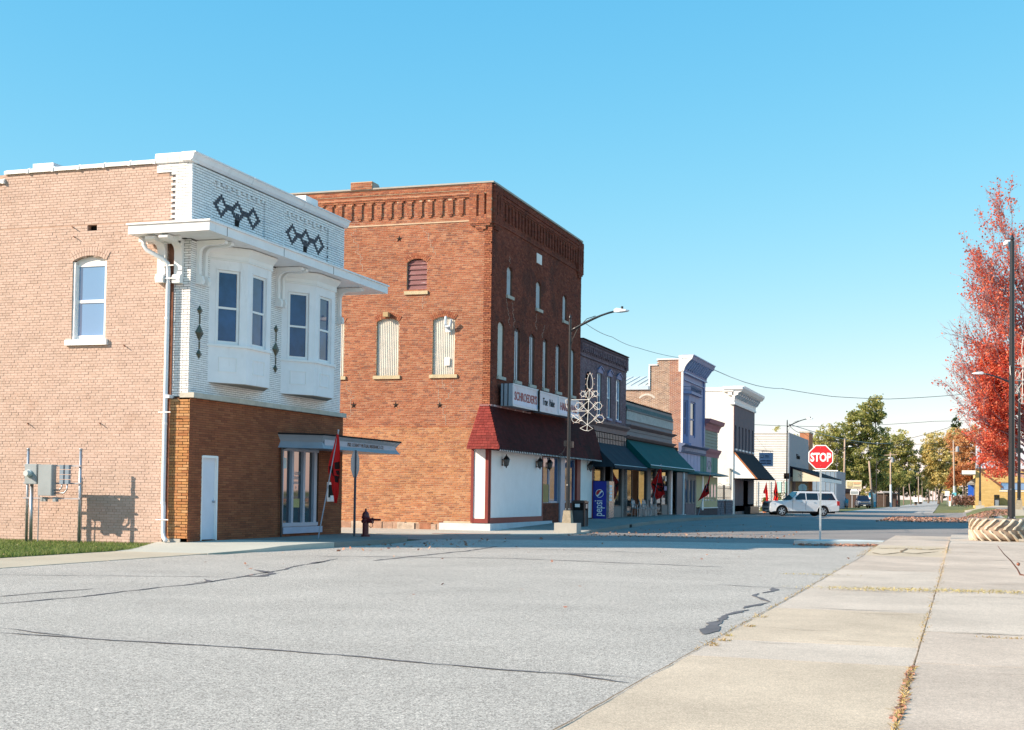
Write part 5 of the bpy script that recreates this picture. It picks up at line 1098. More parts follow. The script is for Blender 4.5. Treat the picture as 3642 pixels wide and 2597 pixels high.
bx(K, 'yellow_panel', m_yel, (XF-.06, XF, 89.2, 91.3, .7, 2.8), (XF-.04, XF+.02, 91.8, 97.35, .68, 2.8)); bx(K, 'white_jamb', m_wpaint, (XF-.06, XF+.04, 91.3, 91.8, .5, 2.8)); bx(K, 'sill_rail', m_cream, (XF-.06, XF+.06, 91.6, 97.4, .62, .69)); bx(K, 'base_course', M('brown_grey_base', (.10,.08,.085), .9, .2), (XF-.08, XF-.0, 89.2, 97.4, .1, .62))
for y in (92.3, 93.3, 94.7, 95.9):
    mb = MB(); mb.prism([fr((XF, y, 0), Y3, a, b, .022) for a, b in arch_pts((0, .62, 1.15, 2.3, .3), 8)], (.012, 0, 0)); mb.build('arched_window', m_glass, K)
bx(K, 'rear_wall', m_sage, (-28, XF-.3, 97.15, 97.35, 0, 6.0), (-28, -27.8, 92, 97.1, 0, 6.0)); bx(K, 'roof', MATS['grey_roofing'], (-27.8, XF-.3, 91.95, 97.1, 5.8, 5.9))
# ---- garden gate between the shops
Ga = thing('courtyard_gate', 'stone faced low walls with black iron panels beside the peeling white side wall', 'gate', (XF, 100.9, .1))
for a, b in ((97.45, 100.5), (101.2, 104.3)):
    mb = MB(); mb.box(XF-.25, XF-.04, a, b, 0, 1.16); wl = mb.build('low_wall', m_dark, Ga)
    z = .1
    while z < 1.12:
        y = a; h_ = random.uniform(.10, .17)
        while y < b-.05: w1 = random.uniform(.25, .6); mb = MB(); mb.box(XF-.05, XF-.0+random.uniform(-.02, .03), y, min(b, y+w1-.02), z, min(1.15, z+h_-.015), 0); mb.build('stone', M('grey_violet_stone', (.18,.18,.21), .9, .25, 5, bump=.5, bsc=12), wl); y += w1
        z += h_
    bx(wl, 'coping', m_cream, (XF-.28, XF+.05, a, b, 1.16, 1.22))
    mb = MB(); n = 9
    for i in range(n): y = a+.1+(b-a-.2)*i/(n-1); mb.tube([(XF-.1, y, 1.22), (XF-.1, y, 2.15+.1*math.sin(math.pi*i/(n-1)))], .016, 4)
    for z in (1.35, 2.05): mb.tube([(XF-.1, a+.1, z), (XF-.1, b-.1, z)], .02, 4)
    mb.tube([(XF-.1, a+.1+(b-a-.2)*i/8, 2.15+.25*math.sin(math.pi*i/8)) for i in range(9)], .014, 4)
    mb.build('iron_panel', m_black, Ga)
mb = MB(); mb.tube([(XF-.1, 100.6, .1), (XF-.1, 100.6, 2.3)], .04, 5); mb.tube([(XF-.1, 101.1, .1), (XF-.1, 101.1, 2.3)], .04, 5); mb.build('gate_post', m_black, Ga)
bx(Ga, 'bin_screen', M('charcoal_screen', (.04,.045,.05), .7), (-17.8, -17.75, 98, 100.3, .1, 2.0))
# ---- white painted building with grey front
Wb = thing('white_side_building', 'two storey building with peeling white painted side wall, dark grey front and ornate white cornice', 'building', (XF, 104.42, 0))
bx(Wb, 'side_wall', m_plaster, (-30, XF, 104.42, 104.7, 0, 9.55)); bx(Wb, 'wall_coping', m_wpaint, (-30, -17.2, 104.36, 104.75, 9.55, 9.83))
bx(Wb, 'corner_board', m_redtrim, (XF, XF+.03, 104.42, 104.56, 4.9, 8.5))
OWb = (XF, 104.7, 0)
wb = [(105.07, 105.85), (106.95, 107.7), (108.65, 109.4), (110.35, 111.1), (112.1, 112.85), (114.05, 114.8)]
slab(Wb, 'front_wall', OWb, Y3, 10.8, .3, 8.6, [(a-104.7, b-104.7, 5.15, 6.95) for a, b in wb], m_mauve, .25)
for a, b in wb:
    w_ = window(Wb, OWb, Y3, a-104.7, b-104.7, 5.15, 6.95, .12, .06, m_mauve, m_glassb, .45); bx(w_, 'sill', m_wpaint, (XF, XF+.09, a-.05, b+.05, 5.02, 5.15)); bx(w_, 'white_jamb', m_wpaint, (XF-.16, XF-.10, a+.5, a+.58, 5.95, 6.85))
prof = [(XF-.1, 8.5), (XF+.1, 8.5), (XF+.12, 8.62), (XF+.06, 8.7), (XF+.1, 9.15), (XF+.34, 9.25), (XF+.36, 9.4), (XF+.62, 9.5), (XF+.8, 9.72), (XF+.82, 9.9), (XF-.1, 9.9)]
mb = MB(); mb.prism([(x, 104.25, z) for x, z in prof], (0, 11.4, 0)); cw = mb.build('cornice', m_wpaint, Wb)
bx(cw, 'cornice_return', m_wpaint, (-17.45, XF, 104.2, 104.42, 9.48, 9.62), (-17.45, XF+.7, 104.12, 104.42, 9.64, 9.88), (-17.1, XF, 104.25, 104.42, 9.2, 9.45), (-16.95, XF+.1, 104.27, 104.42, 8.5, 8.66))
for i in range(11): y = 104.6+i*1.05; mb = MB(); mb.prism([(XF+.1, y, 9.0), (XF+.2, y, 8.95), (XF+.33, y, 9.1), (XF+.5, y, 9.42), (XF+.3, y, 9.45), (XF+.1, y, 9.4)], (0, .22, 0)); mb.lathe([(.0, -.06), (.08, 0), (.0, .06)], (XF+.45, y+.11, 9.33), 6); mb.build('cornice_bracket', M('silver_grey_paint', (.56,.58,.62), .5, .1), cw)
mb = MB(); mb.face([(XF, 104.55, 4.93), (-14.85, 104.55, 2.86), (-14.85, 115.4, 2.86), (XF, 115.4, 4.93)]); mb.face([(XF, 115.4, 4.93), (-14.85, 115.4, 2.86), (XF, 115.4, 2.86)]); mb.face([(XF, 104.55, 2.84), (-14.85, 104.55, 2.84), (-14.85, 115.4, 2.84), (XF, 115.4, 2.84)]); mb.face([(-14.85, 104.55, 2.84), (-14.85, 115.4, 2.84), (-14.85, 115.4, 2.88), (-14.85, 104.55, 2.88)]); aw = mb.build('black_awning', m_blackc, Wb)
mb = MB(); mb.prism([(XF, 104.50, 4.88), (-14.9, 104.50, 2.86), (XF, 104.50, 2.86)], (0, .04, 0)); mb.build('awning_cheek', m_wpaint, aw)
mb = MB(); mb.prism([(XF, 104.48, 4.98), (-14.8, 104.48, 2.82), (-14.95, 104.48, 2.82), (XF, 104.48, 4.80)], (0, .05, 0)); mb.build('awning_edge', M('orange_brown_edge', (.42,.16,.07), .7), aw)
m_sf = M('blue_grey_shop_metal', (.14,.16,.19), .5, .1)
for a, b in ((105.2, 106.7), (106.9, 107.9), (108.0, 109.5)): window(Wb, (XF, 0, 0), Y3, a, b, .75, 2.75, .02, .06, m_alu, m_glassw, sash=1)
for a, b in ((112.2, 113.9), (114.1, 115.3)): window(Wb, (XF, 0, 0), Y3, a, b, .85, 2.75, .02, .08, m_sf, m_glassw, sash=1)
bx(Wb, 'shop_door', m_sf, (XF-.1, XF, 109.6, 112.1, .1, 2.75)); bx(Wb, 'pier', m_cream, (XF-.1, XF+.02, 104.45, 105.2, .1, 2.75)); bx(Wb, 'stall_riser', m_sf, (XF-.1, XF, 105.2, 109.6, .05, .75), (XF-.1, XF, 112.1, 115.5, .05, .85))
bx(Wb, 'planter_box', m_black, (XF, XF+.5, 110.2, 115.0, .08, .68))
bx(Wb, 'rear_wall', m_plaster, (-30, XF-.25, 115.2, 115.45, 0, 9.3), (-30, -29.8, 104.7, 115.2, 0, 9)); bx(Wb, 'roof', MATS['grey_roofing'], (-29.8, XF-.25, 104.7, 115.2, 9.0, 9.1))
mb = MB(); mb.tube([(-16.9, 104.36, 2.0), (-16.9, 104.36, 3.55)], .03, 5); mb.lathe([(.22, 0), (.03, .08)], (-16.85, 104.2, 3.55), 8); mb.build('floodlight', m_steel, Wb)
# hanging sign
Hs = thing('hanging_sign', 'square blue office sign hanging from an iron bar at the black awning corner', 'sign', (-16.0, 117.9, 5.3))
bx(Hs, 'sign_box', M('slate_blue_sign', (.26,.36,.55), .4, .05), (-16.58, -15.42, 117.9, 118.06, 4.1, 5.25))
bx(Hs, 'sign_border', M('pale_cyan_edge', (.45,.60,.70), .4), (-16.60, -16.57, 117.88, 118.08, 4.08, 5.27), (-15.45, -15.40, 117.86, 117.9, 4.14, 5.2), (-16.5, -15.45, 117.88, 117.9, 4.14, 4.17))
mb = MB(); mb.tube([(XF, 115.5, 5.4), (-16.2, 117.0, 5.4), (-15.5, 117.98, 5.4)], .02, 5); mb.tube([(-16.4, 117.98, 5.4), (-15.4, 117.98, 5.4)], .022, 5); mb.tube([(-16.3, 117.98, 5.4), (-16.3, 117.98, 5.25)], .015, 4); mb.tube([(-15.65, 117.98, 5.4), (-15.65, 117.98, 5.25)], .015, 4); mb.tube([(XF, 115.5, 6.6), (-15.9, 117.6, 5.42)], .008, 4); mb.build('sign_bar', m_black, Hs)
m_sn = M('navy_print', (.02,.03,.08), .5, 0)
bx(Hs, 'logo_square', m_sn, (-16.48, -16.22, 117.89, 117.9, 4.80, 5.06)); bx(Hs, 'logo_window', M('logo_pale', (.3,.38,.5), .5), (-16.45, -16.25, 117.88, 117.888, 4.86, 5.03))
bx(Hs, 'print_band', m_sn, (-16.5, -16.03, 117.885, 117.897, 4.50, 4.60), (-15.98, -15.58, 117.885, 117.897, 4.50, 4.60), (-16.5, -16.0, 117.885, 117.897, 4.30, 4.40), (-15.94, -15.6, 117.885, 117.897, 4.30, 4.40))
text('Allied', .16, (-16.12, 117.885, 4.92), X3, (0,0,1), m_sn, 'sign_lettering', Hs, .003, 1, 'LEFT', .004, .2)
text('Insurance', .11, (-16.12, 117.885, 4.79), X3, (0,0,1), m_sn, 'sign_lettering', Hs, .003, .95)
# ---- white sided building
Sd = thing('sided_building', 'flat roofed building with white horizontal siding, plain grey front and a dark mansard porch', 'building', (XF, 139.6, 0))
bx(Sd, 'side_wall', M('siding_backing', (.5,.5,.49), .8), (-30, XF-.05, 139.72, 139.9, 0, 7.95))
for i in range(46): z = .12+i*.171; mb = MB(); mb.prism([(-30, 139.72, z), (-30, 139.64, z), (-30, 139.715, z+.171), (-30, 139.72, z+.171)], (30-16.72, 0, 0)); mb.build('siding_board', m_siding, Sd)
bx(Sd, 'corner_board', M('blue_grey_trim', (.22,.27,.33), .6), (XF-.1, XF+.03, 139.6, 139.95, 0, 8.0)); bx(Sd, 'coping', m_wpaint, (-30, XF, 139.6, 139.95, 7.95, 8.03))
bx(Sd, 'front_wall', m_facade, (XF-.2, XF, 139.95, 158, 0, 8.0)); bx(Sd, 'chimney', M('orange_chimney_brick', (.45,.20,.11), .9, .2, 3, bump=.4, bsc=8), (-17.7, -16.66, 158.4, 162.6, 0, 8.85)); bx(Sd, 'chimney_cap', m_stone, (-17.75, -16.6, 158.35, 162.65, 8.85, 9.02)); bx(Sd, 'rear_wall', MATS['orange_chimney_brick'], (-30, XF, 158, 158.3, 0, 7.4))
text('Winchester', .75, (XF+.02, 146.0, 5.55), Y3, (0,0,1), m_dark, 'facade_lettering', Sd, .02, .9)
mb = MB(); mb.prism([(XF, 140.6, 4.55), (-13.7, 140.6, 3.60), (XF, 140.6, 3.55)], (0, 24, 0)); mb.prism([(XF, 140.4, 4.65), (-13.6, 140.4, 3.62), (-13.6, 140.4, 3.50), (XF, 140.4, 4.5)], (0, 24.5, 0)); po = mb.build('porch_roof', m_blackc, Sd)
mb = MB(); mb.prism([(XF+.3, 140.5, 4.35), (-13.7, 140.5, 3.5), (-13.7, 140.5, 3.1), (XF+.3, 140.5, 3.1)], (0, .15, 0)); mb.build('porch_gable', M('cream_porch_panel', (.66,.58,.44), .6, .06), po); bx(po, 'porch_fascia', m_wpaint, (-13.75, -13.55, 140.6, 165, 3.12, 3.5))
mb = MB(); 
for k in range(6): a_ = k*math.pi/3+.5; mb.tube([(-15.6, 140.48, 3.7), (-15.6+.3*math.cos(a_), 140.48, 3.7+.35*math.sin(a_))], .015, 4)
mb.build('line_emblem', m_taupe, po)
bx(Sd, 'shop_wall', M('tan_shop_wall', (.36,.28,.20), .7, .06), (XF, XF+.05, 140, 158, 0, 3.1)); 
for y in (143.5, 146, 150, 153): window(Sd, (XF+.05, 0, 0), Y3, y, y+1.7, .8, 2.8, .0, .1, m_taupe, m_glass, sash=1)
bx(Sd, 'pier', m_mauve, (XF, XF+.3, 142, 143, 0, 3.1)); bx(Sd, 'banner', M('mint_banner', (.42,.66,.58), .6, .1), (-17.85, -17.42, 139.60, 139.62, 1.9, 3.05)); bx(Sd, 'banner', MATS['mint_banner'], (-17.05, -16.75, 139.60, 139.62, 1.9, 3.05))
for x in (-19.9, -18.62, -18.0, -17.2): bx(Sd, 'trellis_post', M('grey_timber', (.40,.38,.35), .8), (x, x+.06, 139.5, 139.56, 0, 3.1))
bx(Sd, 'rear_wall', m_facade, (-30, -29.8, 140, 158, 0, 7.5)); bx(Sd, 'roof', MATS['grey_roofing'], (-29.8, XF-.2, 140, 158, 7.4, 7.5))
# blue grey metal shed beyond
Bs = thing('metal_shed', 'blue grey ribbed metal building beyond the dark porch roof', 'building', (-16.6, 190, 0))
bx(Bs, 'wall', M('blue_grey_sheet', (.20,.27,.36), .5, .1), (-28, -16.3, 190, 205, 0, 5.2)); mb = MB()
for i in range(20): mb.box(-28+i*.6, -27.95+i*.6, 189.95, 190, 0, 5.1)
mb.build('rib', m_facade, Bs, kind='stuff'); bx(Bs, 'eave', m_wpaint2, (-28.1, -16.1, 189.9, 190.1, 5.1, 5.25))
# ================================================================== STREET FURNITURE
def lamp(loc, H, arm_a, label, ped=True, arm=2.1, k=1., orn=None, box=True, pdk=1.):
    T = thing('street_lamp', label, 'street lamp', loc, 'black curved arm street lamps', local=True)
    z0 = 0
    if ped:
        mb = MB(); mb.box(-.42, .42, -.3, .3, -.3, .27); mb.build('pedestal_base', m_conc, T)
        mb = MB(); mb.idx([(-.17, -.17, .27), (.17, -.17, .27), (.17, .17, .27), (-.17, .17, .27), (-.13, -.13, .72), (.13, -.13, .72), (.13, .13, .72), (-.13, .13, .72)], [(0, 1, 5, 4), (1, 2, 6, 5), (2, 3, 7, 6), (3, 0, 4, 7), (4, 5, 6, 7)]); mb.build('pedestal', MATS['stone_pedestal'], T); z0 = .72
    mb = MB(); mb.lathe([(.10*k, z0), (.10*k, z0+.03), (.085*k, z0+.05), (.082*k, z0+.9), (.072*k, z0+.95), (.048*k, H-.12), (.03*k, H-.1), (.05*k, H-.06), (.045*k, H-.02), (.012*k, H+.06)], (0, 0, 0), 12)
    p = mb.build('pole', m_black, T, smooth=False)
    mb = MB()
    for a in range(4): mb.lathe([(.02, z0+.03), (.02, z0+.08)], (.085*k*math.cos(a*1.57+.78), .085*k*math.sin(a*1.57+.78), 0), 6)
    mb.build('anchor_bolt', m_steel, p)
    c, s = math.cos(arm_a), math.sin(arm_a); P = lambda r_, z: (r_*c, r_*s, z)
    pts = [P(arm*t_, H-.55+.72*math.sin(t_*math.pi/2*.98)) for t_ in [0, .1, .2, .3, .42, .55, .68, .8]]
    mb = MB(); mb.tube(pts, [.045*k]*5+[.036*k]*3, 8); mb.build('arm', m_black, T, smooth=True)
    mb = MB(); mb.tube([P(.02, H-1.15), P(.10, H-.85), P(.3, H-.45), P(.62, H-.12), P(.95, H-.02)], .014*k, 6); mb.build('arm_brace', m_black, T)
    zh = H-.55+.72; m_head = M('white_lamp_housing', (.72,.73,.75), .4, .04)
    vs = []; D = Vector((c, s, 0)); Q = Vector((-s, c, 0))
    for t_, w1, h0, h1 in ((0, .05, -.04, .05), (.12, .10, -.05, .09), (.3, .17, -.05, .07), (.6, .15, -.03, .03), (.72, .06, -.01, .015)):
        o = Vector(P(arm*.78+t_*arm*.36, zh-.03)); vs += [o-Q*w1+Vector((0, 0, h0)), o+Q*w1+Vector((0, 0, h0)), o+Q*w1*.8+Vector((0, 0, h1)), o-Q*w1*.8+Vector((0, 0, h1))]
    mb = MB(); mb.idx(vs, [(i*4+j, i*4+(j+1) % 4, (i+1)*4+(j+1) % 4, (i+1)*4+j) for i in range(4) for j in range(4)]+[(0, 1, 2, 3), (19, 18, 17, 16)]); hd = mb.build('lamp_head', m_head, T)
    mb = MB(); mb.lathe([(.045, 0), (.045, .09), (.03, .1)], P(arm*.92, zh+.03), 8); mb.build('photocell', m_black, hd)
    if box:
        mb = MB(); mb.box(.05, .17, -.07, .07, 3.0, 3.22); mb.box(-.17, -.06, -.05, .05, 3.05, 3.25); mb.tube([(-.1, 0, 3.05), (-.2, 0, 2.85), (-.28, -.03, 2.75)], .012, 5); mb.tube([(-.28+.07*math.cos(q*.8), -.03, 2.72+.05*math.sin(q*.8)) for q in range(9)], .012, 5); mb.build('junction_box', m_black, T)
    if orn is not None:
        c2, s2 = math.cos(orn), math.sin(orn); Pp = lambda x, z: (x*c2, x*s2, z)
        mb = MB(); xc = lambda z: .76-(5.1-z)*.05
        def curve(f, n): return [Pp(*f(i/n)) for i in range(n+1)]
        zc = [5.09, 4.70, 4.30, 3.82]
        loops = [(4.94, .21, .11, .10), (4.50, .34, .15, .13), (4.04, .43, .17, .14)]
        mb.tube(curve(lambda t_: (xc(5.4)+.14*math.sin(2*math.pi*t_)*(.75+.25*math.cos(2*math.pi*t_)), 5.39-.30*math.cos(2*math.pi*t_)), 20), .0095, 5)
        for i, (zl, dx, rx, rz) in enumerate(loops):
            for sg in (-1, 1):
                cx = xc(zl)+sg*dx
                mb.tube(curve(lambda t_: (cx+rx*math.cos(2*math.pi*t_), zl+rz*math.sin(2*math.pi*t_)), 16), .0095, 5)
                mb.tube([Pp(xc(zc[i]), zc[i]), Pp(cx+sg*rx*.2, zl-rz*.9)], .0095, 5); mb.tube([Pp(xc(zc[i+1]), zc[i+1]), Pp(cx, zl+rz*.95)], .0095, 5)
        mb.tube([Pp(xc(5.1), 5.12), Pp(xc(3.6), 3.60)], .012, 5); mb.tube([Pp(xc(3.6)-.26, 3.70), Pp(xc(3.6)-.1, 3.62), Pp(xc(3.6)+.05, 3.60), Pp(xc(3.6)+.22, 3.68), Pp(xc(3.8), 3.83), Pp(xc(3.6)-.26, 3.70)], .0095, 5)
        for z in (4.73, 4.32): mb.tube([Pp(.04, z), Pp(xc(z), z)], .012, 5)
        mb.tube([Pp(.0, 4.76), Pp(-.13, 4.72), Pp(-.10, 4.5), Pp(.1, 4.2), Pp(.3, 4.05), Pp(.42, 3.98), Pp(.5, 3.97)], .014, 5)
        og = mb.build('wire_ornament', M('white_rope_light', (.78,.74,.68), .5, .05), T)
        mb = MB()
        for i, (zl, dx, rx, rz) in enumerate(loops):
            for sg in (-1, 1):
                for q in range(6): a = q*1.05; x_ = xc(zl)+sg*dx+(rx+.02)*math.cos(a); z_ = zl+(rz+.02)*math.sin(a); mb.tube([Pp(x_, z_), Pp(x_+.035*math.cos(a), z_+.035*math.sin(a))], .011, 4)
        for q in range(10): a = q*.63; x_ = xc(5.4)+.15*math.sin(a); z_ = 5.39-.31*math.cos(a); mb.tube([Pp(x_, z_), Pp(x_+.035*math.sin(a), z_-.03*math.cos(a))], .011, 4)
        mb.build('bulbs', M('peach_bulb', (.7,.45,.36), .3, .05), og, kind='stuff')
    return T
M('stone_pedestal', (.36,.30,.22), .95, .2, 6, bump=.6, bsc=14, stain=((.6,.55,.45), 6, .6, .6))
L1 = lamp((-13.57, 47.64, .13), 7.78, 0, 'black street lamp with looped wire ornament on a concrete block at the brick store corner', orn=0.)
L2 = lamp((-14.25, 118, .02), 8.0, 0, 'black street lamp behind the white sport utility', ped=False)
bx(L2, 'sign_plate', m_rust, (-.25, .2, -.05, .05, 3.0, 3.5))
L3 = lamp((2.58, 70.3, zt(2.58, 70.3)-.02), 6.75, math.pi-.1, 'lamp post on a concrete block behind the planter tyre', orn=None, k=1.0)
L4 = lamp((1.43, 44.9, .85), 8.75, math.pi/2+.03, 'tall black lamp post standing inside the tractor tyre planter', ped=False, orn=R(62), k=1.35, box=False)
bx(L4, 'plinth', m_conc, (-.2, .2, -.2, .2, -.7, -.01))
L4.children[-1]['kind'] = 'stuff'; del L4.children[-1]['kind']
L5 = lamp((1.68, 148.1, zt(1.68, 148.1)), 7.6, 0.3, 'dark brown lamp post in front of the yellow brick wall', k=1.3, box=False)
L6 = lamp((-17.5, 204.7, 0), 8.9, 0, 'distant black lamp post left of the pale utility pole', ped=False, k=1.2, box=False)
L7 = lamp((-12.0, 206.6, .1), 7.2, .2, 'distant thin lamp post behind the leaning utility pole', ped=False, k=1., box=False)
# tractor tyre planter
Ty = thing('tyre_planter', 'large cream painted tractor tyre lying flat around the black lamp post', 'tyre', (1.1, 45.15, .17))
ca = (1.1, 45.15, 0); zb = .18
mb = MB(); prof = [(.50, .03), (.66, .0), (.80, .04), (.855, .12), (.875, .34), (.855, .56), (.80, .65), (.66, .69), (.50, .66), (.46, .58), (.62, .5), (.7, .34), (.62, .18), (.46, .10)]
mb.lathe(prof, (1.1, 45.15, zb), 48, close=True); ty = mb.build('carcass', M('shade_brown_tyre_wall', (.33,.25,.19), .85, .3, 4, stain=((.55,.46,.36), 3, .58, .7)), Ty, smooth=True)  # shade between the lugs is put into the browner carcass colour
lug = None
for k in range(20):
    for top in (0, 1):
        a0 = 2*math.pi*(k+.5*top)/20; pts = []
        for i in range(7):
            t_ = i/6; a = a0-(.30*t_ if True else 0)-(.05 if t_ > .8 else 0); zz = .34+(-1 if top == 0 else 1)*(.015+.32*(1-t_)**.8); rr_ = .885 if t_ > .2 else .85
            rr_ = .875-.10*max(0, abs(zz-.34)-.26)*4
            pts.append((a, zz, rr_))
        vs = []
        wv = .042
        for a, zz, r_ in pts:
            for da, dr in ((-wv, -.03), (-wv*.75, .055), (wv*.75, .055), (wv, -.03)): vs.append((1.1+(r_+dr)*math.cos(a+da), 45.15+(r_+dr)*math.sin(a+da), zb+zz))
        mb = MB(); mb.idx(vs, [(i*4+j, i*4+j+1, (i+1)*4+j+1, (i+1)*4+j) for i in range(6) for j in range(3)]+[(0, 3, 2, 1), (24, 25, 26, 27)]); mb.build('tread_lug', m_tyre, ty)
mb = MB(); mb.lathe([(.0, .45), (.52, .45), (.6, .3)], (1.1, 45.15, zb), 24); mb.build('planter_soil', m_soil, Ty)
o = bx(None, 'timber_block', M('grey_timber_block', (.38,.34,.28), .9, .2, 4), (1.62, 2.2, 44.22, 44.40, .19, .27)); tag(o, 'grey timber block lying at the foot of the tyre planter', 'timber block')
# stop sign
SS = thing('stop_sign', 'red octagonal STOP sign on a perforated steel post at the whitewashed kerb', 'stop sign', (-4.25, 43.81, .1))
def octo(c, U, r_, z, th, name, mat, parent, n_=0):
    U = Vector(U); N = U.cross(Vector((0, 0, 1))); c = Vector(c); rr_ = r_/math.cos(math.pi/8)
    mb = MB(); mb.prism([c+N*n_+U*rr_*math.cos(math.pi/8+k*math.pi/4)+Vector((0, 0, z+rr_*math.sin(math.pi/8+k*math.pi/4))) for k in range(8)], -N*th); return mb.build(name, mat, parent)
Us = Vector((math.cos(-.04), math.sin(-.04), 0))
pl = octo((-4.24, 43.78, 0), Us, .381, 2.71, .006, 'sign_plate', m_wpaint, SS)
fc = octo((-4.24, 43.78, 0), Us, .352, 2.71, .003, 'sign_face', m_redsign, pl, .004)
text('STOP', .37, Vector((-4.24, 43.77, 2.58))+Vector((0, 0, 0)), Us, (0,0,1), m_wpaint, 'sign_lettering', pl, .002, .72, 'CENTER', .012)
mb = MB()
for z in (3.0, 2.43): mb.lathe([(.012, 0), (.012, .01)], (-4.24, 43.765, z), 6)
mb.build('bolt', m_steel, pl)
mb = MB(); mb.box(-4.27, -4.215, 43.785, 43.79, .05, 2.5); mb.box(-4.27, -4.265, 43.79, 43.83, .05, 2.5); mb.box(-4.22, -4.215, 43.79, 43.83, .05, 2.5)
po_ = mb.build('post', M('post_galvanised', (.50,.54,.56), .4, .1, 8, metal=.4), SS)
mb = MB()
for i in range(90): mb.lathe([(.0065, 0), (.0065, .001)], (0, 0, 0), 6) if False else mb.box(-4.249, -4.236, 43.7835, 43.7845, .12+i*.0254, .133+i*.0254)
mb.build('punched_holes', m_dark, po_, kind='stuff')
# rear of another stop sign beside the hydrant
SB = thing('stop_sign', 'back of a street sign on a steel post beside the dark red fire hydrant', 'sign', (-16.65, 36.03, .13))
Ub = Vector((-.118, .993, 0)).normalized()
octo((-16.66, 36.05, 0), Ub, .381, 2.22, .006, 'sign_plate', M('sign_back_aluminium', (.42,.34,.33), .5, .1, 3), SB)
bx(SB, 'post', M('dark_post_steel', (.08,.08,.10), .5, .2), (-16.68, -16.62, 36.02, 36.06, .1, 2.62))
SC = thing('stop_sign', 'pale back of an octagonal sign above the white sport utility roof', 'sign', (-13.35, 122, 0))
octo((-13.35, 122, 0), (1, 0, 0), .36, 2.29, .006, 'sign_plate', M('pale_green_back', (.50,.58,.54), .4, .05), SC); bx(SC, 'post', m_steel, (-13.38, -13.32, 121.94, 121.99, 0, 2.6))
for t_ in (SS, SB, SC): t_['group'] = 'octagonal stop signs'
# hydrant
Hy = thing('fire_hydrant', 'dark red fire hydrant with a capped side outlet on the corner kerb', 'fire hydrant', (-16.28, 36.0, .13))
hx, hy_ = -16.28, 36.0
mb = MB(); mb.lathe([(.13, .13), (.13, .17), (.095, .18), (.09, .22), (.088, .60), (.10, .61), (.10, .645), (.088, .66), (.115, .66), (.12, .70), (.105, .73), (.10, .78), (.07, .84), (.03, .87), (.028, .93), (.015, .94)], (hx, hy_, 0), 16); hb = mb.build('barrel', m_maroon, Hy, smooth=False)
mb = MB(); mb.tube([(hx, hy_, .60), (hx+.20, hy_-.02, .60)], .072, 12); mb.tube([(hx+.20, hy_-.02, .60), (hx+.24, hy_-.02, .60)], .085, 8); mb.tube([(hx+.24, hy_-.02, .63), (hx+.48, hy_-.03, .63)], .028, 8); mb.build('side_outlet', m_maroon, Hy)
mb = MB(); mb.tube([(hx, hy_-.08, .58), (hx-.02, hy_-.17, .58)], .05, 10); mb.build('front_outlet', m_maroon, Hy)
for k in range(6): a = k*1.05; mb = MB(); mb.lathe([(.016, .165), (.016, .20)], (hx+.115*math.cos(a), hy_+.115*math.sin(a), 0), 6); mb.build('flange_bolt', m_maroon, hb)
mb = MB(); mb.tube([(hx+.23, hy_-.03, .53), (hx+.24, hy_-.03, .44), (hx+.18, hy_-.03, .40), (hx+.11, hy_-.02, .45)], .009, 5); mb.build('chain', m_dark, Hy)
# meter rack on the lawn
ym = 28.47; k_ = 28.47/28.2; mx = lambda x: x*k_; mz = lambda z: 1.42+(z-1.42)*k_
Mr = thing('meter_rack', 'galvanised pipe rack with grey electric meter and breaker boxes on the lawn', 'electric meter', (mx(-21.1), ym, 0))
for x, z1 in ((-21.88, 2.37), (-20.36, 2.37)):
    mb = MB(); mb.tube([(mx(x), ym+.05, 0), (mx(x), ym+.05, mz(z1))], .037, 10); mb.lathe([(.042, 0), (.042, .04)], (mx(x), ym+.05, mz(z1)-.03), 10); mb.build('rack_post', m_steel, Mr, smooth=True)
mb = MB(); mb.tube([(mx(-21.70), ym-.02, 0), (mx(-21.70), ym-.02, mz(1.5))], .045, 10); mb.build('riser_pipe', m_steel, Mr, smooth=True)
mb = MB(); mb.tube([(mx(-21.505), ym, 0), (mx(-21.50), ym, mz(1.5))], .014, 6); mb.build('ground_conduit', m_steel, Mr)
for z in (1.955, 1.53, 1.16): bx(Mr, 'strut_channel', m_steel, (mx(-21.95), mx(-20.3), ym-.03, ym+.01, mz(z)-.018, mz(z)+.018))
def gbx(name, x0, x1, z0, z1, d=.16): 
    mb = MB(); mb.box(mx(x0), mx(x1), ym-d-.03, ym-.03, mz(z0), mz(z1)); o = mb.build(name, m_gbox, Mr); mb = MB(); mb.box(mx(x0)+.015, mx(x1)-.015, ym-d-.036, ym-d-.03, mz(z0)+.015, mz(z1)-.015); mb.build('cover', m_gbox, o); return o
a_ = gbx('meter_box', -21.79, -21.44, 1.50, 1.99)
mb = MB(); c0 = Vector((mx(-21.65), ym-.19, mz(1.76))); mb.tube([c0, c0+Vector((0, -.05, 0))], .095, 18); mb.tube([c0+Vector((0, -.05, 0)), c0+Vector((0, -.15, 0))], [.082, .07], 18); mb.build('meter', M('glass_meter', (.55,.62,.62), .15, .1, 20), a_)
gbx('breaker_panel', -21.38, -20.99, 1.22, 1.98, .18)
for c in (-20.835, -20.68):
    for i in range(4): bx(Mr, 'terminal_block', M('blue_grey_block', (.22,.29,.36), .4, .1), (mx(c), mx(c+.105), ym-.12, ym-.03, mz(1.51+i*.12), mz(1.51+i*.12+.105)))
gbx('junction_box', -21.38, -21.31, 1.08, 1.19, .08); gbx('junction_box', -21.29, -21.22, 1.08, 1.19, .08); gbx('junction_box', -21.01, -20.91, 1.08, 1.19, .1)
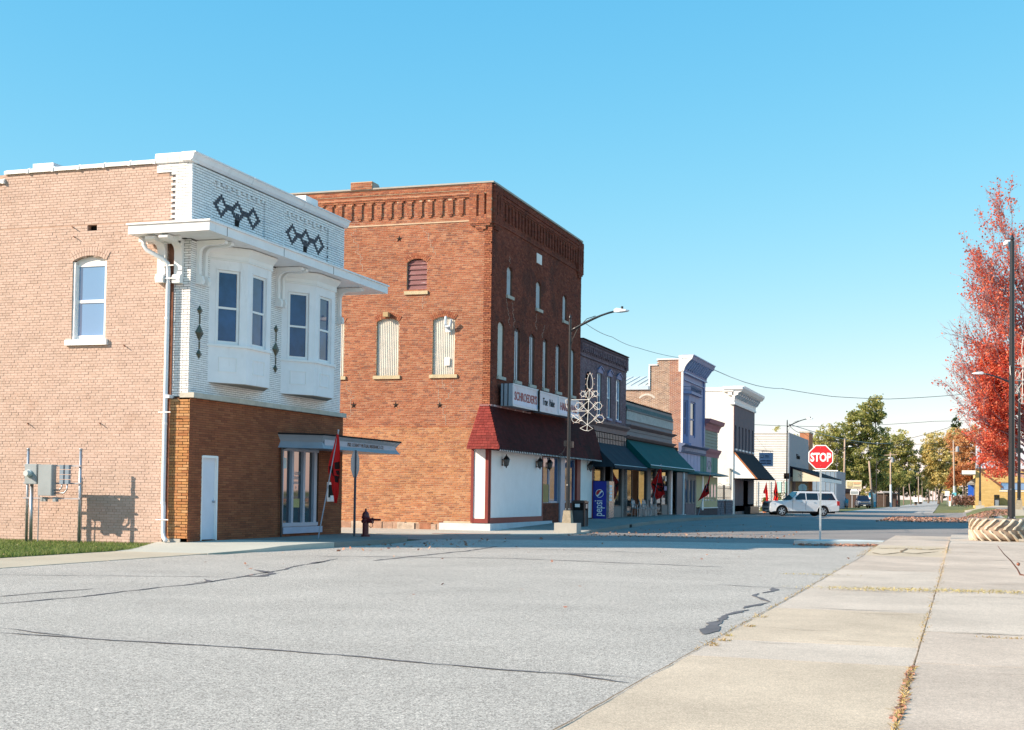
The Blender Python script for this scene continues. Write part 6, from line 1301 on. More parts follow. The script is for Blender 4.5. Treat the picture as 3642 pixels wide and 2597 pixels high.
mb = MB(); mb.tube([(mx(-20.98), ym-.09, mz(1.36)), (mx(-20.85), ym-.08, mz(1.36)), (mx(-20.79), ym-.08, mz(1.43)), (mx(-20.79), ym-.08, mz(1.52))], .018, 8); mb.tube([(mx(-20.98), ym-.09, mz(1.29)), (mx(-20.72), ym-.08, mz(1.29)), (mx(-20.64), ym-.08, mz(1.38)), (mx(-20.63), ym-.08, mz(1.52))], .018, 8); mb.build('conduit', m_steel, Mr, smooth=True)
# litter bin
Bn = thing('litter_bin', 'black square litter bin with a domed lid beside the lamp block', 'bin', (-14.55, 52.8, .15))
b0 = (-14.83, -14.35, 52.75, 53.25)
bx(Bn, 'bin_body', M('charcoal_bin_panel', (.07,.075,.08), .6, .1), (*b0, .15, .80)); mb = MB()
for x, y in ((b0[0], b0[2]), (b0[1], b0[2]), (b0[0], b0[3]), (b0[1], b0[3])): mb.box(x-.03, x+.03, y-.03, y+.03, .14, 1.10)
mb.build('bin_frame', m_black, Bn); bx(Bn, 'lid', m_black, (b0[0]-.04, b0[1]+.04, b0[2]-.04, b0[3]+.04, 1.10, 1.17), (b0[0]+.02, b0[1]-.02, b0[2]+.02, b0[3]-.02, 1.17, 1.20)); bx(Bn, 'hood', m_dark, (b0[0]+.03, b0[1]-.03, b0[2]+.03, b0[3]-.03, .80, 1.10))
bx(Bn, 'white_label', m_wpaint, (-14.72, -14.52, 52.715, 52.72, .93, 1.06)); bx(Bn, 'steel_flap', m_steel, (b0[1]+.035, b0[1]+.04, 52.86, 53.12, .88, 1.06))
# vending machine
Vm = thing('vending_machine', 'blue drinks machine with a white sideways word and round tricolour emblem', 'vending machine', (-16.2, 63.0, .31))
m_pb = M('cobalt_vinyl', (.004,.02,.30), .3, .15, 1.2)
bx(Vm, 'cabinet', m_pb, (-16.62, -15.95, 62.6, 63.55, .31, 2.08)); bx(Vm, 'cabinet_top', m_dark, (-16.62, -15.95, 62.6, 63.55, 2.08, 2.11))
bx(Vm, 'front_door', M('chrome_trim', (.30,.28,.30), .25, .3, 6, metal=.5), (-15.95, -15.82, 62.6, 63.55, .36, 2.08))
for i in range(5): bx(Vm, 'selection_button', m_wpaint2, (-15.82, -15.80, 62.66, 62.86, 1.15+i*.16, 1.27+i*.16), (-15.82, -15.80, 62.92, 63.1, 1.15+i*.16, 1.27+i*.16))
text('pepsi', .56, (-16.15, 62.592, .42), (0,0,1), (-1,0,0), m_wpaint, 'machine_lettering', Vm, .003, .66, 'LEFT', .003)
def disc(cx, cz, r_, z0, z1, mat, name, y=62.588, wave=0):
    P = []; n = 24
    top = [( -1+2*i/n) for i in range(n+1)]
    up = [(u, min(math.sqrt(max(0, 1-u*u)), z1(u))) for u in top]; lo = [(u, max(-math.sqrt(max(0, 1-u*u)), z0(u))) for u in top]
    mb = MB(); vs = []
    for (u, a), (_, b) in zip(up, lo):
        if a < b: a = b = (a+b)/2
        c_, s_ = math.cos(.55), math.sin(.55)
        for q in (b, a): vs.append((cx+r_*(u*c_-q*s_), y, cz+r_*(u*s_+q*c_)))
    mb.idx(vs, [(2*i, 2*i+2, 2*i+3, 2*i+1) for i in range(n)]); return mb.build(name, mat, Vm)
disc(-16.28, 1.50, .195, lambda u: -2, lambda u: 2, m_wpaint, 'emblem_disc')
disc(-16.28, 1.50, .17, lambda u: .18+.22*math.sin(u*2.4), lambda u: 2, m_redsign, 'emblem_red', 62.584)
disc(-16.28, 1.50, .17, lambda u: -2, lambda u: -.22+.18*math.sin(u*2.4), m_pb, 'emblem_blue', 62.584)
# metal chairs
def chair(loc, rz, lab):
    T = thing('metal_chair', lab, 'chair', loc, 'metal chairs outside the green awning shop', local=True, rz=rz)
    mb = MB(); mb.tube([(-.24, .05, 0), (-.24, .0, .62), (-.2, -.28, .66), (-.2, -.3, .0)], .016, 6); mb.tube([(.24, .05, 0), (.24, 0, .62), (.2, -.28, .66), (.2, -.3, 0)], .016, 6); mb.tube([(-.24, .02, .40), (.24, .02, .40)], .012, 5); mb.build('frame', m_steel, T)
    mb = MB(); mb.tube([(-.22, -.28, .45)]+[(-.22*math.cos(math.pi*k/8), -.30-.06*math.sin(math.pi*k/8), .66+.26*math.sin(math.pi*k/8)) for k in range(9)]+[(.22, -.28, .45)], .016, 6)
    mb.build('back_hoop', m_steel, T)
    mb = MB(); mb.box(-.2, .2, -.33, -.31, .48, .84); mb.build('backrest', m_gbox, T)
    mb = MB(); mb.box(-.23, .23, -.27, .24, .42, .45); mb.build('seat', m_gbox, T); return T
for i, (y, l) in enumerate(((69.4, 'metal chair with a hooped back nearest the block pier'), (70.5, 'second metal chair from the block pier'), (71.9, 'third metal chair from the block pier'), (73.0, 'metal chair partly behind the red flag pole'))): chair((-15.95+.1*(i % 2), y, .33), R(90-180+(20 if i % 2 else -10)), l)
# flags
def flag(foot, top, left, right, lab, marks=True, plane=(1, 0, 0), rip=.07):
    """left/right: outline curves (offset along plane, z) from top to bottom."""
    F_ = thing('flag', lab, 'flag', foot, 'red flags on slanted poles')
    mb = MB(); mb.tube([foot, top], .016, 6); mb.tube([top, Vector(top)+Vector((0, 0, .05))], .024, 6); mb.build('flag_pole', m_alu, F_)
    U = Vector(plane).normalized(); N = U.cross(Vector((0, 0, 1))); n, m = 22, 12
    def cv(c, t_):
        s_ = t_*(len(c)-1); i = min(len(c)-2, int(s_)); f = s_-i; return Vector((c[i][0]*(1-f)+c[i+1][0]*f, 0, c[i][1]*(1-f)+c[i+1][1]*f))
    def P(s_, t_, d=0.):
        a, b = cv(left, s_), cv(right, s_); q = a.lerp(b, t_); wv = rip*math.sin(t_*11+s_*3.+1)*(.35+.65*s_)+rip*.5*math.sin(s_*7+t_*3)
        return Vector((0, foot[1], 0))+U*q.x+Vector((0, 0, q.z))+N*(wv+d)+Vector((0, 0, 0))
    mb = MB(); mb.idx([P(i/n, j/m) for i in range(n+1) for j in range(m+1)], [(i*(m+1)+j, i*(m+1)+j+1, (i+1)*(m+1)+j+1, (i+1)*(m+1)+j) for i in range(n) for j in range(m)]); cl = mb.build('flag_cloth', m_redflag, F_, smooth=True)
    if marks:
        mb = MB()
        for (s0, s1, t0, t1) in ((.40, .52, .05, .30), (.46, .60, .22, .42), (.36, .46, .50, .95), (.48, .56, .62, .92), (.58, .70, .48, .85), (.50, .62, .86, .97)):
            k = 5; mb.idx([P(s0+(s1-s0)*i/k, t0+(t1-t0)*j/k+(.04*(i/k)), .008) for i in range(k+1) for j in range(k+1)], [(i*(k+1)+j, i*(k+1)+j+1, (i+1)*(k+1)+j+1, (i+1)*(k+1)+j) for i in range(k) for j in range(k)])
        mb.build('printed_emblem', m_mark, cl, kind='stuff')
    return F_
flag((-16.63, 33.67, .13), (-16.08, 33.67, 3.05), [(-16.12, 2.98), (-16.2, 2.6), (-16.33, 2.2), (-16.36, 1.95), (-16.31, 1.8), (-16.24, 1.45), (-16.16, 1.12)], [(-16.08, 3.0), (-16.04, 2.7), (-16.02, 2.3), (-16.0, 1.95), (-15.99, 1.7), (-16.01, 1.35), (-16.08, 1.10)], 'red flag with black print leaning before the small lit shop window canopy', rip=.05)
flag((-15.94, 72, .31), (-15.36, 72, 3.08), [(-15.38, 3.02), (-15.6, 2.5), (-15.88, 2.1), (-15.86, 1.9), (-15.72, 1.5), (-15.58, 1.2)], [(-15.34, 3.0), (-15.30, 2.5), (-15.27, 2.0), (-15.2, 1.75), (-15.14, 1.55), (-15.30, 1.35)], 'broad red flag with dark print in front of the teal awning shop')
flag((-15.92, 86, .2), (-15.17, 86, 2.86), [(-15.18, 2.8), (-15.33, 2.3), (-15.5, 2.1), (-15.62, 1.8), (-15.8, 1.4), (-15.96, 1.12)], [(-15.14, 2.78), (-15.2, 2.5), (-15.24, 2.2), (-15.22, 1.9), (-15.2, 1.6), (-15.45, 1.42)], 'red flag drooping in front of the pale yellow shop panel')
flag((-17.80, 126, .1), (-17.05, 126, 2.85), [(-17.07, 2.8), (-17.2, 2.3), (-17.36, 1.86), (-17.15, 1.75), (-17.1, 1.2), (-17.08, .45)], [(-17.03, 2.8), (-16.98, 2.3), (-16.92, 1.9), (-16.88, 1.4), (-16.84, .95), (-16.95, .5)], 'plain red flag beside the orange planter', marks=False)
flag((-16.95, 128, .1), (-16.50, 128, 3.2), [(-16.5, 3.1), (-16.52, 2.5), (-16.66, 1.9), (-16.6, 1.6), (-16.68, 1.3), (-16.74, 1.05)], [(-16.35, 2.55), (-16.30, 2.2), (-16.27, 1.9), (-16.24, 1.5), (-16.24, 1.3), (-16.3, 1.05)], 'red flag with dark loop hanging above the white vehicle bonnet')
# railing and planter and shrubs at the empty corner lot
Rl = thing('railing', 'thin black handrail beside the orange planter', 'railing', (-17.2, 124, 0))
mb = MB(); 
for z in (.6, 1.0): mb.tube([(-17.75, 124, z), (-15.9, 124, z)], .022, 5)
for x in (-17.68, -16.9, -16.2): mb.tube([(x, 124, 0), (x, 124, 1.0)], .022, 5)
mb.build('handrail', m_black, Rl)
Pl = thing('planter', 'tall orange planter filled with yellow green plants by the white siding', 'planter', (-17.6, 129, 0))
mb = MB(); mb.idx([(-17.75, 128.8, 0), (-17.42, 128.8, 0), (-17.42, 129.2, 0), (-17.75, 129.2, 0), (-17.8, 128.75, 1.02), (-17.37, 128.75, 1.02), (-17.37, 129.25, 1.02), (-17.8, 129.25, 1.02)], [(0, 1, 5, 4), (1, 2, 6, 5), (2, 3, 7, 6), (3, 0, 4, 7), (4, 5, 6, 7)]); mb.build('pot', M('orange_glazed_pot', (.62,.20,.06), .6, .08), Pl)
m_bush = M('garden_foliage', ramp=[(.13,.17,.04), (.20,.22,.06), (.28,.24,.07), (.10,.14,.04)], rough=.8, var=.1, trans=.3)
quads('foliage', leaf_quads(np.stack([rng.normal(-17.58, .13, 300), rng.normal(129, .13, 300), rng.uniform(1.0, 1.4, 300)], 1), .12), m_bush, Pl, rng.random(300))
for (x, y, r_, h_, l) in ((-17.9, 132, .6, .5, 'low green shrub left of the orange planter'), (-16.6, 131, .55, 1.9, 'bushy green garden plant behind the hanging red flags'), (-15.4, 133, .6, 1.7, 'yellow green shrub at the lamp post foot')):
    n = 700; T = thing('shrub', l, 'shrub', (x, y, 0), 'shrubs on the corner lot')
    quads('foliage', leaf_quads(np.stack([rng.normal(x, r_*.45, n), rng.normal(y, r_*.45, n), rng.uniform(.1, h_, n)], 1), .16), m_bush, T, rng.random(n))
    mb = MB(); mb.tube([(x, y, 0), (x+.03, y, h_*.7)], .03, 5); mb.build('stem', m_bark, T)
# plastic bag litter, lying twig with seed ball
mb = MB(); vs = []; 
for i in range(5):
    for j in range(6): vs.append((-15.85+.14*i+random.uniform(-.03, .03), 55.2+.16*j+random.uniform(-.04, .04), .22+.10*math.sin(i*math.pi/4)*math.sin(j*math.pi/5)+random.uniform(0, .03)))
mb.idx(vs, [(i*6+j, i*6+j+1, i*6+j+7, i*6+j+6) for i in range(4) for j in range(5)]); tag(mb.build('plastic_bag', m_wpaint), 'crumpled white plastic bag on the walk below the shop window', 'plastic bag')
Tw = thing('bare_twig', 'reddish brown bare twig with one round seed pod on the concrete', 'twig', (1.0, 27.6, .05))
mb = MB(); mb.tube([(.62, 27.0, .58), (.74, 27.2, .42), (.86, 27.4, .30), (.98, 27.4, .14), (1.03, 27.5, .04), (1.12, 27.3, .03)], [.005, .008, .010, .013, .016, .010], 6); mb.build('stem', M('rosy_twig', (.20,.10,.08), .7, .2, 20), Tw, smooth=True)
mb = MB(); mb.lathe([(.0, -.035), (.022, -.028), (.036, 0), (.022, .028), (.0, .035)], (.995, 27.38, .235), 10); mb.build('seed_pod', M('brown_seed_pod', (.26,.09,.05), .3, .2, 30), Tw, smooth=True)
# ================================================================== VEHICLES
m_carw = M('white_car_paint', (.74,.75,.78), .25, .02, 1, coat=1.)
m_cardk = M('navy_car_paint', (.012,.02,.05), .25, .05, 1, coat=1.)
m_cargl = M('tinted_car_glass', (.010,.010,.014), .05, 0, spec=.9)
m_cargl2 = M('windscreen_glass', (.10,.15,.14), .06, .2, 3, spec=.9)
m_plast = M('black_plastic', (.02,.02,.022), .6, .1, 4)
m_tail = M('red_tail_lamp', (.55,.015,.015), .2, .05); m_clear = M('clear_lamp', (.55,.60,.66), .1, .1, 8)
m_alloy = M('alloy_wheel', (.50,.52,.56), .3, .1, 6, metal=.6)
def suv(name, label, cat, loc, rz, L=5.6, paint=None, glass=None, fx=1.83, rx=-1.50, pick=False, group=None):
    T = thing(name, label, cat, loc, group, local=True, rz=rz)
    h = L/2; wr = .40; wd = .99
    def archp(cx, r_, n=8): return [(cx+r_*math.cos(a), .38+r_*math.sin(a)) for a in [math.pi*(n-k)/n for k in range(n+1)]]
    low = [(-h+.02, .42)]+archp(rx, .50)+archp(fx, .50)+[(h-.10, .30), (h, .40), (h, .62), (h-.05, 1.0), (h-.25, 1.14), (fx-.62, 1.24), (-h+.05, 1.24), (-h-.02, .95), (-h-.02, .5)]
    bm = bmesh.new(); fs = []
    vs = [bm.verts.new((x, -wd, z)) for x, z in low]; f = bm.faces.new(vs)
    r_ = bmesh.ops.extrude_face_region(bm, geom=[f]); up = [v for v in r_['geom'] if isinstance(v, bmesh.types.BMVert)]
    for v in up: v.co.y = wd
    bmesh.ops.recalc_face_normals(bm, faces=bm.faces[:])
    for v in bm.verts:
        if v.co.x > h-.4 : v.co.y *= .93
        if v.co.z > 1.1: v.co.y *= .97
    bmesh.ops.triangulate(bm, faces=[q for q in bm.faces if len(q.verts) > 4])
    be = [e for e in bm.edges if len(e.link_faces) == 2 and e.calc_face_angle(0) > .6]
    bmesh.ops.bevel(bm, geom=be, offset=.035, segments=2, affect='EDGES', clamp_overlap=True)
    me = bpy.data.meshes.new('body'); bm.to_mesh(me); bm.free(); me.materials.append(paint); body = link('body', me, T)
    # greenhouse, tapered
    rt = 1.93; x_a, x_b = fx-.72, (-h+.1 if not pick else -.35); x_c, x_d = fx-1.42, (-h+.38 if not pick else -.25)
    wb_, wt = .95, .74
    mb = MB(); mb.idx([(x_a, -wb_, 1.22), (x_a, wb_, 1.22), (x_b, wb_, 1.22), (x_b, -wb_, 1.22), (x_c, -wt, rt-.04), (x_c, wt, rt-.04), (x_d, wt, rt-.04), (x_d, -wt, rt-.04), (x_c-.15, -wt+.08, rt), (x_c-.15, wt-.08, rt), (x_d+.12, wt-.08, rt), (x_d+.12, -wt+.08, rt)],
        [(0, 4, 5, 1), (1, 5, 6, 2), (2, 6, 7, 3), (3, 7, 4, 0), (4, 8, 9, 5), (5, 9, 10, 6), (6, 10, 11, 7), (7, 11, 8, 4), (8, 11, 10, 9)]); mb.build('cabin', paint, T)
    for sg in (-1, 1):
        def sp(x, t_): return (x, sg*(wb_+(wt-wb_)*t_+.006), 1.22+(rt-.04-1.22)*t_)
        segs = [(x_a-.18, x_c-.03, x_a-.62-.55, x_a-.62-.52), ] if False else []
        xs = [x_a-.16, x_a-1.25, x_a-2.25, x_b+.12] if not pick else [x_a-.16, x_a-1.2, x_b+.1]
        for i in range(len(xs)-1):
            f0, f1 = xs[i], xs[i+1]
            t0, t1 = .08, .86
            def top(x, first): return x-(.62 if first else .0)
            a0 = f0-.04; b0 = f1+.04
            A = [sp(a0, t0), sp(b0, t0), sp(b0+(.26 if i == len(xs)-2 else 0), t1), sp(a0-(.58 if i == 0 else 0), t1)]
            mb = MB(); mb.face(A if sg < 0 else A[::-1]); mb.build('side_window', glass or m_cargl, T)
    mb = MB(); mb.face([(x_a-.05, -wb_*.9, 1.27), (x_a-.05, wb_*.9, 1.27), (x_c+.05, wt*.9, rt-.08), (x_c+.05, -wt*.9, rt-.08)]); q = mb.build('windscreen', m_cargl2 if paint is m_carw else m_cargl, T); q.location = (.012, 0, .012)
    if not pick: mb = MB(); mb.face([(x_b+.04, wb_*.86, 1.3), (x_b+.04, -wb_*.86, 1.3), (x_d-.06, -wt*.86, rt-.12), (x_d-.06, wt*.86, rt-.12)]); q = mb.build('rear_window', m_cargl, T); q.location = (-.02, 0, .0)
    if not pick:
        for sg in (-1, 1):
            mb = MB(); mb.tube([(x_c-.25, sg*.62, rt+.0), (x_c-.32, sg*.62, rt+.05), (x_d+.3, sg*.62, rt+.05), (x_d+.22, sg*.62, rt)], .02, 5); mb.build('roof_rail', m_plast, T)
    for cx in (fx, rx):
        for sg in (-1, 1):
            y = sg*.86; mb = MB(); U = Vector((0, sg, 0))
            prof = [(.27, -.12), (.37, -.13), (.40, -.09), (.40, .09), (.37, .13), (.27, .12)]
            vs = []; n = 24
            for r_, o in prof:
                for k in range(n): a = 2*math.pi*k/n; vs.append((cx+r_*math.cos(a), y+o, .40+r_*math.sin(a)))
            mb.idx(vs, [(i*n+k, i*n+(k+1) % n, (i+1)*n+(k+1) % n, (i+1)*n+k) for i in range(5) for k in range(n)]); wh = mb.build('wheel', m_plast, T)
            mb = MB(); mb.tube([(cx, y-sg*.1, .40), (cx, y+sg*.07, .40)], .272, 24); dk = mb.build('rim', m_dark, wh)
            mb = MB()
            for k in range(6):
                a = k*math.pi/3+.3; d = Vector((math.cos(a), 0, math.sin(a))); e_ = Vector((-math.sin(a), 0, math.cos(a))); c = Vector((cx, y+sg*.085, .40))
                mb.obox(c+d*.15, d*.12, e_*.038, Vector((0, sg*.02, 0)))
            mb.tube([(cx, y+sg*.07, .40), (cx, y+sg*.11, .40)], .06, 12)
            vs = []
            for r_ in (.245, .275):
                for k in range(n): a = 2*math.pi*k/n; vs.append((cx+r_*math.cos(a), y+sg*.10, .40+r_*math.sin(a)))
            mb.idx(vs, [(k, (k+1) % n, n+(k+1) % n, n+k) for k in range(n)])
            mb.build('spokes', m_alloy, wh)
            mb = MB(); cc = [(cx+.505*math.cos(a), sg*(wd+.002), .38+.505*math.sin(a)) for a in [math.pi*k/10 for k in range(11)]]; mb.tube(cc, .018, 5); mb.build('arch_lip', paint, T)
    mb = MB(); mb.box(-h+.3, h-.3, -wd+.12, wd-.12, .25, .45); mb.build('underbody', m_plast, T)
    g = h
    mb = MB(); mb.box(g-.10, g-.015, -.60, .60, .78, 1.02); gr = mb.build('grille', m_dark, T)
    for z in (.80, .88, .96): mb = MB(); mb.box(g-.09, g+.005, -.58, .58, z, z+.035); mb.build('grille_bar', m_alloy, gr)
    mb = MB(); mb.box(g-.08, g+.003, -.6, .6, .50, .60); mb.build('lower_grille', m_dark, T); mb = MB(); mb.box(g-.06, g+.02, -.56, .56, .53, .56); mb.build('grille_bar', m_alloy, T)
    mb = MB(); mb.box(g-.05, g+.012, -.18, .18, .36, .47); mb.build('number_plate', m_wpaint, T)
    for sg in (-1, 1):
        mb = MB(); mb.idx([(g-.02, sg*.63, .80), (g-.02, sg*.90, .80), (g-.42, sg*.962, .86), (g-.42, sg*.962, 1.02), (g-.1, sg*.91, 1.05), (g-.04, sg*.63, 1.02)], [(0, 1, 4, 5), (1, 2, 3, 4)]); mb.build('headlight', m_clear, T)
        mb = MB(); mb.box(-h-.035, -h+.18, sg*.97-.03*sg-.03, sg*.97-.03*sg+.055*1, .86, 1.2); mb.build('tail_light', m_tail, T)
        mb = MB(); mb.box(x_a-.32, x_a-.15, sg*1.02-.1, sg*1.02+.1, 1.22, 1.40); mb.build('wing_mirror', paint, T)
        for x in (x_a-.95, x_a-2.0):
            if x > x_b: mb = MB(); mb.box(x, x+.16, sg*(wd+.0)-.012, sg*(wd+.0)+.012, 1.06, 1.10); mb.build('door_handle', m_alloy, T)
        for x in (x_a-.15, x_a-1.2, x_a-2.3):
            if x > x_b: mb = MB(); mb.box(x, x+.012, sg*(wd-.005)-.006, sg*(wd-.005)+.006, .5, 1.2); mb.build('door_seam', m_plast, T)
    return T
# front axle near (-12.9,107.6), rear axle near (-10.0,109.3)
fa = Vector((-13.0, 107.5, 0)); ra = Vector((-10.05, 109.0, 0)); d_ = (fa-ra).normalized(); ang = math.atan2(d_.y, d_.x)
ctr = ra+d_*1.50+Vector((-.65, 0, 0))
suv('sport_utility', 'long white sport utility with dark tinted windows crossing the junction', 'car', (ctr.x, ctr.y, .0), ang, paint=m_carw)
suv('pickup_truck', 'dark navy pickup facing the camera near the leaning utility pole', 'pickup truck', (-14.75, 218.5, .0), R(-90+10), L=5.6, paint=m_cardk, pick=True)
suv('parked_car', 'grey car half hidden behind the white sport utility', 'car', (-17.2, 206, .0), R(-78), L=4.8, fx=1.5, rx=-1.3, paint=M('grey_blue_car_paint', (.16,.20,.28), .3, .03, 1, coat=1))
# ================================================================== YELLOW BUILDING AND RIGHT SIDE
Yb = thing('yellow_brick_building', 'low yellow brick building with white slatted roof screen beyond the leaf litter', 'building', (1.3, 154, .7))
OY = (1.3, 154, 0)
slab(Yb, 'front_wall', OY, X3, 14, .4, 4.63, [(2.5, 5.2, 2.5, 3.36)], m_ybrick, .2)
bricks(Yb, OY, X3, 14, .75, 4.6, m_ybrick, [(2.5, 5.2, 2.5, 3.36)], bl=.6, bh=.12, jt=.02, hdr=0, nind=0)
window(Yb, OY, X3, 2.5, 5.2, 2.5, 3.36, .02, .08, m_sf, m_glassb, sash=1, panes_v=3); sill(Yb, OY, X3, 2.4, 5.3, 2.4, 2.5, m_cream)
m_ywall = M('yellow_render', (.66,.47,.20), .85, .06, 1)
bx(Yb, 'street_wall', m_ywall, (1.3, 1.5, 154.2, 190, .4, 4.63)); bx(Yb, 'rear_wall', m_ywall, (1.5, 15.3, 189.8, 190, .4, 4.6), (15.1, 15.3, 154.2, 189.8, .4, 4.6)); bx(Yb, 'roof', MATS['grey_roofing'], (1.3, 15.3, 154, 190, 4.63, 4.7))
for y in (157, 162, 168, 174, 181):
    window(Yb, (1.3, 0, 0), (0, -1, 0), -y-2.6, -y, 1.4, 3.2, -.06, .08, m_sf, m_glass, sash=1, panes_v=2)
    mb = MB(); mb.prism([(1.28, y-.1, 3.9), (.5, y-.1, 3.3), (.5, y-.1, 3.22), (1.28, y-.1, 3.3)], (0, 2.8, 0)); mb.build('window_awning', M('grey_awning', (.35,.36,.38), .7), Yb)
bx(Yb, 'canopy_slab', m_cream, (-.1, 1.28, 153.6, 160, 4.2, 4.6)); bx(Yb, 'roof_beam', M('brown_beam_and_shadow', (.16,.08,.05), .8, .2), (1.3, 8, 153.9, 154.1, 4.64, 4.8))
for i in range(8): bx(Yb, 'screen_slat', M('pale_violet_slat', (.60,.61,.68), .5, .1, .7), (1.3, 9, 154.3+.12*i, 154.4+.12*i, 4.85+.32*i, 5.12+.32*i))
bx(Yb, 'screen_post', m_taupe, (1.25, 1.33, 154.1, 154.2, 4.6, 7.45), (1.5, 1.57, 154.1, 154.2, 4.6, 7.45))
mb = MB(); mb.prism([(1.75, 153.94, 4.45), (4.0, 153.94, 2.72), (4.0, 153.94, 2.98), (1.9, 153.94, 4.62)], (0, .05, 0)); mb.build('diagonal_shadow_strip', MATS['brown_beam_and_shadow'], Yb)  # shadow across the wall, built as a brown strip
B2 = thing('litter_bin', 'black framed bin with a grey panel against the yellow brick wall', 'bin', (3.4, 153.4, .8))
zz = .84; bx(B2, 'bin_body', m_steel, (3.22, 3.62, 153.2, 153.6, zz, zz+.65)); bx(B2, 'bin_frame', m_black, (3.15, 3.22, 153.15, 153.65, zz, zz+1.1), (3.62, 3.69, 153.15, 153.65, zz, zz+1.1), (3.15, 3.69, 153.15, 153.65, zz+1.1, zz+1.2), (3.22, 3.62, 153.2, 153.6, zz+.65, zz+.78)); bx(B2, 'bin_panel', m_ywall, (3.22, 3.62, 153.6, 153.63, zz+.78, zz+1.1))
Bn['group'] = B2['group'] = 'litter bins'
o = bx(None, 'blue_bin', M('bright_blue_plastic', (.02,.12,.60), .4), (.55, 1.15, 158, 158.6, 1.8, 3.1)); tag(o, 'bright blue box standing behind the brown mound', 'box')
n = 900; Md = thing('brown_shrub', 'low brown leafless shrub mound left of the yellow brick wall', 'shrub', (.1, 156, .75))
quads('foliage', leaf_quads(np.stack([rng.uniform(-1.1, 1.2, n), 156+rng.normal(0, .5, n), .9+rng.random(n)*1.1*(1-.3*rng.random(n))], 1), .22), M('brown_bramble', ramp=[(.17,.09,.07), (.23,.13,.10), (.12,.07,.06)], rough=.9), Md, rng.random(n))
mb = MB(); 
for k in range(6): mb.tube([(-.8+.35*k, 156, .7), (-.75+.35*k, 156, 1.6)], .03, 4)
mb.build('stems', m_bark, Md, kind='stuff')
# ================================================================== TREES
def tubes_fast(segs, name, mat, parent, **pr):
    """segs: list of (p0, p1, r0, r1): 3-sided tubes in one mesh"""
    P0 = np.array([s[0] for s in segs], float); P1 = np.array([s[1] for s in segs], float); r0 = np.array([s[2] for s in segs])[:, None]; r1 = np.array([s[3] for s in segs])[:, None]
    d = P1-P0; d /= np.linalg.norm(d, axis=1)[:, None]+1e-9; up = np.where(np.abs(d[:, 2:3]) < .9, [[0, 0, 1.]], [[1., 0, 0]]); a = np.cross(d, up); a /= np.linalg.norm(a, axis=1)[:, None]; b = np.cross(d, a)
    Q = []
    R_ = [a*math.cos(t_)+b*math.sin(t_) for t_ in (0, 2.094, 4.189)]
    for k in range(3): j = (k+1) % 3; Q.append(np.stack([P0+R_[k]*r0, P0+R_[j]*r0, P1+R_[j]*r1, P1+R_[k]*r1], 1))
    return quads(name, np.concatenate(Q), mat, parent, None, **pr)
def lerp_path(p, q, up, n, wob):
    o = []; p = np.array(p, float); q = np.array(q, float)
    for i in range(n+1):
        t_ = i/n; m = p*(1-t_)+q*t_; m[2] += up*math.sin(math.pi*t_*.9)*-.5 if up else 0; o.append(m+(rng.normal(0, wob, 3) if 0 < i < n else 0))
    return o
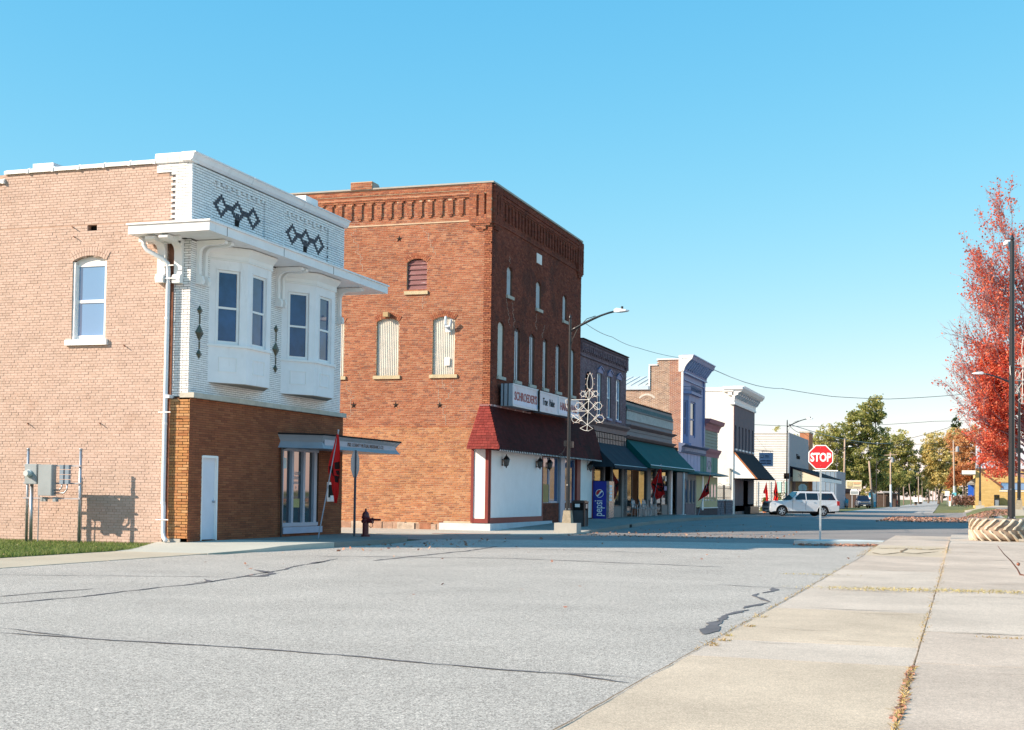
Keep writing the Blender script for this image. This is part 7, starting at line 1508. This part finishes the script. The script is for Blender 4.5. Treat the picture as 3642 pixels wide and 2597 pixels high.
def red_tree():
    T = thing('maple_tree', 'tall red maple with bare outer twigs at the right edge', 'tree', (4.75, 104.5, .7)); bx_, by_, bz_ = 4.75, 104.5, .7
    mb = MB(); mb.tube([(bx_, by_, bz_-.2), (bx_-.03, by_, bz_+1), (bx_-.1, by_, bz_+3), (bx_+.1, by_+.1, bz_+7), (bx_, by_, 14), (bx_+.1, by_, 20)], [.36, .27, .24, .20, .12, .03], 10); mb.build('trunk', m_bark, T, smooth=True)
    def env(z): return float(np.interp(z, [2.5, 4, 7, 12, 16, 20, 24, 25.5], [3.6, 4.8, 5.6, 5.9, 5.3, 4.4, 2.6, .4]))
    segs = []; L = []
    for k in range(92):
        z0 = 2.6+13.5*(k/92)**1.05; az = rng.uniform(0, 2*math.pi) if k % 3 else rng.uniform(2.2, 4.1)
        z1 = min(24.8, z0+rng.uniform(1.5, 9.5)); z1 = max(z1, 3.2); r1 = env(z1)*rng.uniform(.75, 1.04)
        p0 = np.array([bx_, by_, z0]); p1 = np.array([bx_+r1*math.cos(az), by_+r1*math.sin(az), z1]); n = 7
        path = [p0*(1-t_)+p1*t_+np.array([0, 0, -1.1*math.sin(math.pi*t_)*(z1-z0)/8]) + (rng.normal(0, .07, 3) if 0 < t_ < 1 else 0) for t_ in np.linspace(0, 1, n+1)]
        for i in range(n): segs.append((path[i], path[i+1], .075*(1-i/n)+.012, .075*(1-(i+1)/n)+.010))
        dirv = (p1-p0)/np.linalg.norm(p1-p0)
        for s_ in range(12):
            t_ = .25+.75*s_/12; i = min(n-1, int(t_*n)); q = path[i]*(1-(t_*n-i))+path[i+1]*(t_*n-i)
            v = dirv+rng.normal(0, .42, 3)+np.array([0, 0, .35]); v /= np.linalg.norm(v); ln = rng.uniform(.9, 2.0); e_ = q+v*ln
            rr_ = math.hypot(e_[0]-bx_, e_[1]-by_); 
            if rr_ > env(min(25, e_[2]))*1.12: e_[:2] = np.array([bx_, by_])+(e_[:2]-np.array([bx_, by_]))*env(min(25, e_[2]))*1.1/rr_
            segs.append((q, e_, .018, .009))
            leafy = 1.0
            rel = rr_/max(.5, env(min(25, e_[2])))
            if e_[2] > 17: leafy = .22
            elif e_[2] > 13: leafy = .38
            if rel > .85 and 4.5 < e_[2] < 16: leafy *= .05
            elif rel > .66 and 6.5 < e_[2] < 16: leafy *= .35
            if e_[2] < 5: leafy = 1.2
            for w_ in range(6 if leafy > .3 else 9):
                tt = rng.uniform(.2, 1); q2 = q+(e_-q)*tt; v2 = v+rng.normal(0, .45, 3)+np.array([0, 0, .15]); v2 /= np.linalg.norm(v2); e2 = q2+v2*rng.uniform(.35, .95); segs.append((q2, e2, .010, .0055))
                m = rng.poisson((24 if e_[2] < 12 else 13)*leafy)
                if m: L.append((q2+(e2-q2)*rng.uniform(.1, 1.05, m)[:, None])+rng.normal(0, .17, (m, 3)))
    tubes_fast(segs, 'branches', m_twig, T)
    C = np.concatenate(L); 
    quads('crown', leaf_quads(C, .175, .3, .8), M('scarlet_leaf', ramp=[(.78,.15,.07), (.82,.24,.12), (.70,.09,.06), (.84,.34,.20), (.76,.17,.09), (.60,.09,.08), (.82,.26,.16)], rough=.6, var=.1, sc=1, trans=.45), T, rng.random(len(C)))
red_tree()
def leafm(nm, cols): return M(nm, ramp=cols, rough=.7, var=.15, sc=.3, trans=.45)
F_green = leafm('green_gold_leaf', [(0.21,0.26,0.07), (0.34,0.36,0.10), (0.53,0.47,0.18), (0.15,0.20,0.06), (0.41,0.41,0.14), (0.65,0.58,0.25)])
F_yg = leafm('yellow_green_leaf', [(0.45,0.43,0.14), (0.60,0.54,0.20), (0.72,0.62,0.28), (0.31,0.33,0.10), (0.55,0.50,0.19)])
F_gold = leafm('gold_leaf', [(0.72,0.53,0.19), (0.78,0.62,0.28), (0.58,0.45,0.15), (0.78,0.68,0.33), (0.50,0.45,0.16)])
F_rust = leafm('rust_leaf', [(0.72,0.35,0.15), (0.78,0.45,0.21), (0.58,0.28,0.12), (0.78,0.53,0.28), (0.65,0.34,0.15)])
F_dark = leafm('dark_green_leaf', [(.04,.07,.02), (.07,.10,.03), (.10,.13,.04)])
def tree(label, base, lobes, mat, n, size, name='tree', cl=.75, group=None, tr=.3):
    T = thing(name, label, 'tree', base, group)
    top = max(lobes, key=lambda l: l[2]); mb = MB(); bx0, by0, bz0 = base
    mb.tube([(bx0, by0, bz0-.3), (bx0+.05, by0, bz0+1.5), (bx0*.6+top[0]*.4, by0, top[2]*.45), (top[0], top[1], top[2])], [tr, tr*.8, tr*.6, .05], 7); mb.build('trunk', m_bark, T)
    segs = []; Q = []; TN = []
    vol = np.array([l[3]*l[4] for l in lobes]); vol = vol/vol.sum()
    for l, v in zip(lobes, vol):
        k = max(5, int(n*v/46)); d = rng.normal(size=(k, 3)); d /= np.linalg.norm(d, axis=1)[:, None]; rad = rng.uniform(.45, 1.03, k)[:, None]
        c = np.array(l[:3])+d*rad*np.array([l[3], l[3], l[4]])
        for q in c[::5]: segs.append((np.array([bx0*.5+l[0]*.5, by0*.5+l[1]*.5, max(bz0+1.5, l[2]-l[4]*.8)]), q, tr*.22, .02))
        m = 46; cc = np.repeat(c, m, 0)+rng.normal(0, cl*.36, (k*m, 3))*np.array([1, 1, .75]); Q.append(cc); TN.append(np.clip(np.repeat(rng.random(k), m)*.6+rng.random(k*m)*.4, 0.001, .999))
    tubes_fast(segs, 'limbs', m_bark, T); C = np.concatenate(Q); quads('crown', leaf_quads(C, size), mat, T, np.concatenate(TN))
    return T
tree('tallest green gold tree beyond the junction', (-14.3, 237.7, 0), [(-16.4,236.5,14,2.9,3.6), (-13.9,237,16.3,2.0,2.7), (-18.7,235.5,12.2,2.1,2.6), (-15.5,237,9.2,4.0,3.3), (-13.2,237,10.5,1.9,3.6), (-17.4,237,5.8,3.6,2.8), (-13.8,238,5.2,2.4,2.6)], F_green, 26000, .36, 'broadleaf_tree')
tree('yellow green tree left of the tallest tree', (-22.4, 235, 0), [(-22.4,234.6,11.2,2.4,2.8), (-20.8,234.6,8.4,2.4,3), (-24.0,234.6,7.6,2.2,3), (-21.5,235,4.6,3,2.5)], F_yg, 11000, .34, 'broadleaf_tree')
tree('olive gold tree right of the tallest tree', (-11.6, 270, 0), [(-11.6,269.7,11.6,2.6,2.8), (-9.6,270.5,9.8,1.9,2.2), (-13.2,270,8.6,2.4,3), (-11.0,270,6.4,2.8,2.2), (-14.2,270,5,2.2,2.6)], F_yg, 15000, .36, 'broadleaf_tree')
tree('dark evergreen mass closing the left side of the far road', (-10.8, 343.7, .3), [(-10.9,343.7,8,1.9,3.3), (-12.4,343.7,5.5,2.6,3.6), (-9.2,344,5.2,1.4,2.8), (-14.5,343,4.5,2.6,3.2)], F_dark, 8000, .4, 'evergreen_tree')
tree('golden tree on the right of the far road', (-4.3, 272, .9), [(-4.3,272,10.3,3.4,4.4), (-1.6,273,12.2,2.3,3.0), (-6.2,271,9.6,1.6,2.8), (-3.4,272,6,2.8,2.4), (-6.0,272,5.6,1.6,2.3)], F_gold, 19000, .35, 'broadleaf_tree')
tree('brown orange tree behind the yellow building', (.3, 252.4, .9), [(-.4,252.4,10.9,2.6,3.6), (1.8,252.6,10.4,2.6,4.4), (4.2,253,9,2.8,4.2), (6.5,254,9,2.6,4), (.6,252,6,2.4,2.6)], F_rust, 18000, .33, 'broadleaf_tree')
tree('small rust coloured tree beside the white road sign', (.4, 208, .75), [(-.8,208,5.0,1.3,1.25), (.5,208,5.4,1.5,1.3), (1.8,208,4.8,1.4,1.3), (-1.7,208,4.0,.8,.8)], leafm('deep_rust_leaf', [(.40,.13,.05), (.48,.18,.07), (.30,.09,.04), (.52,.22,.10)]), 7000, .24, 'broadleaf_tree', .55, tr=.14)
tree('narrow conifer top above the rust trees', (-1.4, 294, .9), [(-1.4,294,16.8,.8,1.6), (-1.4,294,13.5,1.4,2.2), (-1.6,294,10,1.8,2.4)], F_dark, 3500, .4, 'conifer_tree')
tree('yellow green tree behind the blue grey shed', (-20.5, 262, 0), [(-20.5,262,7.5,3.4,4.2), (-25,262,7,3.2,4), (-17.5,262,4,2.2,2.8)], F_yg, 9000, .36, 'broadleaf_tree')
tree('dark leafed tree over the low brown house', (-12.9, 262, 0), [(-12.9,262,4.6,1.9,1.7), (-15.2,262,4.6,1.6,1.7), (-11,262,5,1.4,1.6)], F_green, 5000, .33, 'broadleaf_tree')
tree('bare topped tree peeping over the white sided building', (-38.2, 300, 0), [(-38.4,300,15,1.9,1.9), (-35.4,300,14.0,1.6,1.5), (-43.6,300,14.2,1.6,1.2), (-46.8,300,14.6,1.4,1.4)], F_yg, 1800, .32, 'broadleaf_tree')
tree('green roadside tree at the end of the road', (-9.6, 420, .7), [(-9.6,420,6.5,2.2,3), (-12,420,5,2,2.6)], F_green, 3000, .5, 'broadleaf_tree')
tree('gold roadside tree at the far end of the road', (-6.0, 440, .9), [(-5.0,440,8,2.6,4.4), (-2.6,440,6,2.2,3)], F_gold, 4000, .5, 'broadleaf_tree')
tree('far treetop closing the view at the road end', (-16, 900, .5), [(-20,900,7,6,5), (-12,905,8,6,5.5), (-5,900,6.5,6,4.5), (-28,900,8,7,6), (4,900,8,7,6)], F_dark, 6000, .9, 'broadleaf_tree', 1.6)
# ================================================================== POLES, WIRES, SIGNS
def upole(base, top, lab, arms=(), r_=.14, tr=None, guard=0):
    T = thing('utility_pole', lab, 'utility pole', base, 'wooden utility poles along the far road'); b, t_ = Vector(base), Vector(top)
    mb = MB(); mb.tube([b, b.lerp(t_, .5), t_], [r_, r_*.85, r_*.68], 8); mb.build('pole', m_pole, T, smooth=True)
    for z, w1 in arms: c = b.lerp(t_, (z-b.z)/(t_.z-b.z)); mb = MB(); mb.obox(c, (w1, .1, .06), (0, .06, 0), (0, 0, .06)); mb.build('crossarm', m_pole, T)
    if tr: mb = MB(); mb.lathe([(.2, -.35), (.24, -.3), (.24, .3), (.1, .42)], b.lerp(t_, .86)+Vector((tr, -.1, 0)), 10); mb.build('transformer', m_facade, T)
    if guard: mb = MB(); mb.tube([b, b.lerp(t_, guard)], r_*1.15, 8); mb.build('pole_guard', M('pale_guard', (.62,.66,.68), .5), T)
    return T
for a in (((-16.5,205.2,0), (-16.42,205,10.2), 'pale wooden pole beside the blue grey shed', (), .17), ((-12.5,206.6,.1), (-13.03,206.2,6.95), 'leaning wooden pole right of the dark pickup', (), .19), ((-9.98,207.4,.2), (-10.07,207.2,8.25), 'pole with crossarms right of the leaning pole', ((7.9,.9),(7.2,.7)), .14, .25, .42), ((-13.5,311.6,0), (-13.47,311.4,8.55), 'thin straight pole left of the dark evergreens', ((8.4,.5),), .14), ((-12.3,312,.2), (-12.39,311.8,8.57), 'second thin pole left of the dark evergreens', ((8.4,.7),), .13), ((-10.75,312.4,.2), (-11.55,312,9.0), 'leaning pole carrying a transformer over the road verge', ((8.8,.9),), .13, .5), ((-9.2,312.9,.5), (-9.25,312.8,7.5), 'short pole by the far left kerb', ((7.3,.5),), .14), ((-8.44,313.2,.6), (-8.49,313,7.7), 'dark thin pole by the far left kerb', (), .08), ((-1.05,194.5,.7), (-1.23,194.3,9.5), 'pole with white transformer in front of the golden tree', ((8.0,.7),), .13, .5, .3)):
    upole(*a[:3], arms=a[3], r_=a[4], tr=(a[5] if len(a) > 5 else None), guard=(a[6] if len(a) > 6 else 0))
for i, (x, h_) in enumerate(((-15.3,8.1), (-14.2,8.8), (-13.3,8.8), (-12.5,8.0), (-11.6,6.9), (-10.8,6.3), (-9.9,5.8))):
    t_ = upole((x, 560+i*22, .6), (x+.05, 560+i*22, .6+h_), 'one pole of the distant row at the end of the road, %s' % ('nearest of the row' if i == 0 else 'farthest of the row' if i == 6 else ('second', 'third', 'fourth', 'fifth', 'sixth')[i-1]+' from the nearest'), ((h_, .9),), .22)
def wire(pts, lab, r_=.022, n=10):
    P = []; 
    for a, b in zip(pts, pts[1:]):
        a, b = Vector(a), Vector(b); L_ = (b-a).length
        for i in range(n): t_ = i/n; P.append(a.lerp(b, t_)+Vector((0, 0, -4*.006*L_*t_*(1-t_))))
    P.append(Vector(pts[-1])); mb = MB(); mb.tube(P, r_, 4); tag(mb.build('overhead_wire', m_black), lab, 'wire', 'overhead wires')
wire([(-12.98, 47.64, 7.62), (-14.6, 58, 8.35), (-15.85, 68.3, 9.0), (-16.0, 84.0, 9.95)], 'single cable from the street lamp arm to the blue cornice', .012)
wire([(-16.0, 91.95, 10.0), (-18.9, 151.4, 13.4), (-13.64, 153.2, 12.6), (-7.8, 155.1, 12.4), (-.75, 157.4, 12.95), (10, 160, 14.5)], 'long cable running from the blue cornice over the junction', .028, 6)
for a, l in (([(-30,200,9.5), (-16.4,205,9.9), (-10.07,207.2,8.3), (-1.2,194.3,8.6), (12,190,8.8)], 'thick cable across the junction at crossarm height'), ([(-30,203,12.2), (-18,204.4,11.9), (-4,209,12.9), (14,214,13.8)], 'upper wire passing in front of the tallest tree'), ([(-16.4,205,10.0), (-18.2,204.5,9.7), (-6.6,208.3,9.5), (12,212,10.8)], 'middle wire crossing in front of the golden tree'), ([(-10.07,207.2,8.1), (-13.4,311.4,8.4), (-15,560,9)], 'wire running away along the left row of poles'), ([(-10.4,207.2,7.9), (-9.2,312.8,7.4), (-13,600,8.5)], 'second wire running away along the left poles'), ([(-16.4,205,9.6), (-10.07,207.2,7.4)], 'short wire between the pale pole and the crossarm pole'), ([(-14.1,118,7.6), (-17.5,160.5,9.0)], 'wire from the lamp behind the vehicle to the brick chimney'), ([(-14.1,118,7.7), (-10,207,9.6), (-2,210,12), (3,205,16)], 'slanting wire rising towards the maple')):
    wire(a, l, .03, 8)
Sg = thing('roadside_sign', 'cream advertising board on a white post above a grey message box', 'sign', (-16.3, 221, 0))
bx(Sg, 'sign_board', M('cream_sign_face', (.70,.60,.38), .5, .08, .8), (-17.41, -15.08, 220.8, 221, 3.02, 4.22)); bx(Sg, 'board_frame', m_wpaint, (-17.45, -15.04, 220.85, 221.05, 4.2, 4.28), (-17.45, -15.04, 220.85, 221.05, 2.97, 3.03), (-17.47, -17.40, 220.78, 221, 3, 4.25))
bx(Sg, 'message_box', m_wpaint, (-16.8, -15.5, 220.8, 221.1, 2.05, 2.7)); bx(Sg, 'message_panel', m_gbox, (-16.72, -15.62, 220.78, 220.8, 2.15, 2.6)); bx(Sg, 'post', m_wpaint, (-16.7, -15.75, 220.9, 221.1, 2.7, 3.0)); bx(Sg, 'post', m_facade, (-16.6, -16.45, 220.9, 221.0, 0, 2.1), (-15.85, -15.7, 220.9, 221, 0, 2.1))
m_sr = M('faded_orange_print', (.55,.22,.10), .6); 
text('BODY SHOP', .30, (-16.35, 220.77, 3.82), X3, (0,0,1), m_sr, 'sign_lettering', Sg, .004, .62) if False else None
bx(Sg, 'picture_panel', M('tan_sign_picture', (.50,.42,.24), .6, .25, 3), (-17.25, -16.45, 220.77, 220.79, 3.40, 4.05))
for i, (x0, x1, z) in enumerate(((-16.35, -15.85, 3.92), (-15.78, -15.2, 3.92), (-16.3, -15.2, 3.76), (-16.3, -15.4, 3.6), (-17.25, -16.4, 3.26), (-16.3, -15.15, 3.26), (-17.1, -16.5, 3.12), (-16.35, -15.3, 3.12))): bx(Sg, 'print_line', m_sr if i < 3 else m_taupe, (x0, x1, 220.77, 220.79, z, z+.07))
Hh = thing('brown_house', 'low dark brown house with a pale flat porch roof under the trees', 'house', (-13.4, 258.5, 0))
bx(Hh, 'wall', M('dark_brown_wall', (.09,.065,.055), .9, .2), (-15.5, -11.6, 258.6, 264, 0, 2.4)); bx(Hh, 'porch_roof', m_facade, (-13.8, -12.1, 257.4, 258.6, 2.6, 2.85)); bx(Hh, 'porch_post', m_taupe, (-13.7, -13.6, 257.5, 257.6, 0, 2.6), (-12.3, -12.2, 257.5, 257.6, 0, 2.6)); bx(Hh, 'roof', MATS['grey_roofing'], (-15.7, -11.4, 258.4, 264.2, 2.4, 2.6)); bx(Hh, 'door', m_dark, (-13.3, -12.5, 258.56, 258.6, 0, 2.0))
Gs = thing('dark_shed', 'dark roofed garage behind the pale pole and parked grey car', 'shed', (-17.5, 226, 0))
bx(Gs, 'wall', MATS['dark_brown_wall'], (-19.5, -15.9, 226, 230, 0, 2.5)); mb = MB(); mb.prism([(-19.8, 225.8, 2.4), (-17.6, 225.8, 3.6), (-15.6, 225.8, 2.4)], (0, 4.5, 0)); mb.build('roof', m_blackc, Gs)
def sign2(lab, x, y, z0, z1, w1, h1, mat, pm=None):
    T = thing('road_sign', lab, 'sign', (x, y, z0)); bx(T, 'sign_plate', mat, (x-w1/2, x+w1/2, y-.03, y, z1-h1, z1)); bx(T, 'post', pm or m_steel, (x-.04, x+.04, y, y+.06, z0, z1)); return T
m_cy = M('cyan_sign', (.10,.45,.60), .5); m_or = M('orange_marker', (.75,.16,.04), .5)
sign2('small blue parking sign before the dark pickup', -15.9, 203, 0, 1.3, .42, .5, m_cy)
sign2('tall pale blue sign right of the pickup', -13.7, 222, 0, 2.4, .7, .75, m_cy)
sign2('white slanted sign on the right verge', -1.95, 188.9, .7, 2.6, .6, .65, m_wpaint); sign2('pale cyan sign right of the orange marker', -1.05, 189.3, .7, 2.4, .5, .4, m_cy)
Om = thing('marker_post', 'orange and white marker post on the right verge', 'marker post', (-1.62, 189, .7)); bx(Om, 'white_base', m_wpaint, (-1.74, -1.5, 189, 189.1, .6, 1.3)); bx(Om, 'orange_top', m_or, (-1.72, -1.52, 189, 189.1, 1.3, 2.1))
Ph = thing('kiosk', 'white notice kiosk with blue lower panel beside the leaning pole', 'kiosk', (-12.35, 208.5, 0)); bx(Ph, 'cabinet', m_wpaint, (-12.7, -12.0, 208.3, 208.8, .2, 2.2)); bx(Ph, 'blue_panel', m_cy, (-12.6, -12.15, 208.28, 208.3, .2, 1.0)); bx(Ph, 'red_edge', m_or, (-12.0, -11.94, 208.3, 208.8, .2, 2.2))
H2 = thing('fire_hydrant', 'small distant red and yellow hydrant on the far left verge', 'fire hydrant', (-13.5, 305, .1)); mb = MB(); mb.lathe([(.22, .0), (.2, .1), (.2, .9), (.1, 1.1)], (-13.5, 305, .1), 8); mb.build('barrel', m_redsign, H2); mb = MB(); mb.box(-13.62, -13.5, 305.3, 305.4, .1, 2.4); mb.build('marker', m_or, H2)
Wt = thing('white_trailer', 'white low trailer parked by the far trees', 'trailer', (-9.8, 330, .4)); bx(Wt, 'box', m_wpaint, (-11, -8.7, 330, 332, .8, 1.9)); bx(Wt, 'wheel', m_dark, (-10.6, -10.0, 329.95, 330.2, .4, .9), (-9.6, -9.0, 329.95, 330.2, .4, .9))
Sf = thing('fence', 'weathered vertical board fence along the right of the far road', 'fence', (-4, 380, .8))
for i in range(26): x = -5.6+i*.22; y = 460-i*8; bx(Sf, 'fence_post', m_facade if i % 3 else m_taupe, (x+1.0, x+1.12, y, y+.1, .7, 2.6))
